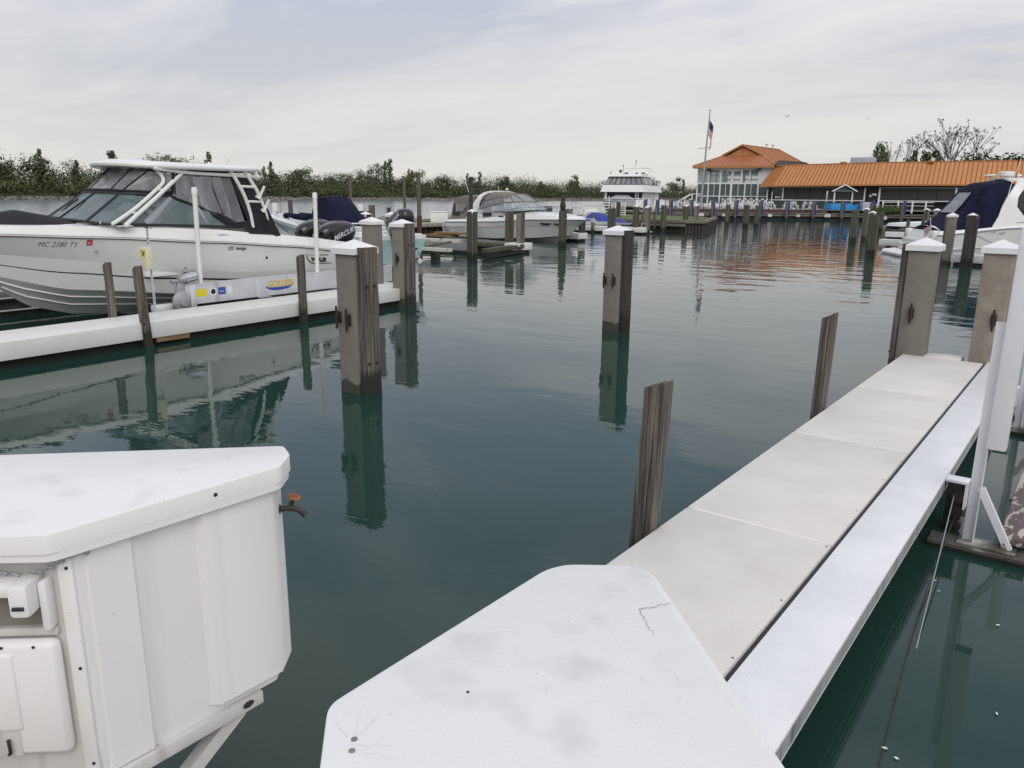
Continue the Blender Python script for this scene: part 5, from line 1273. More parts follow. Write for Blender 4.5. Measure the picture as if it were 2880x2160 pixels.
obj('gps_dome', MB().lathe([(.02, 0), (.02, .1), (.09, .12), (.08, .2), (0, .23)], 8, Matrix.Translation((4.6, .3, 2.8))), PTUBE, cz)
obj('light_mast', MB().tube([(4.2, 0, 2.8), (4.15, 0, 3.15)], .012, 5), PTUBE, cz)
def canopy(rings, m, parent, name, ang=60): 
    mb = MB(); mb.loft(rings, closed=False); return obj(name, mb, m, parent, angle=ang)
def hoop(x, zb, zt, w_, wt=None, n=7, sag=.0):
    wt = wt or w_ * .86
    o = [(x, -w_, zb), (x, -(w_ + wt) / 2, lerp(zb, zt, .55))]
    for k in range(n):
        f = -1 + 2 * k / (n - 1); o.append((x, wt * f, zt - .12 * abs(f) ** 2.2))
    return o + [(x, (w_ + wt) / 2, lerp(zb, zt, .55)), (x, w_, zb)]
canopy([hoop(1.15, 1.08, 1.9, 1.38, 1.2), hoop(1.25, 1.08, 2.40, 1.40, 1.15), hoop(1.6, 1.10, 2.58, 1.42, 1.12), hoop(2.5, 1.14, 2.62, 1.42, 1.12), hoop(3.3, 1.18, 2.60, 1.42, 1.12)], CANVAS_T, cz, 'aft_canvas')
canopy([[(p[0], p[1] * 1.0, p[2]) for p in hoop(4.1, 2.35, 2.79, 1.2, 1.0)], hoop(5.0, 2.30, 2.79, 1.2, .98), hoop(5.9, 2.28, 2.70, 1.1, .85), hoop(6.15, 2.45, 2.64, .9, .75)], CANVAS_T, cz, 'forward_canvas')
obj('canvas_window', MB().plate([(1.75, -1.405, 2.0), (2.55, -1.40, 2.05), (2.75, -1.42, 1.92), (2.45, -1.43, 1.60), (1.75, -1.43, 1.58)][::-1], .02), VINYL_T, cz, angle=0)
obj('canvas_panel', MB().plate([(1.40, -1.40, 1.36), (1.47, -1.385, 2.08), (1.62, -1.385, 2.08), (1.56, -1.415, 1.5), (2.1, -1.42, 1.5), (2.1, -1.43, 1.33)][::-1], .008), RUBBER, cz, angle=0)
ws = bpy.data.objects.new('windshield', None); COL.objects.link(ws); ws.parent = cz
wb_ = [(8.0, 0, 1.80), (7.75, .6, 1.78), (7.1, 1.1, 1.72), (6.2, 1.40, 1.66), (5.0, 1.46, 1.60), (3.95, 1.47, 1.55)]
wt_ = [(7.25, 0, 2.24), (7.05, .55, 2.23), (6.6, .95, 2.20), (6.0, 1.22, 2.17), (5.2, 1.32, 2.05), (3.98, 1.42, 1.76)]
ct_ = [(6.3, 0, 2.66), (6.15, .5, 2.64), (5.95, .80, 2.58), (5.6, 1.0, 2.52), (5.0, 1.14, 2.38), (4.2, 1.3, 2.25)]
for sg in (1, -1):
    V_ = lambda l: [Vector((x, sg * y, z)) for x, y, z in l]
    a_, b_, c2 = V_(wb_), V_(wt_), V_(ct_)
    for i in range(5):
        obj('pane', MB().plate([a_[i], a_[i + 1], b_[i + 1], b_[i]], .008), GLASS_C, ws, angle=0)
        obj('clear_panel', MB().plate([b_[i], b_[i + 1], c2[i + 1], c2[i]], .006), GLASS_C if i < 3 else VINYL, ws, angle=0)
    f = MB(); f.tube(a_, .022, 5); f.tube(b_, .028, 5)
    for i in (0, 1, 3): f.tube([a_[i], b_[i]], .02, 5)
    obj('frame', f, GALV, ws)
    f = MB(); f.tube(c2, .045, 5)
    for i in (1, 2, 3, 4): f.tube([b_[i], c2[i]], .04, 5)
    f.tube(b_, .045, 5)
    obj('canvas_border', f, CANVAS_T, ws)
obj('helm_seat', MB().box(4.8, 5.4, -1.0, -.2, 1.2, 1.55, .06).box(4.6, 4.85, -1.0, -.2, 1.3, 1.95, .06).box(4.7, 5.3, .3, 1.1, 1.2, 1.8, .08), CAPW, cz)
obj('dashboard', MB().box(6.0, 6.8, -1.1, 1.0, 1.3, 1.78, .08), GLASS_D, cz)
for sg in (1, -1):
    rp = [(4.2, sg * 1.46, 1.48), (5.2, sg * 1.46, 1.63), (6.6, sg * 1.42, 1.80), (8.0, sg * 1.22, 1.92), (9.4, sg * .84, 1.98), (10.6, sg * .40, 1.98), (11.0, sg * .12, 1.97)]
    bowrail('bow_rail', rp, [((x, sg * y, z), (x - .28, sg * (y + .02), z - h_)) for x, y, z, h_ in ((5.4, 1.455, 1.66, .38), (7.0, 1.38, 1.84, .34), (8.6, 1.08, 1.95, .44), (9.9, .68, 1.98, .52), (10.7, .36, 1.98, .56))], .018, cz)
obj('hatch', MB().box(8.3, 8.9, -.3, .3, 1.66, 1.70, .02), GLASS_C, cz)
an_ = MB(); an_.tube([(11.2, 0, 1.40), (11.85, 0, 1.34)], .04, 6); an_.loft([[(11.7, -.13, 1.36), (11.9, -.10, 1.40), (11.9, .10, 1.40), (11.7, .13, 1.36)], [(12.05, -.16, 1.15), (12.10, -.12, 1.22), (12.10, .12, 1.22), (12.05, .16, 1.15)], [(12.1, -.05, 1.0), (12.2, -.03, 1.05), (12.2, .03, 1.05), (12.1, .05, 1.0)]]); obj('anchor', an_, GALV, cz)
obj('deck_cleat', MB().box(10.35, 10.5, -.62, -.56, 1.44, 1.5).tube([(10.45, -.62, 1.4), (10.38, -.72, 1.1), (10.25, -.80, .8)], .02, 5), RUBBER, cz)

# ---------------------------------------------------------------- navy covered cruiser on the right
nv = thing('covered_cruiser', 'large white cruiser with navy cockpit cover and radar on the right', 'boat', (-7.2, 40.5, 0), R(30), 'boats in the basin')
k_ = Line(.2, 11.2, .02, 3, [(0, -.4), (.7, -.35), (1, .3)]); c_ = Line(.2, 11.6, 1.60, 2.6, [(0, .08), (.5, .10), (1, .6)], q=.72)
n_ = Line(.1, 12.2, 1.74, 2.9, [(0, .34), (.25, .60), (.5, .95), (1, 1.4)], q=.68); r_ = Line(.15, 12.6, 1.86, 3.1, [(0, 1.02), (.25, 1.38), (.6, 1.62), (1, 1.8)], q=.64)
g_ = Line(.3, 12.5, 1.74, 3.1, [(0, 1.20), (.25, 1.50), (.6, 1.75), (1, 1.92)], q=.64)
obj('hull_bottom', hull_strip(k_, c_, 2), BLACK, nv)
mb = hull_strip(c_, n_, 2); mb2 = hull_strip(n_, r_, 3); mb.add(mb2.v, mb2.f); mb2 = transom([k_, c_, n_, r_, g_]); mb.add(mb2.v, mb2.f); obj('hull', mb, GEL, nv, angle=20)
mb = hull_strip(r_, g_); mb2 = deck_mb(g_, 0, 0, .2); mb.add(mb2.v, mb2.f); obj('deck', mb, GEL, nv)
mb = MB()
for sg in (1, -1): mb.tube([(r_.at(u).x, sg * (r_.at(u).y + .01), r_.at(u).z) for u in US], .03, 6)
obj('rub_rail', mb, GALV, nv)
mb = MB()
for sg in (1, -1): mb.tube([(n_.at(u).x, sg * (n_.at(u).y + .012), n_.at(u).z) for u in US if u < .8], .018, 5)
obj('style_line', mb, GALV, nv)
mb = MB(); mb.loft([[(-1.0, -1.60, .02), (-1.0, 1.60, .02), (-1.02, 1.62, .12), (-1.02, -1.62, .12)], [(-.86, -1.72, -.04), (-.86, 1.72, -.04), (-.9, 1.72, .22), (-.9, -1.72, .22)], [(.3, -1.8, -.05), (.3, 1.8, -.05), (.2, 1.8, .28), (.2, -1.8, .28)]]); pf_ = obj('swim_platform', mb, GEL, nv)
for y_ in (.75, .25): obj('platform_cleat', MB().tube([(-.75, y_, .24), (-.75, y_, .30), (-.6, y_, .30), (-.6, y_, .24)], .014, 5), STEEL, pf_)
mb = MB(); mb.box(-.28, .3, -1.72, 1.74, .26, .56, .05); mb.box(-.10, .3, -1.70, 1.72, .5, .80, .05); obj('transom_step', mb, GEL, nv)
tr = MB(); tr.loft([[(.02, y, .78), (.10, y, .95), (.24, y, 1.2)] for y in (-1.66, -.5, .5, 1.66)], closed=False); tr.box(.0, .3, 1.30, 1.72, .55, 1.22, .05); tr.box(.0, .3, -1.72, -1.30, .55, 1.22, .05); obj('transom_door', tr, GEL, nv)
lettering('Margaret', .26, lambda u, v: (.03 + (v + .12) * .5 - .015, .55 - u, .86 + v), INK, nv, shear=.3)
# cover: sloping back sheet, sides and roof in one draped shell
mb = MB(); rings = []
for x, zt, wt, zb, wb2 in ((.22, 1.26, 1.62, 1.16, 1.70), (.75, 1.56, 1.54, 1.20, 1.74), (1.25, 1.95, 1.46, 1.24, 1.75), (1.6, 2.46, 1.38, 1.28, 1.76), (1.88, 2.92, 1.30, 1.31, 1.76), (2.06, 3.22, 1.22, 1.33, 1.76), (2.3, 3.33, 1.18, 1.34, 1.76), (2.75, 3.40, 1.16, 1.38, 1.75)):
    o = []
    for f in (-1, -.8, -.55, -.3, 0, .3, .55, .8, 1): o.append((x, wt * f, zt - .10 * abs(f) ** 3 + .015 * math.sin(f * 7 + x * 5)))
    lo = [(x + .0, -wb2, zb), (x - .02, -lerp(wb2, wt, .5) - .03, lerp(zb, zt - .1, .5))]; hi = [(x - .02, lerp(wb2, wt, .5) + .03, lerp(zb, zt - .1, .5)), (x, wb2, zb)]
    rings.append(lo + o + hi)
fe = [(2.50, -1.75, 1.42), (2.80, -1.52, 2.45)] + [(3.30 + .1 * (1 - f * f), 1.16 * f, 3.32 - .10 * abs(f) ** 3 + .1 * (1 - f * f)) for f in (-1, -.8, -.55, -.3, 0, .3, .55, .8, 1)] + [(2.80, 1.52, 2.45), (2.50, 1.75, 1.42)]
rings.append(fe); mb.loft(rings, closed=False); cv = obj('cockpit_cover', mb, CANVAS_N, nv, angle=70)
obj('cover_window', MB().plate([(1.80, .62, 2.88), (1.52, .78, 2.42), (1.21, .92, 1.99), (1.21, -.60, 1.99), (1.52, -.62, 2.42), (1.80, -.64, 2.88)][::-1], .015), VINYL_T, cv, angle=0)
obj('seam_binding', MB().tube([(2.02, -1.20, 3.18), (1.85, -1.42, 2.6), (1.6, -1.62, 1.9), (1.45, -1.76, 1.3)], .012, 5), CANVAS_N, cv)
mb = MB()
for sg in (1, -1):
    mb.loft([[(x, sg * (y - .05), z), (x + w_, sg * (y - .12), z), (x + w_, sg * (y + .02), z), (x, sg * (y + .06), z)] for x, y, z, w_ in ((2.35, 1.72, 1.35, 1.5), (2.62, 1.62, 1.85, 1.1), (2.75, 1.55, 2.3, .62), (2.95, 1.45, 2.7, .46), (3.25, 1.28, 3.15, .42), (3.5, 1.0, 3.42, .5))])
mb.loft([[(3.1, y, z - .06), (4.1, y * .9, z - .1), (4.1, y * .9, z), (3.1, y, z)] for y, z in ((-1.05, 3.46), (-.5, 3.55), (.5, 3.55), (1.05, 3.46))]); ar = obj('radar_arch', mb, GEL, nv, angle=50)
for sg in (1, -1):
    obj('side_window', MB().plate([(3.4, sg * 1.56, 1.95), (3.22, sg * 1.58, 2.2), (3.3, sg * 1.50, 2.55), (3.65, sg * 1.32, 3.0), (5.4, sg * 1.2, 2.9), (6.4, sg * 1.2, 2.1), (4.6, sg * 1.5, 1.9)][::(1 if sg > 0 else -1)], .02), GLASS_D, nv, angle=0)
mb = MB(); mb.loft([[(3.6, -1.4, 1.5), (3.6, 1.4, 1.5), (3.6, 1.1, 3.3), (3.6, -1.1, 3.3)], [(5.4, -1.2, 1.6), (5.4, 1.2, 1.6), (5.0, 1.0, 3.3), (5.0, -1.0, 3.3)], [(7.2, -1.0, 1.7), (7.2, 1.0, 1.7), (6.6, .7, 2.2), (6.6, -.7, 2.2)]]); obj('cabin', mb, GEL, nv)
mb = MB(); mb.tube([(3.5, 0, 3.52), (3.5, 0, 3.62)], .16, 10); mb.lathe([(0, 0), (.26, 0), (.31, .04), (.31, .17), (.27, .21), (0, .22)], 20, Matrix.Translation((3.45, 0, 3.62))); rd = obj('radar_dome', mb, GEL, nv)
obj('horn', MB().tube([(3.2, .42, 3.66), (2.95, .55, 3.66), (2.75, .65, 3.66)], [.06, .06, .015], 8).lathe([(.04, 0), (.04, .1), (.10, .12), (.08, .2), (0, .22)], 10, Matrix.Translation((3.7, -.6, 3.5))), PTUBE, rd)
obj('antenna', MB().tube([(2.95, -1.5, 2.62), (3.0, -1.5, 3.1), (3.25, -1.5, 4.3), (3.35, -1.5, 5.5)], [.022, .016, .012, .005], 6), PTUBE, nv)
obj('anchor_light', MB().tube([(3.7, -.35, 3.5), (3.7, -.35, 4.25)], .012, 5).lathe([(0, 0), (.035, 0), (.035, .09), (0, .1)], 8, Matrix.Translation((3.7, -.35, 4.25))), INK, nv)
lo_ = lambda u, v: (3.0 + u, -1.70 + .02 * v, 1.62 + v)
obj('emblem', MB().add([(2.97 + .16 * math.cos(a), -1.655 + .05, 2.02 + .075 * math.sin(a)) for a in [k * math.pi / 9 for k in range(18)]], [tuple(range(18))]), INK, nv, angle=0)
obj('emblem_wave', MB().add([(2.86 + a, -1.61, 2.0 + b) for a, b in ((0, -.01), (.08, .03), (.12, -.02), (.2, .02), (.12, .0), (.08, .045))], [tuple(range(6))]), CAPW, nv, angle=0)
for k in range(3):
    x = 1.9 + k * .38; obj('hull_vent', MB().loft([[(x, -1.845, 1.18), (x + .26, -1.865, 1.25), (x + .28, -1.80, 1.10), (x + .05, -1.79, 1.02)], [(x, -1.80, 1.18), (x + .26, -1.82, 1.25), (x + .28, -1.75, 1.10), (x + .05, -1.74, 1.02)]]), HULL_BOT, nv)
bowrail('grab_rail', [(3.4, -1.7, 1.62), (4.2, -1.68, 1.70), (5.2, -1.6, 1.76)], [((4.2, -1.68, 1.70), (4.1, -1.68, 1.6))], .018, nv)
fs_ = thing('boat_flag', 'small striped flag on a leaning staff at the cruiser stern', 'flag', (-7.2, 40.5, 0), R(30), 'flags')
obj('staff', MB().tube([(.20, -1.02, 1.0), (.02, -1.16, 1.70)], .014, 6), PTUBE, fs_)
obj('finial', MB().lathe([(0, 0), (.03, 0), (.03, .03), (0, .05)], 8, Matrix.Translation((.02, -1.16, 1.70))), PTUBE, fs_)
def flag(parent, fn, W_=1.0, H_=.53, nu=16):
    """thirteen stripes and a starred canton on a hanging sheet; fn(u, v) gives the cloth's place"""
    fr, fw_, fb = MB(), MB(), MB()
    for j in range(13):
        for i in range(nu):
            u0, u1, v0, v1 = i / nu, (i + 1) / nu, j / 13, (j + 1) / 13
            q = [fn(u0, v0), fn(u1, v0), fn(u1, v1), fn(u0, v1)]
            t = fb if (u0 < .4 and j < 7) else (fr if j % 2 == 0 else fw_)
            t.add(q, [(0, 1, 2, 3)])
    for a in range(5):
        for b in range(4):
            u, v = .04 + a * .08, .05 + b * .125
            fw_.add([Vector(fn(u + du, v + dv)) + Vector(fn(.5, .5)).normalized() * 0 for du, dv in ((0, .02), (.012, 0), (.024, .02), (.012, .04))], [(0, 1, 2, 3)])
    for mb_, m_, n_ in ((fr, FLAG_R, 'red_stripes'), (fw_, FLAG_W, 'white_stripes'), (fb, FLAG_B, 'canton')): obj(n_, mb_, m_, parent, angle=60)
# droops from the staff down and to port
flag(fs_, lambda u, v: (.03 + .10 * v - .10 * u - .03 * math.sin(u * 8), -1.14 + .07 * v + u * .30 + .03 * math.sin(u * 9 + v * 2), 1.64 - v * .36 - u * .40))

# ---------------------------------------------------------------- black and white runabout on its lift
rb = thing('runabout', 'low white and black runabout raised on a lift beside the covered cruiser', 'boat', (-4.2, 48.0, 0), R(177), 'boats in the basin')
k_ = Line(0, 5.8, .02, 3, [(0, .55), (.7, .55), (1, .85)]); b0 = Line(0, 6.05, 1.10, 2.8, [(0, .88), (1, .93)], q=.55); b1 = Line(0, 6.1, 1.16, 2.9, [(0, 1.08), (1, 1.10)], q=.55); g_ = Line(0, 6.0, 1.08, 2.9, [(0, 1.28), (.6, 1.34), (1, 1.24)], q=.55)
obj('hull', hull_strip(k_, b0, 2), GEL, rb); obj('black_band', hull_strip(b0, b1), BLACK, rb)
mb = hull_strip(b1, g_); mb2 = deck_mb(g_, 0, 0, .1); mb.add(mb2.v, mb2.f); mb2 = transom([k_, b0, b1, g_]); mb.add(mb2.v, mb2.f); obj('deck', mb, GEL, rb)
sp = side_fn(b0, b1, 1, .012)
lettering('CARAVELLE', .20, lambda u, v: sp(5.25 - u * .82, .915 + v * .8), SILVER_L, rb, shear=.35, bold=.004)
tubes('windshield_frame', [arc([(3.1, .95, 1.35), (2.9, .9, 1.75), (2.6, .8, 1.98), (2.3, .75, 2.0)], 4), arc([(3.1, -.95, 1.35), (2.9, -.9, 1.75), (2.6, -.8, 1.98), (2.3, -.75, 2.0)], 4), [(2.6, .8, 1.98), (2.6, -.8, 1.98)]], .03, PTUBE, rb)
obj('windshield', MB().plate([(3.2, .85, 1.35), (3.2, -.85, 1.35), (2.65, -.78, 1.95), (2.65, .78, 1.95)], .01), GLASS_C, rb, angle=0)
mb = MB(); mb.tube([(2.6, 1.1, 2.36), (2.6, .4, 2.40), (2.6, -.4, 2.40), (2.6, -1.2, 2.38)], [.10, .13, .13, .12], 8); mb.tube([(2.2, 1.0, 2.34), (2.2, -1.1, 2.36)], .11, 8); obj('rolled_bimini', mb, RUBBER, rb)
tubes('bimini_frame', [[(2.9, 1.05, 2.5), (2.2, 1.08, 1.9), (1.5, 1.1, 1.3)], [(3.0, 1.05, 1.3), (2.55, 1.08, 1.9), (2.0, 1.08, 2.35)], [(2.6, 1.08, 1.3), (2.75, 1.08, 2.2)], [(2.1, .4, 2.3), (2.5, .5, 1.6)], [(2.8, .1, 2.3), (2.2, .2, 1.6)], [(2.1, -.3, 2.3), (2.6, -.2, 1.6)]], .018, PTUBE, rb)
lf = thing('boat_lift', 'white beamed lift under the black and white runabout', 'boat lift', (-9.9, 46.6, 0), R(-2), 'boat lifts')
obj('lift_beam', MB().box(0, 5.2, -.06, .10, .56, .84, .01), DOCKW, lf); obj('lift_beam', MB().box(-.1, 5.2, -.75, .20, .12, .44, .01), DOCKW, lf)
obj('cross_beam', MB().box(.2, 4.8, .2, .4, .40, .55), DARKST, lf); obj('lift_leg', MB().box(.05, .25, .2, .42, -1, .6), DARKST, lf)
d = thing('finger_dock', 'white dock stub between the two twin piles before the covered cruiser', 'dock', (0, 0, 0), 0, 'finger docks')
obj('deck', MB().box(-5.05, 6, 35.75, 36.5, .12, .44, .015), DOCKW, d); obj('support', MB().box(-4.95, 6, 35.85, 36.4, -.2, .118), DARKST, d)
mb = MB(); mb.beam((-3.9, 36.2, .32), (-4.1, 36.2, -.1), .12, .12); mb.box(-3.8, 3, 36.6, 36.75, .16, .30); obj('brace', mb, WOOD_D, d)
tag(obj('mooring_line', MB().tube(arc([(-4.3, 35.4, 1.25), (-3.6, 36.2, .85), (-3.2, 37, .62), (-2.9, 38.0, .50)], 5), .018, 5), ROPE_M), 'grey line sagging from the pile to the covered cruiser', 'rope')
for x_, y_, l_ in ((-8.6, 44.6, 'thin timber post left of the covered cruiser'), (-7.95, 44.8, 'thin leaning timber post at the covered cruiser stern')):
    tag(obj('lift_post', MB().beam((x_, y_, -1), (x_ + .16, y_, 1.55), .16, .12), WOOD), l_, 'post')

# ---------------------------------------------------------------- blue covered bow rider, cabinets and rails at the second finger dock
bb = thing('covered_runabout', 'small white runabout under a royal blue bow cover', 'boat', (-34.0, 51.8, 0), R(-4), 'boats in the basin')
k_ = Line(0, 5.2, .02, 3, [(0, -.1), (.7, -.1), (1, .35)]); b0 = Line(0, 5.5, 1.05, 2.6, [(0, .34), (1, .48)], q=.7); b1 = Line(0, 5.6, 1.10, 2.6, [(0, .44), (1, .54)], q=.7); g_ = Line(0, 5.7, 1.12, 2.8, [(0, .72), (.6, .76), (1, .66)], q=.66)
obj('hull', hull_strip(k_, b0, 2), GEL, bb); obj('black_band', hull_strip(b0, b1), BLACK, bb)
mb = hull_strip(b1, g_); mb2 = deck_mb(g_, 0, 0, .08); mb.add(mb2.v, mb2.f); mb2 = transom([k_, b0, b1, g_]); mb.add(mb2.v, mb2.f); mb.box(.0, 1.6, -.9, .9, .7, 1.05, .06); obj('deck', mb, GEL, bb)
mb = MB(); rings = []
for x, zc, y in ((2.2, 1.40, .75), (2.8, 1.36, .95), (3.5, 1.16, 1.02), (4.3, .98, .90), (5.0, .82, .62), (5.55, .72, .25)):
    p = g_.side(x); rings.append([(x, -p.y * 1.01, p.z - .02), (x, -p.y * .75, lerp(p.z, zc, .6)), (x, 0, zc), (x, p.y * .75, lerp(p.z, zc, .6)), (x, p.y * 1.01, p.z - .02)])
mb.loft(rings, closed=False); obj('bow_cover', mb, CANVAS_B, bb, angle=80)
obj('windshield', MB().plate([(1.7, -.95, .95), (2.2, -.75, 1.36), (2.2, .75, 1.36), (1.7, .95, .95)], .01), GLASS_C, bb, angle=0)
tubes('windshield_frame', [[(1.6, -.98, .85), (2.2, -.78, 1.38), (2.2, .78, 1.38), (1.6, .98, .85)]], .025, PTUBE, bb)
for y_, lab in ((28.9, 'white finger dock ending at the two flat topped piles'), (38.9, 'finger dock with white end behind the cruiser bow'), (49.3, 'white finger dock in front of the blue covered boat'), (59.3, 'white finger dock below the mossy basin wall'), (19.0, 'short finger dock behind the left dock piles')):
    d = thing('finger_dock', lab, 'dock', (0, 0, 0), 0, 'finger docks')
    xe = {28.9: -21.35, 38.9: -24.6, 49.3: -26.0, 59.3: -27.4, 19.0: -20.2}[y_]
    if y_ in (28.9, 19.0):
        obj('deck', MB().box(-34, xe - .9, y_ - .5, y_ + .5, .20, .42, .015), WOOD_G, d); obj('end_panel', MB().box(xe - .88, xe, y_ - .5, y_ + .5, .14, .46, .015), DOCKW, d)
    else: obj('deck', MB().box(-34, xe, y_ - .5, y_ + .5, .14, .48, .015), DOCKW, d)
    obj('support', MB().box(-34, xe - .1, y_ - .4, y_ + .4, -.3, .138), WOOD_D, d)
for (x_, y_, t_, l_) in ((-29.9, 48.55, 1.28, 'slim timber post on the white dock left of the green stained pile'), (-28.2, 48.6, 1.2, 'second slim timber post on the white dock'), (-28.3, 55.0, 1.2, 'slim grey post below the mossy basin wall'), (-29.3, 54.9, 1.3, 'peeling pale post below the mossy basin wall'), (-31.0, 36.5, 1.0, 'thin post beside the cruiser stern')):
    tag(obj('dock_post', MB().box(-.09, .09, -.09, .09, -1, t_, .01), WOOD, loc=(x_, y_, 0)), l_, 'post', 'slim dock posts')
pw = thing('watercraft_float', 'white personal float with a small ladder beside the twin capped piles', 'float', (-27.25, 50.4, 0), R(10)); pw.scale = (.72, .72, .8)
mb = MB(); mb.loft([[(0, -.3, .1), (0, .3, .1), (0, .3, .2), (0, -.3, .2)], [(1.1, -.5, .05), (1.1, .5, .05), (1.1, .5, .22), (1.1, -.5, .22)], [(1.5, -.1, .15), (1.5, .1, .15), (1.5, .1, .2), (1.5, -.1, .2)]]); obj('float_body', mb, GEL, pw)
obj('float_ball', MB().lathe([(0, 0), (.22, .05), (.26, .2), (.2, .34), (0, .38)], 10, Matrix.Translation((.7, 0, .2))), GEL, pw)
tubes('ladder', [[(.2, 0, .2), (.5, 0, .9), (.9, 0, .85), (1.3, 0, .2)]], .03, PTUBE, pw)
rl = thing('railing', 'white pipe railing with a gate panel before the white yacht', 'railing', CF(3.2, 72), AZ)
mb = MB()
for z in (1.22, 1.50, 1.76, 2.0): mb.tube([(0, 0, z), (5.6, 0, z + .0)], .035, 6)
obj('rail_pipes', mb, PTUBE, rl)
for k in range(6): obj('rail_post', MB().tube([(.1 + k * 1.08, 0, .8), (.1 + k * 1.08, 0, 2.0)], .035, 6), PTUBE, rl)
gt = MB()
for k in range(7): gt.tube([(5.75, .02, .95 + k * .17), (7.0, .02, .95 + k * .17)], .035, 6)
for x in (5.75, 6.1, 6.5, 7.0): gt.tube([(x, .02, .9), (x, .02, 2.0)], .04, 6)
obj('gate_panel', gt, PTUBE, rl)
cbn = thing('dock_cabinet', 'white dock cabinet with a dark sketch on its door', 'cabinet', CF(6.0, 66), AZ)
obj('body', MB().box(-.1, 1.0, -.3, .4, .5, 1.55, .02), GEL, cbn)
mb = MB()
for a in (((.2, .85), (.55, 1.35)), ((.35, 1.0), (.5, 1.15)), ((.4, .9), (.6, 1.0)), ((.45, 1.1), (.62, .95))): mb.beam((a[0][0], -.312, a[0][1]), (a[1][0], -.312, a[1][1]), .01, .03)
obj('door_sketch', mb, INK, cbn); obj('knob', MB().box(.9, .95, -.33, -.3, 1.2, 1.28), INK, cbn)
for (lat, F, w_, h0, h1, m_, l_) in ((2.6, 66, 1.3, .7, 1.75, WOOD_D, 'dark timber bollard cluster behind the cruiser bow'), (4.6, 67, .9, .4, 1.5, WOOD, 'grey timber pile stub behind the cruiser bow'), (9.3, 70, .3, .4, 2.1, WOOD_D, 'dark post before the white yacht bow')):
    tag(obj('timber_stub', MB().box(-w_ / 2, w_ / 2, -.25, .25, -1, h1, .02), m_, loc=CF(lat, F), rot=(0, 0, AZ)), l_, 'post')
ow = thing('owl_decoy', 'dark plastic owl standing on a flat topped pile', 'decoy', (-23.15, 34.55, 1.82))
mb = MB(); mb.lathe([(0, 0), (.13, .0), (.15, .12), (.16, .3), (.13, .46), (.10, .52), (.12, .58), (.125, .68), (.09, .76), (0, .78)], 12, Matrix.Diagonal((1, .85, 1, 1))); obj('body', mb, IRON, ow)
for s_ in (-1, 1): obj('ear_tuft', MB().tube([(s_ * .07, 0, .74), (s_ * .10, 0, .84)], [.035, .006], 6), IRON, ow)
obj('beak', MB().tube([(0, -.1, .66), (0, -.14, .62)], [.025, .004], 6), IRON, ow)

# tall piles and small posts along the far wall
for x_, y_, t_, w_, m_, l_ in ((-30.9, 31.75, 3.78, .24, WOOD, 'tall grey pole with a rust sleeve just right of the aqua boat'), (-40.15, 39.8, 3.75, .22, WOOD, 'tall slender pole on the river side right of centre'), (-40.1, 34.8, 3.75, .26, WOOD, 'tall grey pole behind the navy console cover'), (-28.6, 33.5, 3.57, .24, WOOD_D, 'tall dark pole in front of the cruiser arch'), (-31.6, 23.65, 2.29, .24, WOOD, 'grey pole with rust sleeve before the aqua boat bow')):
    p_ = thing('tall_pole', l_, 'pole', (x_, y_, 0), 0, 'tall mooring poles')
    obj('pole', MB().tube([(0, 0, -1), (0, 0, t_)], [w_ / 2, w_ / 2 * .9], 8), m_, p_)
    if 'rust' in l_: obj('sleeve', MB().tube([(0, 0, -1), (0, 0, 1.45)], w_ / 2 + .02, 8), RED_ST, p_)
for x_, y_, z0, t_, w_, m_, l_ in ((-35.0, 25.2, .9, 2.1, .22, PTUBE, 'white power post with a bent lamp on the seawall grass'), (-39.4, 35.0, .9, 1.95, .26, PTUBE, 'white square post by the river behind the piles'), (-37.5, 34.25, .9, 1.92, .30, WOOD, 'rounded grey post on the seawall grass'), (-37.8, 33.8, .9, 1.55, .55, WOOD_D, 'low dark timber stub on the seawall grass'), (-38.1, 36.3, .9, 1.75, .2, WOOD_D, 'short dark post by the river')):
    tag(obj('shore_post', MB().box(-w_ / 2, w_ / 2, -w_ / 2, w_ / 2, z0 - .3, t_, .03), m_, loc=(x_, y_, 0)), l_, 'post')
tag(obj('bent_pipe', MB().tube(arc([(-34.9, 25.45, .9), (-34.9, 25.5, 1.9), (-34.95, 25.4, 2.3), (-35.0, 25.2, 2.35)], 4), .025, 6), GALV), 'thin bent grey pipe beside the white power post', 'pipe')
bx = thing('dock_locker', 'large plain white locker standing on the seawall behind the cruiser canvas', 'locker', (-34.4, 37.2, 0), R(37))
obj('body', MB().box(-.55, .55, -.3, .5, .86, 1.50, .02), GEL, bx); obj('lid', MB().box(-.58, .58, -.33, .53, 1.50, 1.56, .02), GEL, bx)
tag(obj('shore_cable', MB().tube(arc([(-33.9, 37.0, .95), (-33.8, 36.9, .4), (-33.4, 37.0, .25), (-33.0, 37.3, .6)], 5), .02, 5), PTUBE), 'white power cable hanging from the seawall to the cruiser', 'cable')
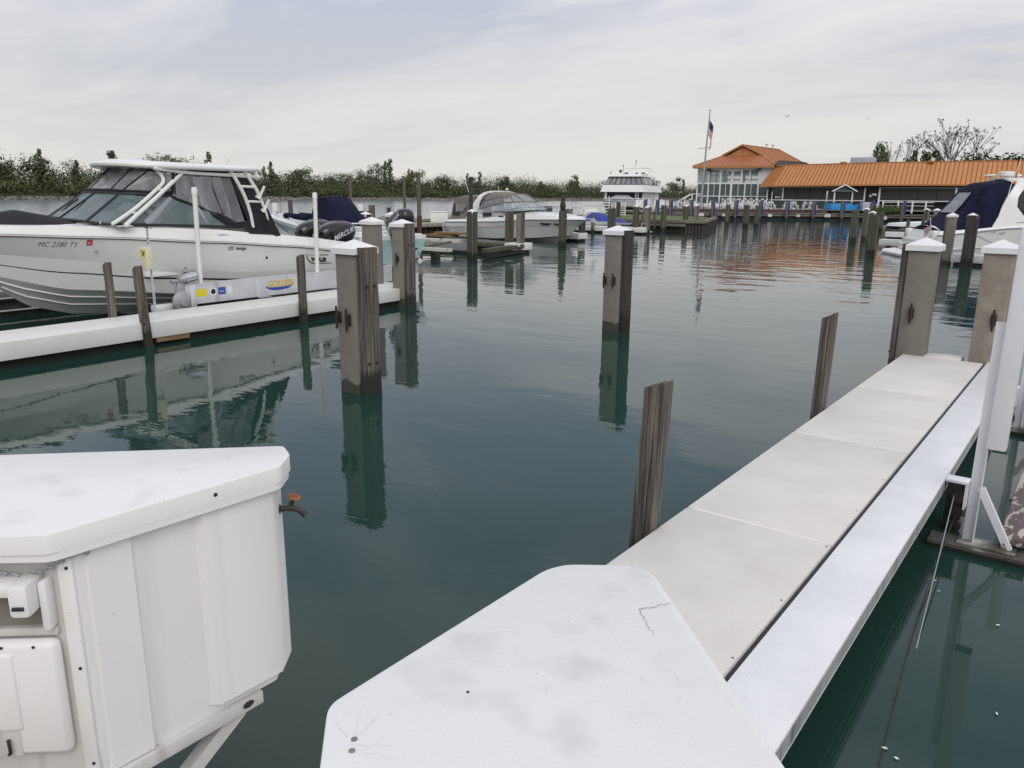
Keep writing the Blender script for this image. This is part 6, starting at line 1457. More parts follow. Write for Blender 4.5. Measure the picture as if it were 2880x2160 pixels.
# lift frame between the aqua boat and the next pile
lf = thing('boat_lift', 'rusty white lift frame with wooden braces behind the left dock piles', 'boat lift', (0, 0, 0), 0, 'boat lifts')
obj('rear_beam', MB().beam((-27.5, 24.6, .70), (-21.4, 24.5, .72), .25, .12), RUSTW, lf)
obj('front_beam', MB().beam((-27, 23.7, .40), (-21.25, 23.6, .40), .22, .13), RUSTW, lf)
mb = MB(); mb.beam((-24.3, 24.5, .68), (-23.6, 23.8, .44), .10, .10); mb.beam((-21.9, 24.4, .68), (-22.9, 23.8, .44), .10, .10); obj('brace', mb, WOOD, lf)
obj('plate', MB().box(-23.3, -22.95, 23.46, 23.5, .22, .44), ALU, lf)
obj('red_beam', MB().beam((-26, 23.3, .14), (-23.6, 23.3, .14), .2, .2), RED_ST, lf)
obj('dark_beam', MB().beam((-25, 22.2, .02), (-22.9, 22.6, .06), .3, .08), DARKST, lf)
obj('rear_panel', MB().box(-27, -22.0, 25.5, 25.6, .25, .60), GALV, lf)
for x in (-26.0, -22.6): obj('leg', MB().box(x - .14, x + .14, 24.0, 24.3, -1.2, .4), DARKST, lf)
d = thing('timber_walkway', 'low green timber walkway between the single and twin piles', 'dock', (0, 0, 0))
obj('beam', MB().beam((-20.6, 25.0, .34), (-21.4, 28.6, .34), .3, .18), WOOD_G, d); obj('white_block', MB().box(-21.5, -21.1, 27.6, 28.1, .36, .5), DOCKW, d); obj('dark_beam', MB().beam((-20.6, 25, .1), (-21.4, 28.6, .1), .25, .14), WOOD_D, d)
mb = MB(); mb.box(-33.0, -31.0, 34.4, 35.2, .15, .28); mb.box(-32.5, -30.5, 34.6, 35.4, .32, .42); tag(obj('raft', mb, WOOD_Y, rot=(0, 0, 0)), 'small yellowed timber float by the cruiser stern', 'raft')
# ---------------------------------------------------------------- white two deck yacht
ya = thing('yacht', 'white two deck yacht with grey hull and raked windows moored beyond the boardwalk', 'yacht', CF(19.2, 118), AZ - R(22.6), 'boats in the basin')
pl = [(-6.4, 14), (-6.4, 2.5), (-6.1, .4), (-5.0, -1.1), (-3.1, -1.9), (-1.2, -1.1), (-.1, .4), (.2, 2.5), (.2, 14)]
def sc(p, f, z): return [(-3.1 + (x + 3.1) * f, y + (1 - f) * 1.2 * (1 if y < 3 else 0), z) for x, y in p]
mb = MB(); mb.loft([sc(pl, .78, -.6), sc(pl, .86, .0), sc(pl, .87, .2)]); obj('hull_bottom', mb, NAVY, ya)
mb = MB(); mb.loft([sc(pl, .87, .2), sc(pl, .90, .75), sc(pl, .98, 1.4), sc(pl, 1.0, 2.15)]); obj('hull', mb, GREYB, ya)
obj('stripe', MB().loft([sc(pl, .955, 1.17), sc(pl, .962, 1.22)], caps=(False, False)), NAVY, ya)
bowrail('bow_rail', [(x, y, 2.28) for x, y in pl[1:8]], [((x, y, 2.28), (x, y, 2.1)) for x, y in pl[1:8]], .05, ya, PTUBE)
obj('anchor', MB().beam((-5.3, -1.2, 2.0), (-4.0, -1.9, 2.0), .12, .09).beam((-4.65, -1.6, 1.6), (-4.65, -1.6, 2.6), .12, .12), PTUBE, ya)
obj('lower_front', MB().box(-5.9, -.5, 1.6, 1.8, 2.1, 3.25), NAVY, ya); obj('lower_cabin', MB().box(-6.0, -.3, 1.9, 12.5, 2.0, 3.2), WALLW, ya)
obj('front_pillar', MB().box(-6.0, -5.7, .6, .9, 2.1, 3.25), WALLW, ya)
obj('deck_cover', MB().loft([[(-5.2, .3, 2.2), (-1.5, .3, 2.2), (-1.5, 1.5, 2.2), (-5.2, 1.5, 2.2)], [(-4.3, .7, 2.75), (-2.4, .7, 2.75), (-2.4, 1.2, 2.75), (-4.3, 1.2, 2.75)]]), GREYB, ya)
ld = MB(); ld.tube([(-1.2, .6, 2.2), (-1.2, .6, 3.2)], .05, 6); ld.tube([(-.8, .6, 2.2), (-.8, .6, 3.2)], .05, 6)
for z in (2.35, 2.7, 3.05): ld.tube([(-1.2, .6, z), (-.8, .6, z)], .04, 6)
obj('ladder', ld, PTUBE, ya)
for y in (2.4, 4.2, 6.2, 8.2): obj('side_window', MB().box(-.295, -.27, y, y + 1.2, 2.3, 3.0), GREYB, ya)
obj('upper_band', MB().loft([[(-6.55, 0, 3.22), (.10, 0, 3.22), (.10, 13, 3.22), (-6.55, 13, 3.22)], [(-6.20, .30, 4.25), (-.15, .30, 4.25), (-.15, 13, 4.25), (-6.20, 13, 4.25)]]), GEL, ya)
obj('band_sill', MB().box(-6.15, -.2, .36, 10.2, 4.25, 4.33), WALLD, ya)
N_ = 7; wx0, wx1 = (-6.1, -.28), (-5.55, -.75)
for i in range(N_):
    a0, a1 = lerp(wx0[0], wx0[1], i / N_) + .07, lerp(wx0[0], wx0[1], (i + 1) / N_) - .07; b0_, b1_ = lerp(wx1[0], wx1[1], i / N_) + .06, lerp(wx1[0], wx1[1], (i + 1) / N_) - .06
    obj('window', MB().plate([(a0, .42, 4.33), (a1, .42, 4.33), (b1_, .95, 5.45), (b0_, .95, 5.45)], .02), GLASS_Y, ya, angle=0)
obj('window_frame', MB().loft([[(-6.1, .50, 4.33), (-.28, .50, 4.33), (-.28, .7, 4.33), (-6.1, .7, 4.33)], [(-5.55, 1.03, 5.47), (-.75, 1.03, 5.47), (-.75, 1.3, 5.47), (-5.55, 1.3, 5.47)]]), WALLD, ya)
for y in (.9, 3.2, 5.4): obj('side_pane', MB().plate([(-.28, y, 4.33), (-.28, y + 2.0, 4.33), (-.62, y + 2.0, 5.45), (-.62, y, 5.45)], .02), GLASS_D if y < 1 else GLASS_Y, ya, angle=0)
obj('rear_pillar', MB().beam((-.3, 9.8, 4.3), (-.55, 9.8, 5.5), .12, .12), PTUBE, ya)
obj('aft_rail', MB().box(-.2, .0, 10.2, 13, 4.5, 4.56).box(-.2, 0, 10.2, 13, 4.3, 4.34), PTUBE, ya)
obj('roof', MB().loft([[(-5.95, .55, 5.48), (-.4, .55, 5.48), (-.35, 10.2, 5.48), (-5.95, 10.2, 5.48)], [(-5.85, .75, 5.78), (-.5, .75, 5.78), (-.5, 10.1, 5.70), (-5.85, 10.1, 5.70)]]), GEL, ya)
tubes('mast_arch', [[(-4.9, 2.5, 5.75), (-4.1, 3.4, 6.65), (-3.6, 3.6, 6.82), (.0, 4.6, 6.85), (.1, 4.6, 6.7), (-.3, 3.0, 5.8)], [(-3.5, 2.0, 5.78), (-3.0, 3.0, 6.85)]], .13, PTUBE, ya)
for x, z0, z1 in ((-5.6, 5.75, 6.1), (-3.7, 5.8, 7.05), (-1.75, 6.85, 7.75)): obj('antenna', MB().tube([(x, 2.2, z0), (x, 2.2, z1)], .03, 5).lathe([(0, 0), (.08, 0), (.08, .22), (0, .24)], 6, Matrix.Translation((x, 2.2, z1 - .1))), IRON, ya)
obj('searchlight', MB().lathe([(0, 0), (.2, .05), (.24, .2), (.1, .3), (0, .3)], 10, Matrix.Translation((-4.3, 3.1, 6.3)) @ Matrix.Rotation(R(90), 4, 'X')), IRON, ya)
for x, w_ in ((-3.2, .5), (-1.5, .25), (-.6, .45)): obj('roof_lamp', MB().box(x, x + w_, 1.2, 1.5, 5.85, 6.05), IRON, ya)
tag(obj('mooring_line', MB().tube(arc([CF(15.3, 117.6, 2.2), CF(17, 112, 1.8), CF(18.6, 104, 1.7)], 4), .025, 4), IRON), 'dark line running from the yacht bow to the boardwalk', 'rope')

# ================================================================ BOARDWALK AND RESTAURANT
bw = thing('boardwalk', 'timber boardwalk with red brown fascia running before the restaurant', 'boardwalk', CF(0, 93), AZ)
# local: x to the right of the view axis, y away, z up
obj('deck', MB().prism([(18.2, 1.3), (40.0, 1.3), (46.5, -.5), (62, -7), (70, 30), (10, 30), (18.2, 12)], 1.12, 1.22), PLANK, bw)
r_ = random.Random(4)
def planks_run(name, x0, x1, y, z0, z1, L_, m, parent, t=.06, dy=0.0, tilt=0.0):
    x = x0; k = 0
    while x < x1 - .05:
        l = min(L_ * r_.uniform(.85, 1.15), x1 - x); j = r_.uniform(-.012, .012)
        obj(name, MB().box(x + .008, x + l - .008, y - t, y, z0 + j, z1 + j), m, parent); x += l; k += 1
planks_run('fascia_board', 18.2, 37.5, 1.28, .84, 1.20, 3.6, BROWNFAS, bw)
planks_run('walkway_plank', 15.0, 40.6, 0.02, .70, .84, 3.2, PLANK, bw, t=.08)
planks_run('rub_board', 15.0, 40.6, 0.0, .46, .62, 3.2, PLANK, bw, t=.06)
obj('walkway', MB().box(15.0, 40.6, .02, 1.22, .74, .83), PLANK, bw)
obj('underside_shade', MB().box(15.2, 40.5, .25, 1.2, -1, .45).box(15, 40.5, .03, .1, .62, .70), DARKIN, bw)  # solid dark fill standing in for the shade beneath the walkway
sg2 = obj('side_walkway', MB().loft([[(40.6, -.1, .66), (40.6, -.1, .82), (40.6, 1.3, .82), (40.6, 1.3, .66)], [(44.5, -3.2, .66), (44.5, -3.2, .82), (45, -1.5, .82), (45, -1.5, .66)], [(62, -10, .66), (62, -10, .82), (62.3, -8, .82), (62.3, -8, .66)]]), PLANK, bw)
obj('rub_board', MB().beam((40.6, -.14, .5), (44.5, -3.24, .5), .08, .16).beam((44.5, -3.24, .5), (62, -10.04, .5), .08, .16), PLANK, bw)
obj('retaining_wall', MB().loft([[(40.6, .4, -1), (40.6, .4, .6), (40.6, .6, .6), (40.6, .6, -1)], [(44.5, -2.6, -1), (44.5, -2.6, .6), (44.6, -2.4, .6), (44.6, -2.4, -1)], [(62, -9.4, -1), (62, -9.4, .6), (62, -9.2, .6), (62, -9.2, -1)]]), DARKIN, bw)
BLUES = [(1812, 0), (1846, 0), (1884, 0), (1942, 0), (2003, 0), (2068, 1), (2138, 0), (2213, 1), (2288, 0), (2369, 1)]
for i, (px, c_) in enumerate(BLUES):
    lat = (px - 1440) / 2227 * 92.7
    where = ['leftmost blue topped post by the white lawn chairs', 'second blue topped post by the white lawn chairs', 'blue topped post at the right end of the lawn chairs', 'blue topped post by the stairs left of the flagpole', 'blue topped post just right of the flagpole', 'white capped blue topped post before the cross braced rail', 'blue topped post at the right corner of the glass hall', 'white capped blue topped post at the left end of the dark windows', 'blue topped post right of the second table', 'white capped blue topped post before the blue kiosk'][i]
    p_ = thing('mooring_post', where, 'post', CF(lat, 92.7), AZ, 'blue topped mooring posts')
    obj('timber', MB().box(-.22, .02, -.16, .16, -1, 2.2, .02), WOOD, p_)
    obj('blue_wrap', MB().box(.0, .20, -.18, .18, .62, 2.28, .02), BLUE_P, p_)
    if c_: obj('cap', MB().box(-.02, .22, -.2, .2, 2.28, 2.38, .03), CAPW, p_)
for px, F, l_ in ((2452, 88.5, 'blue topped post between the grey bin and the hedge'), (2540, 84, 'blue topped post at the right end of the hedge')):
    p_ = thing('mooring_post', l_, 'post', CF((px - 1440) / 2227 * F, F), AZ, 'blue topped mooring posts')
    obj('timber', MB().box(-.24, .0, -.16, .16, -1, 2.1, .02), WOOD, p_); obj('blue_wrap', MB().box(-.02, .20, -.18, .18, .9, 2.32, .02), BLUE_P, p_)
    if px > 2500: obj('cap', MB().box(-.04, .22, -.2, .2, 2.32, 2.4, .03), GALV, p_)
for px, y_, w_, l_ in ((1970.5, .44, .62, 'small white arched sign on the boardwalk edge below the flagpole'), (2034, .2, .40, 'small square sign low on the boardwalk edge'), (2165, .26, .48, 'small pale sign on the boardwalk edge below the glass hall'), (2245, .36, .44, 'small dull sign on the boardwalk edge between the tables'), (2328, .46, .66, 'white sign with a small emblem on the boardwalk edge left of the kiosk')):
    lat = (px - 1440) / 2227 * 92.8
    s_ = thing('berth_sign', l_, 'sign', CF(lat, 92.82, .40), AZ, 'small berth signs')
    h__ = .30 if w_ < .6 else .34
    if px in (2034, 2245): mm = DIRTYW
    else: mm = CAPW
    obj('board', MB().prism([(-w_ / 2, 0), (w_ / 2, 0), (w_ / 2, h__ * .75), (w_ * .2, h__), (-w_ * .2, h__), (-w_ / 2, h__ * .75)], 0, .03, 0, Matrix(((1, 0, 0, 0), (0, 0, 1, -.03), (0, 1, 0, 0), (0, 0, 0, 1)))), mm, s_)
    obj('print', MB().box(-w_ * .36, w_ * .36, -.038, -.034, h__ * .22, h__ * .30).box(-w_ * .30, w_ * .30, -.038, -.034, h__ * .40, h__ * .48).box(-.05, .05, -.038, -.034, h__ * .62, h__ * .85), LAV if px != 2328 else NAVY, s_, angle=0)
s_ = thing('berth_sign', 'white sign on the walkway edge below the hedge', 'sign', CF((2488 - 1440) / 2227 * 86.0, 85.9, .36), AZ, 'small berth signs')
obj('board', MB().box(-.26, .26, -.03, 0, 0, .32, .005), CAPW, s_); obj('print', MB().box(-.2, .2, -.036, -.032, .08, .11).box(-.2, .2, -.036, -.032, .16, .19).box(-.16, .16, -.036, -.032, .24, .27), LAV, s_, angle=0)

# restaurant -----------------------------------------------------------------------
RX, RY, RZ, RS = -48.83, 108.05, R(6.73), 1.10
rs = thing('restaurant', 'long waterside restaurant with orange metal roofs and a glazed hall', 'building', (RX, RY, -.26), RZ)
rs.scale = (RS, RS, RS)
# glass hall: frame of white posts and beams, panes between
GX1 = 9.15
obj('base_wall', MB().box(-.2, 9.2, 0, .2, 1.1, 1.78).box(-.2, 0, 0.2, 14, 1.1, 1.78), WALLW, rs)
fr = MB()
for z0, z1 in ((4.23, 4.42), (2.65, 2.76), (5.98, 6.30)):
    fr.box(-.2, 9.2, -.02, .16, z0, z1); fr.box(-.2, -.02, .16, 14, z0, z1)
obj('beam', fr, WALLW, rs)
for x0, x1 in ((-.22, -.08), (1.25, 1.38), (2.78, 3.0), (4.28, 4.54), (5.46, 5.72), (6.56, 6.74)):
    obj('post', MB().box(x0, x1, -.04, .15, 4.42, 5.99), WALLW, rs)
for x0, x1 in ((-.22, -.06), (1.26, 1.42), (2.81, 2.97), (4.22, 4.48), (6.03, 6.18), (7.65, 7.86), (9.08, 9.2)):
    obj('post', MB().box(x0, x1, -.04, .15, 1.78, 4.24), WALLW, rs)
for x in (2.12, 3.62, 5.25, 6.90): obj('mullion', MB().box(x - .03, x + .03, -.02, .1, 2.76, 4.24), WALLW, rs)
obj('end_wall', MB().box(7.66, 9.9, .0, .2, 4.40, 6.3), WALLW, rs)
obj('round_vent', MB().lathe([(0, 0), (.18, 0), (.16, .03), (0, .03)], 14, Matrix.Translation((8.35, -.01, 5.55)) @ Matrix.Rotation(R(90), 4, 'X')), CAPW, rs)
for x0, x1 in ((-.08, 1.25), (1.38, 2.78), (3.0, 4.28), (4.54, 5.46), (5.72, 6.56), (6.74, 7.66)):
    obj('window', MB().box(x0, x1, .04, .06, 4.42, 5.99), GLASS_U, rs)
for x0, x1 in ((-.06, 1.26), (1.42, 2.81), (2.97, 4.22), (4.48, 6.03), (6.18, 7.65), (7.86, 9.08)):
    obj('window', MB().box(x0, x1, .04, .06, 2.76, 4.24), GLASS_B, rs); obj('window', MB().box(x0, x1, .04, .06, 1.78, 2.66), GLASS_B, rs)
for y in (.2, 2.9, 5.6, 8.3, 11.0):
    obj('side_window', MB().box(-.12, -.10, y + .1, y + 2.6, 4.42, 5.99), GLASS_U, rs); obj('side_window', MB().box(-.12, -.10, y + .1, y + 2.6, 2.76, 4.24), GLASS_B, rs)
    obj('side_post', MB().box(-.2, -.02, y + 2.6, y + 2.8, 1.78, 6.0), WALLW, rs)
# inside: floors, dark rear mullions against the sky, curtains
obj('interior', MB().box(.1, 9.9, .3, 13.8, 1.2, 1.3).box(.1, 9.9, .4, 13.8, 4.25, 4.40).box(9.8, 9.95, .3, 14, 1.2, 6.3), LAV, rs)
mb = MB()
for x in (.6, 1.9, 3.2, 4.5, 5.8, 7.1, 8.4, 9.7): mb.box(x, x + .18, 13.7, 13.9, 1.3, 6.3)
mb.box(0, 9.9, 13.7, 13.9, 5.0, 5.15); mb.box(0, 9.9, 13.7, 13.9, 4.2, 4.5); mb.box(0, 9.9, 13.7, 13.9, 5.75, 6.3)
for x in (2.0, 4.6, 7.2): mb.box(x, x + .25, 4.5, 4.75, 4.4, 6.2)
mb.box(.2, 9.8, 4.5, 4.6, 5.35, 5.45); obj('rear_mullions', mb, WALLG, rs)
mb = MB()
for k in range(26):
    x = .3 + k * .34
    if k % 5 == 0: continue
    mb.box(x, x + .26, .9 + .05 * (k % 2), .95 + .05 * (k % 2), 1.8, 4.2)
obj('curtains', mb, LAV, rs)
obj('back_wall', MB().box(.1, 9.8, 6.0, 6.2, 1.3, 4.2), WALLG, rs)
for x in (1.35, 7.72):
    fl = obj('flood_light', MB().box(x - .2, x + .25, -.55, -.2, 5.86, 6.10, .02), IRON, rs); obj('lamp_bracket', MB().box(x, x + .06, -.25, .0, 6.0, 6.28), IRON, fl)
obj('hall_lamp', MB().lathe([(.02, .3), (.05, .15), (.25, 0), (0, -.02)], 10, Matrix.Translation((1.2, 1.0, 5.55))), WALLG, rs)
# hall roof: hipped skirt with standing seams, gablet, shingled sides
EL, ER, EF = -.72, 9.75, -.75
gz, gy = 7.93, 2.6
obj('fascia', MB().box(EL, ER, EF, EF + .12, 6.22, 6.47).box(EL, EL + .12, EF + .12, 18, 6.22, 6.47), TRIM_O, rs)
obj('soffit', MB().box(EL + .05, ER, EF + .13, .0, 6.24, 6.29), TRIM_O, rs)
a0, a1, b0_, b1_ = Vector((EL, EF, 6.47)), Vector((ER, EF, 6.47)), Vector((2.35, gy, gz)), Vector((7.2, gy, gz))
NP = 29
for i in range(NP):             # standing-seam panels of the front skirt
    f0, f1 = i / NP, (i + 1) / NP; x0, x1 = lerp(EL, ER, f0) , lerp(EL, ER, f1)
    def topat(x):
        if x < 2.35: t = (x - EL) / (2.35 - EL)
        elif x > 7.2: t = (ER - x) / (ER - 7.2)
        else: t = 1.0
        return Vector((x, lerp(EF, gy, t), lerp(6.47, gz, t)))
    P = [Vector((x0 + .012, EF, 6.475)), Vector((x1 - .012, EF, 6.475)), topat(x1 - .012) + Vector((0, 0, .005)), topat(x0 + .012) + Vector((0, 0, .005))]
    o = obj('roof_panel', MB().plate(P, .03), ROOF_S, rs, angle=0)
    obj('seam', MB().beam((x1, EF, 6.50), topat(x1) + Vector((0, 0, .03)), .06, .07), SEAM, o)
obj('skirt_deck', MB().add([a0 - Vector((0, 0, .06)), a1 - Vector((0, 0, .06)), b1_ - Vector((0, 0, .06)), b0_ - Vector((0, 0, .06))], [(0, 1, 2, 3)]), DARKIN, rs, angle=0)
pk = Vector((4.78, gy - .1, 9.22)); rg = Vector((6.7, 14.5, 9.22))
obj('gablet', MB().plate([(2.9, gy + .15, gz + .02), (6.7, gy + .15, gz + .02), (4.78, gy + .15, 9.0)], .05), ROOF_O, rs, angle=0)
mb = MB(); mb.beam((2.15, gy - .05, gz - .02), pk, .3, .2); mb.beam((7.4, gy - .05, gz - .02), pk, .3, .2); mb.beam((2.9, gy, gz + .03), (6.7, gy, gz + .03), .1, .08); mb.beam((4.78, gy + .05, gz), (4.78, gy + .05, 9.0), .06, .06); obj('barge_board', mb, TRIM_O, rs)
obj('right_slope', MB().plate([(7.25, gy, gz), (ER, EF + .1, 6.5), (11.4, 18.5, 6.5), (6.7, 14.5, 9.22), (4.78, gy, 9.22)], .05), ROOF_SH, rs, angle=0)
obj('left_slope', MB().plate([(2.3, gy, gz), (4.78, gy, 9.22), (6.7, 14.5, 9.22), (1.0, 18.5, 6.5), (EL, EF + .1, 6.5)], .05), ROOF_SH, rs, angle=0)
obj('rear_slope', MB().plate([(11.4, 18.5, 6.5), (1.0, 18.5, 6.5), (6.7, 14.5, 9.22)], .05), ROOF_SH, rs, angle=0)
obj('hip_cap', MB().beam((7.2, gy, gz + .03), (ER, EF, 6.53), .12, .06).beam((2.35, gy, gz + .03), (EL, EF, 6.53), .12, .06).beam((6.7, 14.5, 9.25), (11.4, 18.5, 6.53), .14, .06).beam((4.78, gy, 9.25), (6.7, 14.5, 9.25), .14, .06), TRIM_O, rs)
for y in (9.0, 11.2):
    t = (y - gy) / (14.5 - gy); x = lerp(4.78, 6.7, t)
    obj('roof_vent', MB().lathe([(.05, -.3), (.05, .55), (.18, .56), (.18, .64), (0, .72)], 8, Matrix.Translation((x + .45, y, 9.0))), GALV, rs)
# long wing: mansard of standing-seam panels, bend near the middle
WA, WB_, WC = Vector((8.57, -2.5, 4.02)), Vector((10.25, -2.55, 4.05)), Vector((21.9, -2.5, 4.18))
WD = Vector((44, -1.2, 4.2))
TA, TB, TC, TD = Vector((9.9, -.5, 6.38)), Vector((11.15, -.55, 6.45)), Vector((22.0, -.5, 6.62)), Vector((44, .8, 6.72))
o = obj('end_slope', MB().plate([WA, WB_, TB, Vector((9.75, -.2, 6.38))], .05), ROOF_SH, rs, angle=0)
def mansard(e0, e1, t0, t1, n, m):
    for i in range(n):
        f0, f1 = i / n, (i + 1) / n
        P = [e0.lerp(e1, f0), e0.lerp(e1, f1), t0.lerp(t1, f1), t0.lerp(t1, f0)]; d_ = (e1 - e0).normalized() * .01
        o = obj('roof_panel', MB().plate([P[0] + d_, P[1] - d_, P[2] - d_, P[3] + d_], .03), m, rs, angle=0)
        up_ = Vector((0, -.03, .02))
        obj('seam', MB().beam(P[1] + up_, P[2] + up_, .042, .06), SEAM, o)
mansard(WB_, WC, TB, TC, 27, ROOF_O); mansard(WC, WD, TC, TD, 48, ROOF_O)
obj('eave_trim', MB().beam(WA + Vector((0, -.03, -.08)), WB_ + Vector((0, -.03, -.08)), .1, .17).beam(WB_ + Vector((0, -.03, -.08)), WC + Vector((0, -.03, -.08)), .1, .17).beam(WC + Vector((0, -.03, -.08)), WD + Vector((0, -.03, -.08)), .1, .17), TRIM_O, rs)
obj('parapet_cap', MB().beam(TA + Vector((0, .1, .05)), TB + Vector((0, .1, .05)), .3, .12).beam(TB + Vector((0, .1, .05)), TC + Vector((0, .1, .05)), .3, .12).beam(TC + Vector((0, .1, .05)), TD + Vector((0, .1, .05)), .3, .12), TRIM_O, rs)
obj('corner_cap', MB().beam(WB_ + Vector((-.03, -.03, .03)), TB + Vector((0, 0, .05)), .14, .06), TRIM_O, rs)
obj('bend_cap', MB().beam(WC + Vector((0, -.04, .02)), TC + Vector((0, 0, .04)), .2, .06), ROOF_O, rs)
obj('flat_roof', MB().prism([(9.95, 0), (22, -.1), (44, 1), (44, 16), (12, 16)], 6.2, 6.32), SHING_G, rs)
obj('roof_well', MB().plate([(9.6, -.6, 6.55), (13.9, .2, 6.5), (13.2, .2, 6.85), (10.1, .1, 7.12), (9.75, -.3, 6.85)], .2), SHING_G, rs, angle=0)
obj('roof_unit', MB().box(17.5, 20.2, 6, 9, 6.4, 7.6, .05), LAV, rs)
for x in (17.3, 26.6): obj('roof_floodlight', MB().box(x, x + .7, -.6, -.3, 6.6, 6.82, .04), TRIM_O, rs)
# wing front: dark recessed wall, tinted windows in white frames
obj('wing_wall', MB().prism([(9.2, .3), (9.4, -1.4), (22, -1.3), (44, .2), (44, 1), (22, -.6), (10, -.6)], 1.2, 4.2), WALLD, rs)
obj('lower_wall', MB().box(9.9, 17.6, -1.62, -1.42, 1.2, 2.24), WALLG, rs)
obj('sill', MB().box(9.7, 20.6, -1.7, -1.42, 2.26, 2.36).box(22.2, 43, -1.66, -1.38, 2.28, 2.38), WALLW, rs)
for x0, x1 in ((9.9, 11.15), (11.3, 12.9), (12.95, 14.4), (14.45, 15.9), (15.95, 17.4), (17.45, 19.0), (19.05, 20.4)):
    obj('window', MB().box(x0, x1, -1.56, -1.52, 2.37, 3.74), GLASS_D if x0 < 11.2 else SCREEN, rs)
obj('window_post', MB().box(11.15, 11.3, -1.66, -1.42, 2.36, 3.8), WALLW, rs); obj('window_post', MB().box(20.45, 20.6, -1.66, -1.42, 2.3, 3.8), WALLW, rs)
obj('header', MB().box(9.7, 17.2, -1.6, -1.45, 3.76, 3.84).box(22.2, 43, -1.6, -1.4, 3.76, 3.84), LAV, rs)
obj('window_post', MB().box(22.0, 22.2, -1.66, -1.38, 1.2, 3.84), WALLW, rs)
for x0, x1 in ((22.2, 24.25), (24.3, 26.1), (26.15, 28.0), (28.05, 29.75), (30.0, 32), (32.05, 34), (34.05, 36), (36.05, 38)):
    obj('window', MB().box(x0, x1, -1.54, -1.50, 2.39, 3.75), SCREEN, rs)
obj('window_post', MB().box(29.78, 29.97, -1.66, -1.38, 2.3, 3.84), WALLW, rs)
dr = obj('door', MB().box(20.9, 21.85, -1.5, -1.40, 1.25, 3.55), WALLD, rs)
for x, z, w_, h_ in ((21.05, 2.75, .2, .25), (21.3, 2.95, .35, .2), (21.65, 2.9, .18, .22)): obj('notice', MB().box(x, x + w_, -1.515, -1.502, z, z + h_), CAPW, dr)
for x in (9.4, 10.0): obj('downpipe', MB().box(x - .05, x + .05, -1.9, -1.8, 1.2, 3.3 if x > 9.5 else 3.5), WALLW, rs)
mb = MB()
for x in (10.35, 10.55, 10.8): mb.box(x, x + .12, -1.575, -1.565, 2.55, 2.75)
obj('window_display', mb, CAPW, rs)

# stair at the left end, rail with cross bracing before the hall
st = thing('staircase', 'white stair with railings at the left end of the glass hall', 'stairs', CF(0, 103), AZ)
tubes('handrail', [[(21.4, 0, 1.9), (23.2, 0, 2.95), (24.3, 0, 2.95)], [(21.4, 1.0, 1.9), (23.2, 1.0, 2.95)], [(21.4, 0, 1.35), (23.2, 0, 2.4)]], .05, PTUBE, st)
for x, z in ((21.5, 1.95), (22.3, 2.4), (23.2, 2.95)): obj('stair_post', MB().box(x - .06, x + .06, -.06, .06, 1.2, z), PTUBE, st)
for k in range(5): obj('step', MB().box(21.5 + k * .35, 21.9 + k * .35, 0, 1.0, 1.22 + k * .18, 1.30 + k * .18), PLANK, st)
cr_ = thing('cross_braced_rail', 'white railing of crossed bars behind the outdoor tables', 'railing', CF(0, 98.5), AZ)
for k in range(8):
    x = 26.0 + k * .72
    mb = MB(); mb.beam((x, 0, 1.80), (x + .62, 0, 2.45), .05, .07); mb.beam((x + .62, .03, 1.80), (x, .03, 2.45), .05, .07); mb.beam((x - .04, .01, 1.8), (x - .04, .01, 2.5), .05, .06); obj('cross_brace', mb, PTUBE, cr_)
obj('rail_bar', MB().box(25.95, 31.8, -.04, .04, 1.76, 1.81), PTUBE, cr_); obj('rail_leg', MB().box(25.95, 26.02, -.03, .03, 1.22, 1.8).box(31.7, 31.77, -.03, .03, 1.22, 1.8), IRON, cr_)
bn = thing('bench', 'white bench against the hall base beside the flagpole', 'bench', CF(24.6, 99), AZ)
obj('seat', MB().box(0, 1.6, -.3, .25, 1.52, 1.60, .02), CHAIRW, bn); obj('leg', MB().box(.05, .15, -.28, .2, 1.22, 1.52), CHAIRW, bn); obj('leg', MB().box(1.45, 1.55, -.28, .2, 1.22, 1.52), CHAIRW, bn)
fn_ = thing('chain_fence', 'thin dark railing with a chain left of the stair', 'railing', CF(0, 97.5), AZ)
for x in (18.7, 20.0, 20.9): obj('fence_post', MB().box(x - .03, x + .03, -.03, .03, 1.2, 2.25), IRON, fn_)
obj('top_rail', MB().box(18.4, 21.6, -.025, .025, 2.22, 2.27), IRON, fn_)
for k in range(3): obj('chain', MB().tube(arc([(18.7 + k, 0, 2.2), (19.2 + k, 0, 2.02), (19.7 + k, 0, 2.2)], 4), .02, 4), IRON, fn_)
tag(obj('picnic_table', MB().box(18.9, 20.6, -.3, .3, 1.78, 1.84).beam((19.1, 0, 1.2), (19.3, 0, 1.8), .06, .3).beam((20.4, 0, 1.2), (20.2, 0, 1.8), .06, .3), LAV, loc=CF(0, 96.2), rot=(0, 0, AZ)), 'low pale table between the chain railing posts', 'table')
for px in (1976, 2021, 2069, 2250):
    lat = (px - 1440) / 2227 * 94.4
    p_ = thing('slim_bollard', {1976: 'slim black railing post right of the flagpole', 2021: 'slim black railing post left of the outdoor tables', 2069: 'slim black railing post before the cross braced rail', 2250: 'slim black railing post at the second outdoor table'}[px], 'post', CF(lat, 94.45), AZ, 'slim black railing posts')
    obj('rod', MB().box(-.035, .035, -.035, .035, 1.2, 2.28), IRON, p_)

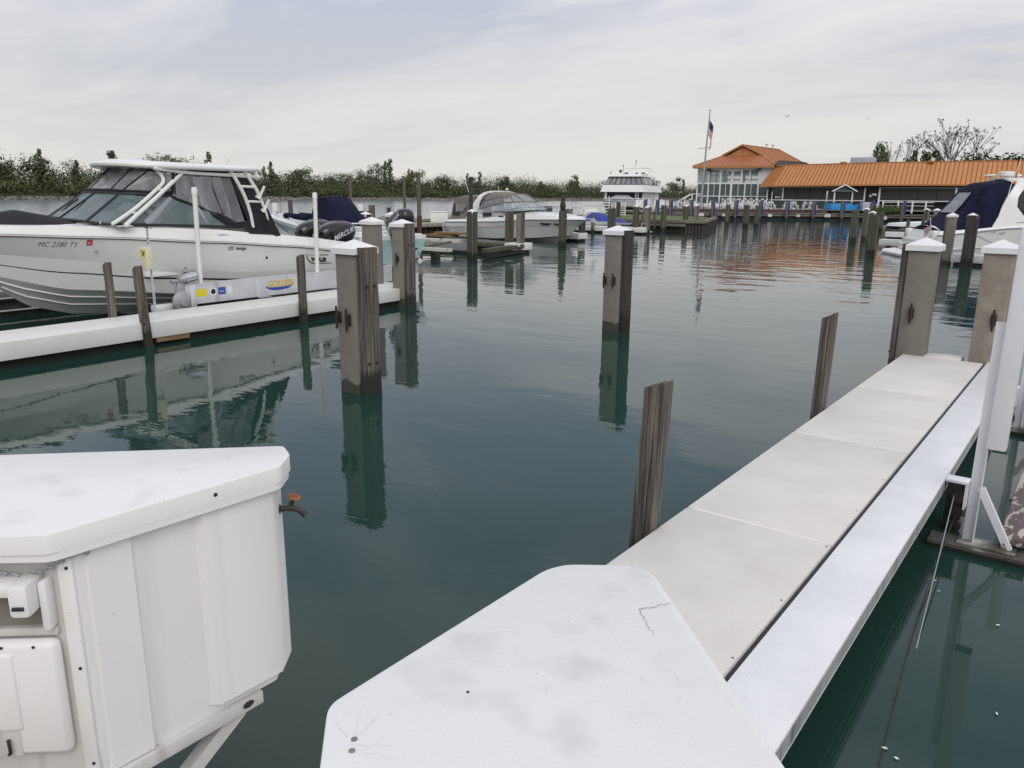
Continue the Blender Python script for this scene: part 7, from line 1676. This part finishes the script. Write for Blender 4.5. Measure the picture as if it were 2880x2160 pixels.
# folding chairs and tables
def chair_proto():
    t = thing('folding_chair', 'white folding chair', 'chair', (0, 0, 0), 0, 'white folding chairs on the boardwalk')
    obj('seat', MB().box(-.22, .22, -.22, .20, .44, .48, .01), CHAIRW, t)
    for s_ in (-1, 1):
        obj('leg', MB().beam((s_ * .21, -.26, 0), (s_ * .21, .22, .92), .035, .05), CHAIRW, t); obj('leg', MB().beam((s_ * .19, .30, 0), (s_ * .19, -.20, .46), .035, .05), CHAIRW, t)
    for z in (.66, .78, .90): obj('back_slat', MB().box(-.20, .20, .06 + (z - .6) * .5, .085 + (z - .6) * .5, z - .04, z + .04), CHAIRW, t)
    return t
def table_proto():
    t = thing('folding_table', 'white square table', 'table', (0, 0, 0), 0, 'white tables on the boardwalk')
    obj('tabletop', MB().box(-.45, .45, -.45, .45, .72, .76, .01), CHAIRW, t)
    for sx in (-1, 1): obj('leg', MB().beam((sx * .38, -.3, 0), (-sx * .30, .3, .72), .04, .05), CHAIRW, t); obj('leg', MB().beam((-sx * .30, -.3, .0), (sx * .38, .3, .72), .04, .05), CHAIRW, t)
    return t
CH, TB_ = chair_proto(), table_proto(); first = {'c': True, 't': True}
def put(proto, key, px, F, rz, lab):
    o = proto if first[key] else copy_tree(proto)
    first[key] = False
    o.location = CF((px - 1440) / 2227 * F, F, 1.22); o.rotation_euler = (0, 0, AZ + R(rz)); o['label'] = lab
SETS = [(2048, 95.5, 'table by the post right of the flagpole'), (2098, 95.2, 'table before the cross braced rail'), (2157, 95.0, 'table at the right end of the glass hall'), (2221, 94.6, 'table at the left end of the dark windows'), (2274, 94.4, 'table nearest the blue kiosk')]
for px, F, nm in SETS:
    put(TB_, 't', px, F, 0, 'white ' + nm)
    put(CH, 'c', px - 17, F - .1, -80, 'white folding chair left of the ' + nm)
    put(CH, 'c', px + 17, F + .1, 85, 'white folding chair right of the ' + nm)
    put(CH, 'c', px + 4, F - .75, 170, 'white folding chair before the ' + nm)
for px, F, rz, nm in ((1993, 96.0, -70, 'white folding chair just right of the flagpole'), (2012, 96.0, 80, 'second white folding chair right of the flagpole')): put(CH, 'c', px, F, rz, nm)
def adirondack():
    t = thing('lawn_chair', 'white lawn chair', 'chair', (0, 0, 0), 0, 'white lawn chairs on the walkway')
    for k in range(4): obj('back_slat', MB().beam((-.21 + k * .14, .20, .30), (-.25 + k * .167, .50, 1.30 - .07 * abs(k - 1.5)), .11, .02), CHAIRW, t)
    for k in range(5): obj('seat_slat', MB().box(-.28, .28, -.36 + k * .12, -.26 + k * .12, .38 - k * .022, .40 - k * .022), CHAIRW, t)
    for s_ in (-1, 1):
        obj('armrest', MB().box(s_ * .38 - .07, s_ * .38 + .07, -.40, .42, .56, .585), CHAIRW, t); obj('leg', MB().box(s_ * .34 - .02, s_ * .34 + .02, -.38, -.28, 0, .56), CHAIRW, t); obj('leg', MB().beam((s_ * .32, -.36, .36), (s_ * .32, .60, .02), .03, .12), CHAIRW, t)
    return t
AD = adirondack()
for i, (px, F, rz) in enumerate(((1789, 98.2, -20), (1800, 98.6, -25), (1818, 98.3, -25), (1829, 98.0, 150), (1838, 98.5, -30), (1856, 98.2, -20), (1866, 98.6, -25), (1872, 99.2, 170))):
    o = AD if i == 0 else copy_tree(AD)
    o.location = CF((px - 1440) / 2227 * F, F, .84); o.rotation_euler = (0, 0, AZ + R(rz))
    o.scale = (1.0, 1.0, 1.1)
    o['label'] = ['leftmost white lawn chair by the yacht bow', 'second white lawn chair from the yacht', 'white lawn chair right of the leftmost blue post', 'turned white lawn chair between the two left blue posts', 'white lawn chair just left of the second blue post', 'white lawn chair just right of the second blue post', 'white lawn chair before the third blue post', 'rear white lawn chair beside the third blue post'][i]
wk = obj('walkway_extension', MB().box(14.5, 18.4, 1.2, 12, .6, .83), PLANK, bw)

# kiosk bar
ki = thing('kiosk', 'bright blue bar kiosk with a small shingled gable roof', 'kiosk', CF(38.2, 95), AZ)
obj('counter', MB().box(0, 2.6, 0, 2.2, 1.12, 2.02, .02), BLUE_K, ki); obj('counter_top', MB().box(-.08, 3.5, -.08, 2.3, 2.03, 2.09), BROWNFAS, ki)
obj('ramp_panel', MB().prism([(2.6, 1.2), (3.4, 1.2), (3.4, 1.98), (2.6, 1.72)], 0, .06, 0, Matrix(((1, 0, 0, 0), (0, 0, 1, .0), (0, 1, 0, 0), (0, 0, 0, 1)))), BLUE_K, ki)
obj('skirt', MB().box(.1, 2.5, .1, 2.0, .7, 1.115), PLANK, ki)
for x, y in ((.28, .1), (2.42, .1), (1.1, 2.0), (3.25, 2.0), (.15, 2.0)): obj('post', MB().box(x - .06, x + .06, y - .06, y + .06, 2.09, 3.42), WALLW, ki)
obj('beam', MB().box(.2, 2.5, .05, .15, 3.38, 3.52).box(2.4, 2.48, .15, 2.1, 3.38, 3.5), WALLW, ki)
G0, G1, GP = Vector((-.2, -.3, 3.38)), Vector((2.8, -.3, 3.38)), Vector((1.3, -.3, 4.12))
obj('roof_slope', MB().plate([G1, G1 + Vector((.9, 2.9, 0)), GP + Vector((.9, 2.9, 0)), GP], .06), SHING_G, ki, angle=0); obj('roof_slope', MB().plate([GP, GP + Vector((.9, 2.9, 0)), G0 + Vector((.9, 2.9, 0)), G0], .06), SHING_G, ki, angle=0)
obj('gable', MB().plate([(.1, -.15, 3.5), (2.5, -.15, 3.5), (1.3, -.15, 4.02)], .05), WALLG, ki, angle=0)
obj('barge_board', MB().beam(G0 + Vector((0, -.04, 0)), GP + Vector((0, -.04, .02)), .07, .12).beam(G1 + Vector((0, -.04, 0)), GP + Vector((0, -.04, .02)), .07, .12).beam(G1, G1 + Vector((.9, 2.9, 0)), .07, .12), WALLW, ki)
tag(obj('service_cabinet', MB().box(-.5, .5, -.3, .5, 1.2, 2.15, .03), LAV, loc=CF(42.0, 94.2), rot=(0, 0, AZ)), 'pale grey cabinet standing right of the blue kiosk', 'cabinet')
pr = thing('porch_rail', 'white porch railing before the long dark windows', 'railing', CF(0, 88.4), AZ)
for x in (40.6, 41.3, 43.0, 44.6, 46.1): obj('rail_post', MB().box(x - .07, x + .07, -.07, .07, 1.0, 2.3 if x > 41 else 2.0), PTUBE, pr)
obj('rail_bar', MB().box(41.2, 47, -.03, .03, 2.16, 2.22).box(41.2, 47, -.03, .03, 1.8, 1.84), PTUBE, pr)
hg = thing('hedge', 'clipped low green hedge on the walkway right of the kiosk', 'hedge', CF(41.2, 86.8, .82), AZ)
mb = MB()
for k in range(5): leafcloud(mb, (-1.2 + k * .62, 0, .54 + .04 * (k % 2)), (.60, .6, .56), 620, .05, rnd, hollow=.75)
obj('foliage', mb, HEDGE, hg, angle=0); obj('stem', MB().tube([(-.8, 0, -.1), (-.8, 0, .4)], .05, 5).tube([(.5, 0, -.1), (.5, 0, .4)], .05, 5), BARK, hg)
obj('inner_growth', MB().loft([[(x, math.cos(a) * r__, .46 + math.sin(a) * r__ * .8) for a in [k * math.pi / 5 for k in range(10)]] for x, r__ in ((-1.6, .2), (-1.2, .46), (1.2, .46), (1.6, .2))]), EVERG, hg)

# flagpole and its flag
fp = thing('flagpole', 'tall grey flagpole with a yardarm before the glass hall', 'flagpole', CF((1968 - 1440) / 2227 * 96, 96, 1.22), AZ)
obj('pole', MB().tube([(0, 0, 0), (.10, 0, 4), (.22, 0, 8), (.36, 0, 11.15)], [.14, .12, .09, .06], 10), GALV, fp)
obj('yardarm', MB().tube([(-.75, 0, 6.96), (.72, .0, 7.12)], .04, 6), GALV, fp)
obj('finial', MB().lathe([(0, 0), (.10, .04), (.12, .12), (.06, .2), (0, .22)], 10, Matrix.Translation((.37, 0, 11.2))), GALV, fp)
obj('halyard', MB().tube([(.42, -.02, 11.0), (.15, -.1, 1.2)], .008, 4), ROPE_M, fp)
fl = thing('flag', 'large striped flag hanging limp from the tall flagpole', 'flag', CF((1968 - 1440) / 2227 * 96, 96, 1.22), AZ, 'flags')
def hang(u, v):      # hoist along the pole, fly end drooping
    z = 10.25 - v * 1.75 - u * 1.75
    x = .34 - (10.25 - z) * .028 + .06 + .72 * math.sin(min(1, u) * 2.6) * (1 - .15 * v) * .75
    y = .10 * math.sin(u * 11 + v * 1.5) * (.3 + u)
    return (x, y, z)
flag(fl, hang, nu=22)

# street lamp, trees behind the restaurant, gulls
lp = thing('street_lamp', 'grey street lamp with a curved arm behind the restaurant roof', 'street lamp', CF(58.3, 124.5), AZ)
obj('pole', MB().tube([(0, 0, 0), (.05, 0, 9.9)], [.14, .11], 8), GALV, lp); obj('arm', MB().tube(arc([(0.0, 0, 8.9), (-.45, 0, 10.2), (-.85, 0, 10.95), (-1.4, 0, 11.1)], 5), .07, 6), GALV, lp); obj('lamp_head', MB().box(-2.0, -1.3, -.12, .12, 11.02, 11.16, .04), GALV, lp)
land = MB(); land.prism([CF(30, 112).xy, CF(52, 104).xy, CF(58, 84).xy, CF(75, 78).xy, CF(240, 60).xy, CF(300, 400).xy, CF(120, 400).xy, CF(48, 190).xy], -.6, 1.15)
struct('ground', land, GRASS)
def branchy(seed, H, spread, n=9):
    """bare spring tree: forking limbs down to twigs with dry buds at the tips"""
    r_ = random.Random(seed); br, bd = MB(), MB()
    def grow(p, d, l, r, lev):
        q = p + d * l
        m = p.lerp(q, .5) + Vector((r_.uniform(-1, 1), r_.uniform(-1, 1), 0)) * l * .06
        br.tube([p, m, q], [r, r * .85, r * .68], 6 if lev < 2 else 4 if lev < 4 else 3, cap=False)
        if lev >= 6 or l < .25:
            for _ in range(6 if lev >= 6 else 3):
                c = q + Vector((r_.uniform(-1, 1), r_.uniform(-1, 1), r_.uniform(-.5, 1))) * .22; a = Vector((r_.uniform(-1, 1), r_.uniform(-1, 1), r_.uniform(-1, 1))).normalized(); b_ = a.orthogonal(); s_ = r_.uniform(.07, .17)
                bd.add([c - a * s_, c - b_ * s_ * .6, c + a * s_, c + b_ * s_ * .6], [(0, 1, 2, 3)])
            return
        for k in range(r_.choice((2, 3, 3)) if lev < 3 else 2):
            ax = Vector((r_.uniform(-1, 1), r_.uniform(-1, 1), r_.uniform(-.15, .35)))
            nd = (d + ax * (.62 if lev else spread)).normalized(); nd.z = max(nd.z, -.05); nd.normalize()
            grow(q, nd, l * r_.uniform(.70, .95), r * .68, lev + 1)
    grow(Vector((0, 0, 0)), Vector((0, 0, 1)), H * .26, H * .022, 0)
    top_ = max(p[2] for p in br.v); k_ = H / top_
    cx_ = sum(p[0] for p in bd.v) / len(bd.v); cy_ = sum(p[1] for p in bd.v) / len(bd.v)      # straighten the lean of the whole crown
    for m_ in (br, bd): m_.v = [((p[0] - cx_ * min(1.3, p[2] / (top_ * .6))) * k_ * .78, (p[1] - cy_ * min(1.3, p[2] / (top_ * .6))) * k_ * .78, p[2] * k_) for p in m_.v]
    return br, bd
for i, (lat, F, H, sp_, l_) in enumerate(((80.5, 150, 15.8, 1.3, 'tallest bare branching tree behind the restaurant roof'), (72.5, 150, 13.6, 1.1, 'bare branching tree left of the tallest one behind the roof'), (85.5, 152, 14.6, .95, 'bare branching tree right of the tallest one behind the roof'))):
    t = thing('bare_tree', l_, 'tree', CF(lat, F, 1.1), 0, 'bare trees behind the restaurant')
    br, bd = branchy(11 + i * 7, H, sp_)
    obj('trunk', br, BARK, t, angle=0); obj('crown', bd, BUD, t, angle=0)
for i, (px, F, top, w_, kd, lf, l_) in enumerate(((2450, 158, 407, 3.2, 'tall', 1, 'pointed green poplar behind the roof left of the bare trees'), (2463, 160, 413, 2.6, 'tall', 1, 'second pointed poplar beside the street lamp'), (2425, 158, 441, 5, 'round', 1, 'low green tree at the left foot of the poplars'), (2475, 157, 430, 2.8, 'tall', 1, 'short poplar right at the street lamp'), (2553, 146, 425, 3.2, 'tall', 0, 'dark slender evergreen in front of the left bare tree'), (2580, 147, 428, 3.0, 'tall', 0, 'dark slender evergreen in the middle of the bare trees'), (2612, 146, 428, 3.4, 'tall', 0, 'dark slender evergreen left of the tallest bare trunk'), (2592, 146, 430, 2.4, 'tall', 1, 'narrow evergreen between two dark ones'), (2776, 132, 423, 8.5, 'round', 0, 'broad rounded dark tree above the roof on the right'), (2812, 136, 436, 4, 'round', 0, 'small dark tree right of the broad rounded one'), (2835, 150, 430, 5, 'sparse', 3, 'light sparse tree behind the antenna'), (2885, 120, 408, 7.5, 'round', 0, 'dark tree at the right picture edge above the roof'))):
    lat = (px - 1440) / 2227 * F; hor = 549 + .0087 * (px - 1440); H = 2.6 + (hor - top) / 2227 * F - 1.1
    tree(kd, CF(lat, F, 1.1), H, max(w_, 3.0) * (1.9 if kd == 'round' else 3.0), LEAF[lf] if px < 2700 else EVERG, l_, 'trees behind the restaurant', i=i)
def gull(px, py, F, lab, s_):
    p = CF((px - 1440) / 2227 * F, F, 2.6 + (549 + .0087 * (px - 1440) - py) / 2227 * F)
    g = thing('gull', lab, 'bird', p, AZ + R(25), 'gulls in the sky')
    obj('body', MB().tube([(-.22, 0, 0), (0, 0, .02), (.2, 0, .03), (.28, 0, .02)], [.02, .07, .05, .01], 8), GREYB, g)
    for q in (-1, 1):
        obj('wing', MB().plate([(.10, q * .03, .04), (.12, q * .35, .24), (-.02, q * .72, .30), (-.04, q * .40, .20), (-.10, q * .03, .04)], .012), GREYB, g, angle=0)
    g.scale = (s_, s_, s_)
gull(2188, 340, 105, 'gull with raised wings gliding above the restaurant hall', .85); gull(2411, 345, 150, 'faint far gull above the long roof', .7)
# far red roof seen over the long roof
tag(obj('distant_sign', MB().box(-.6, .6, -.1, .1, 0, 1.2), LAV, loc=CF(57, 82, 6.2), rot=(0, 0, AZ)), 'pale grey box peeking over the roof at the right edge', 'box')
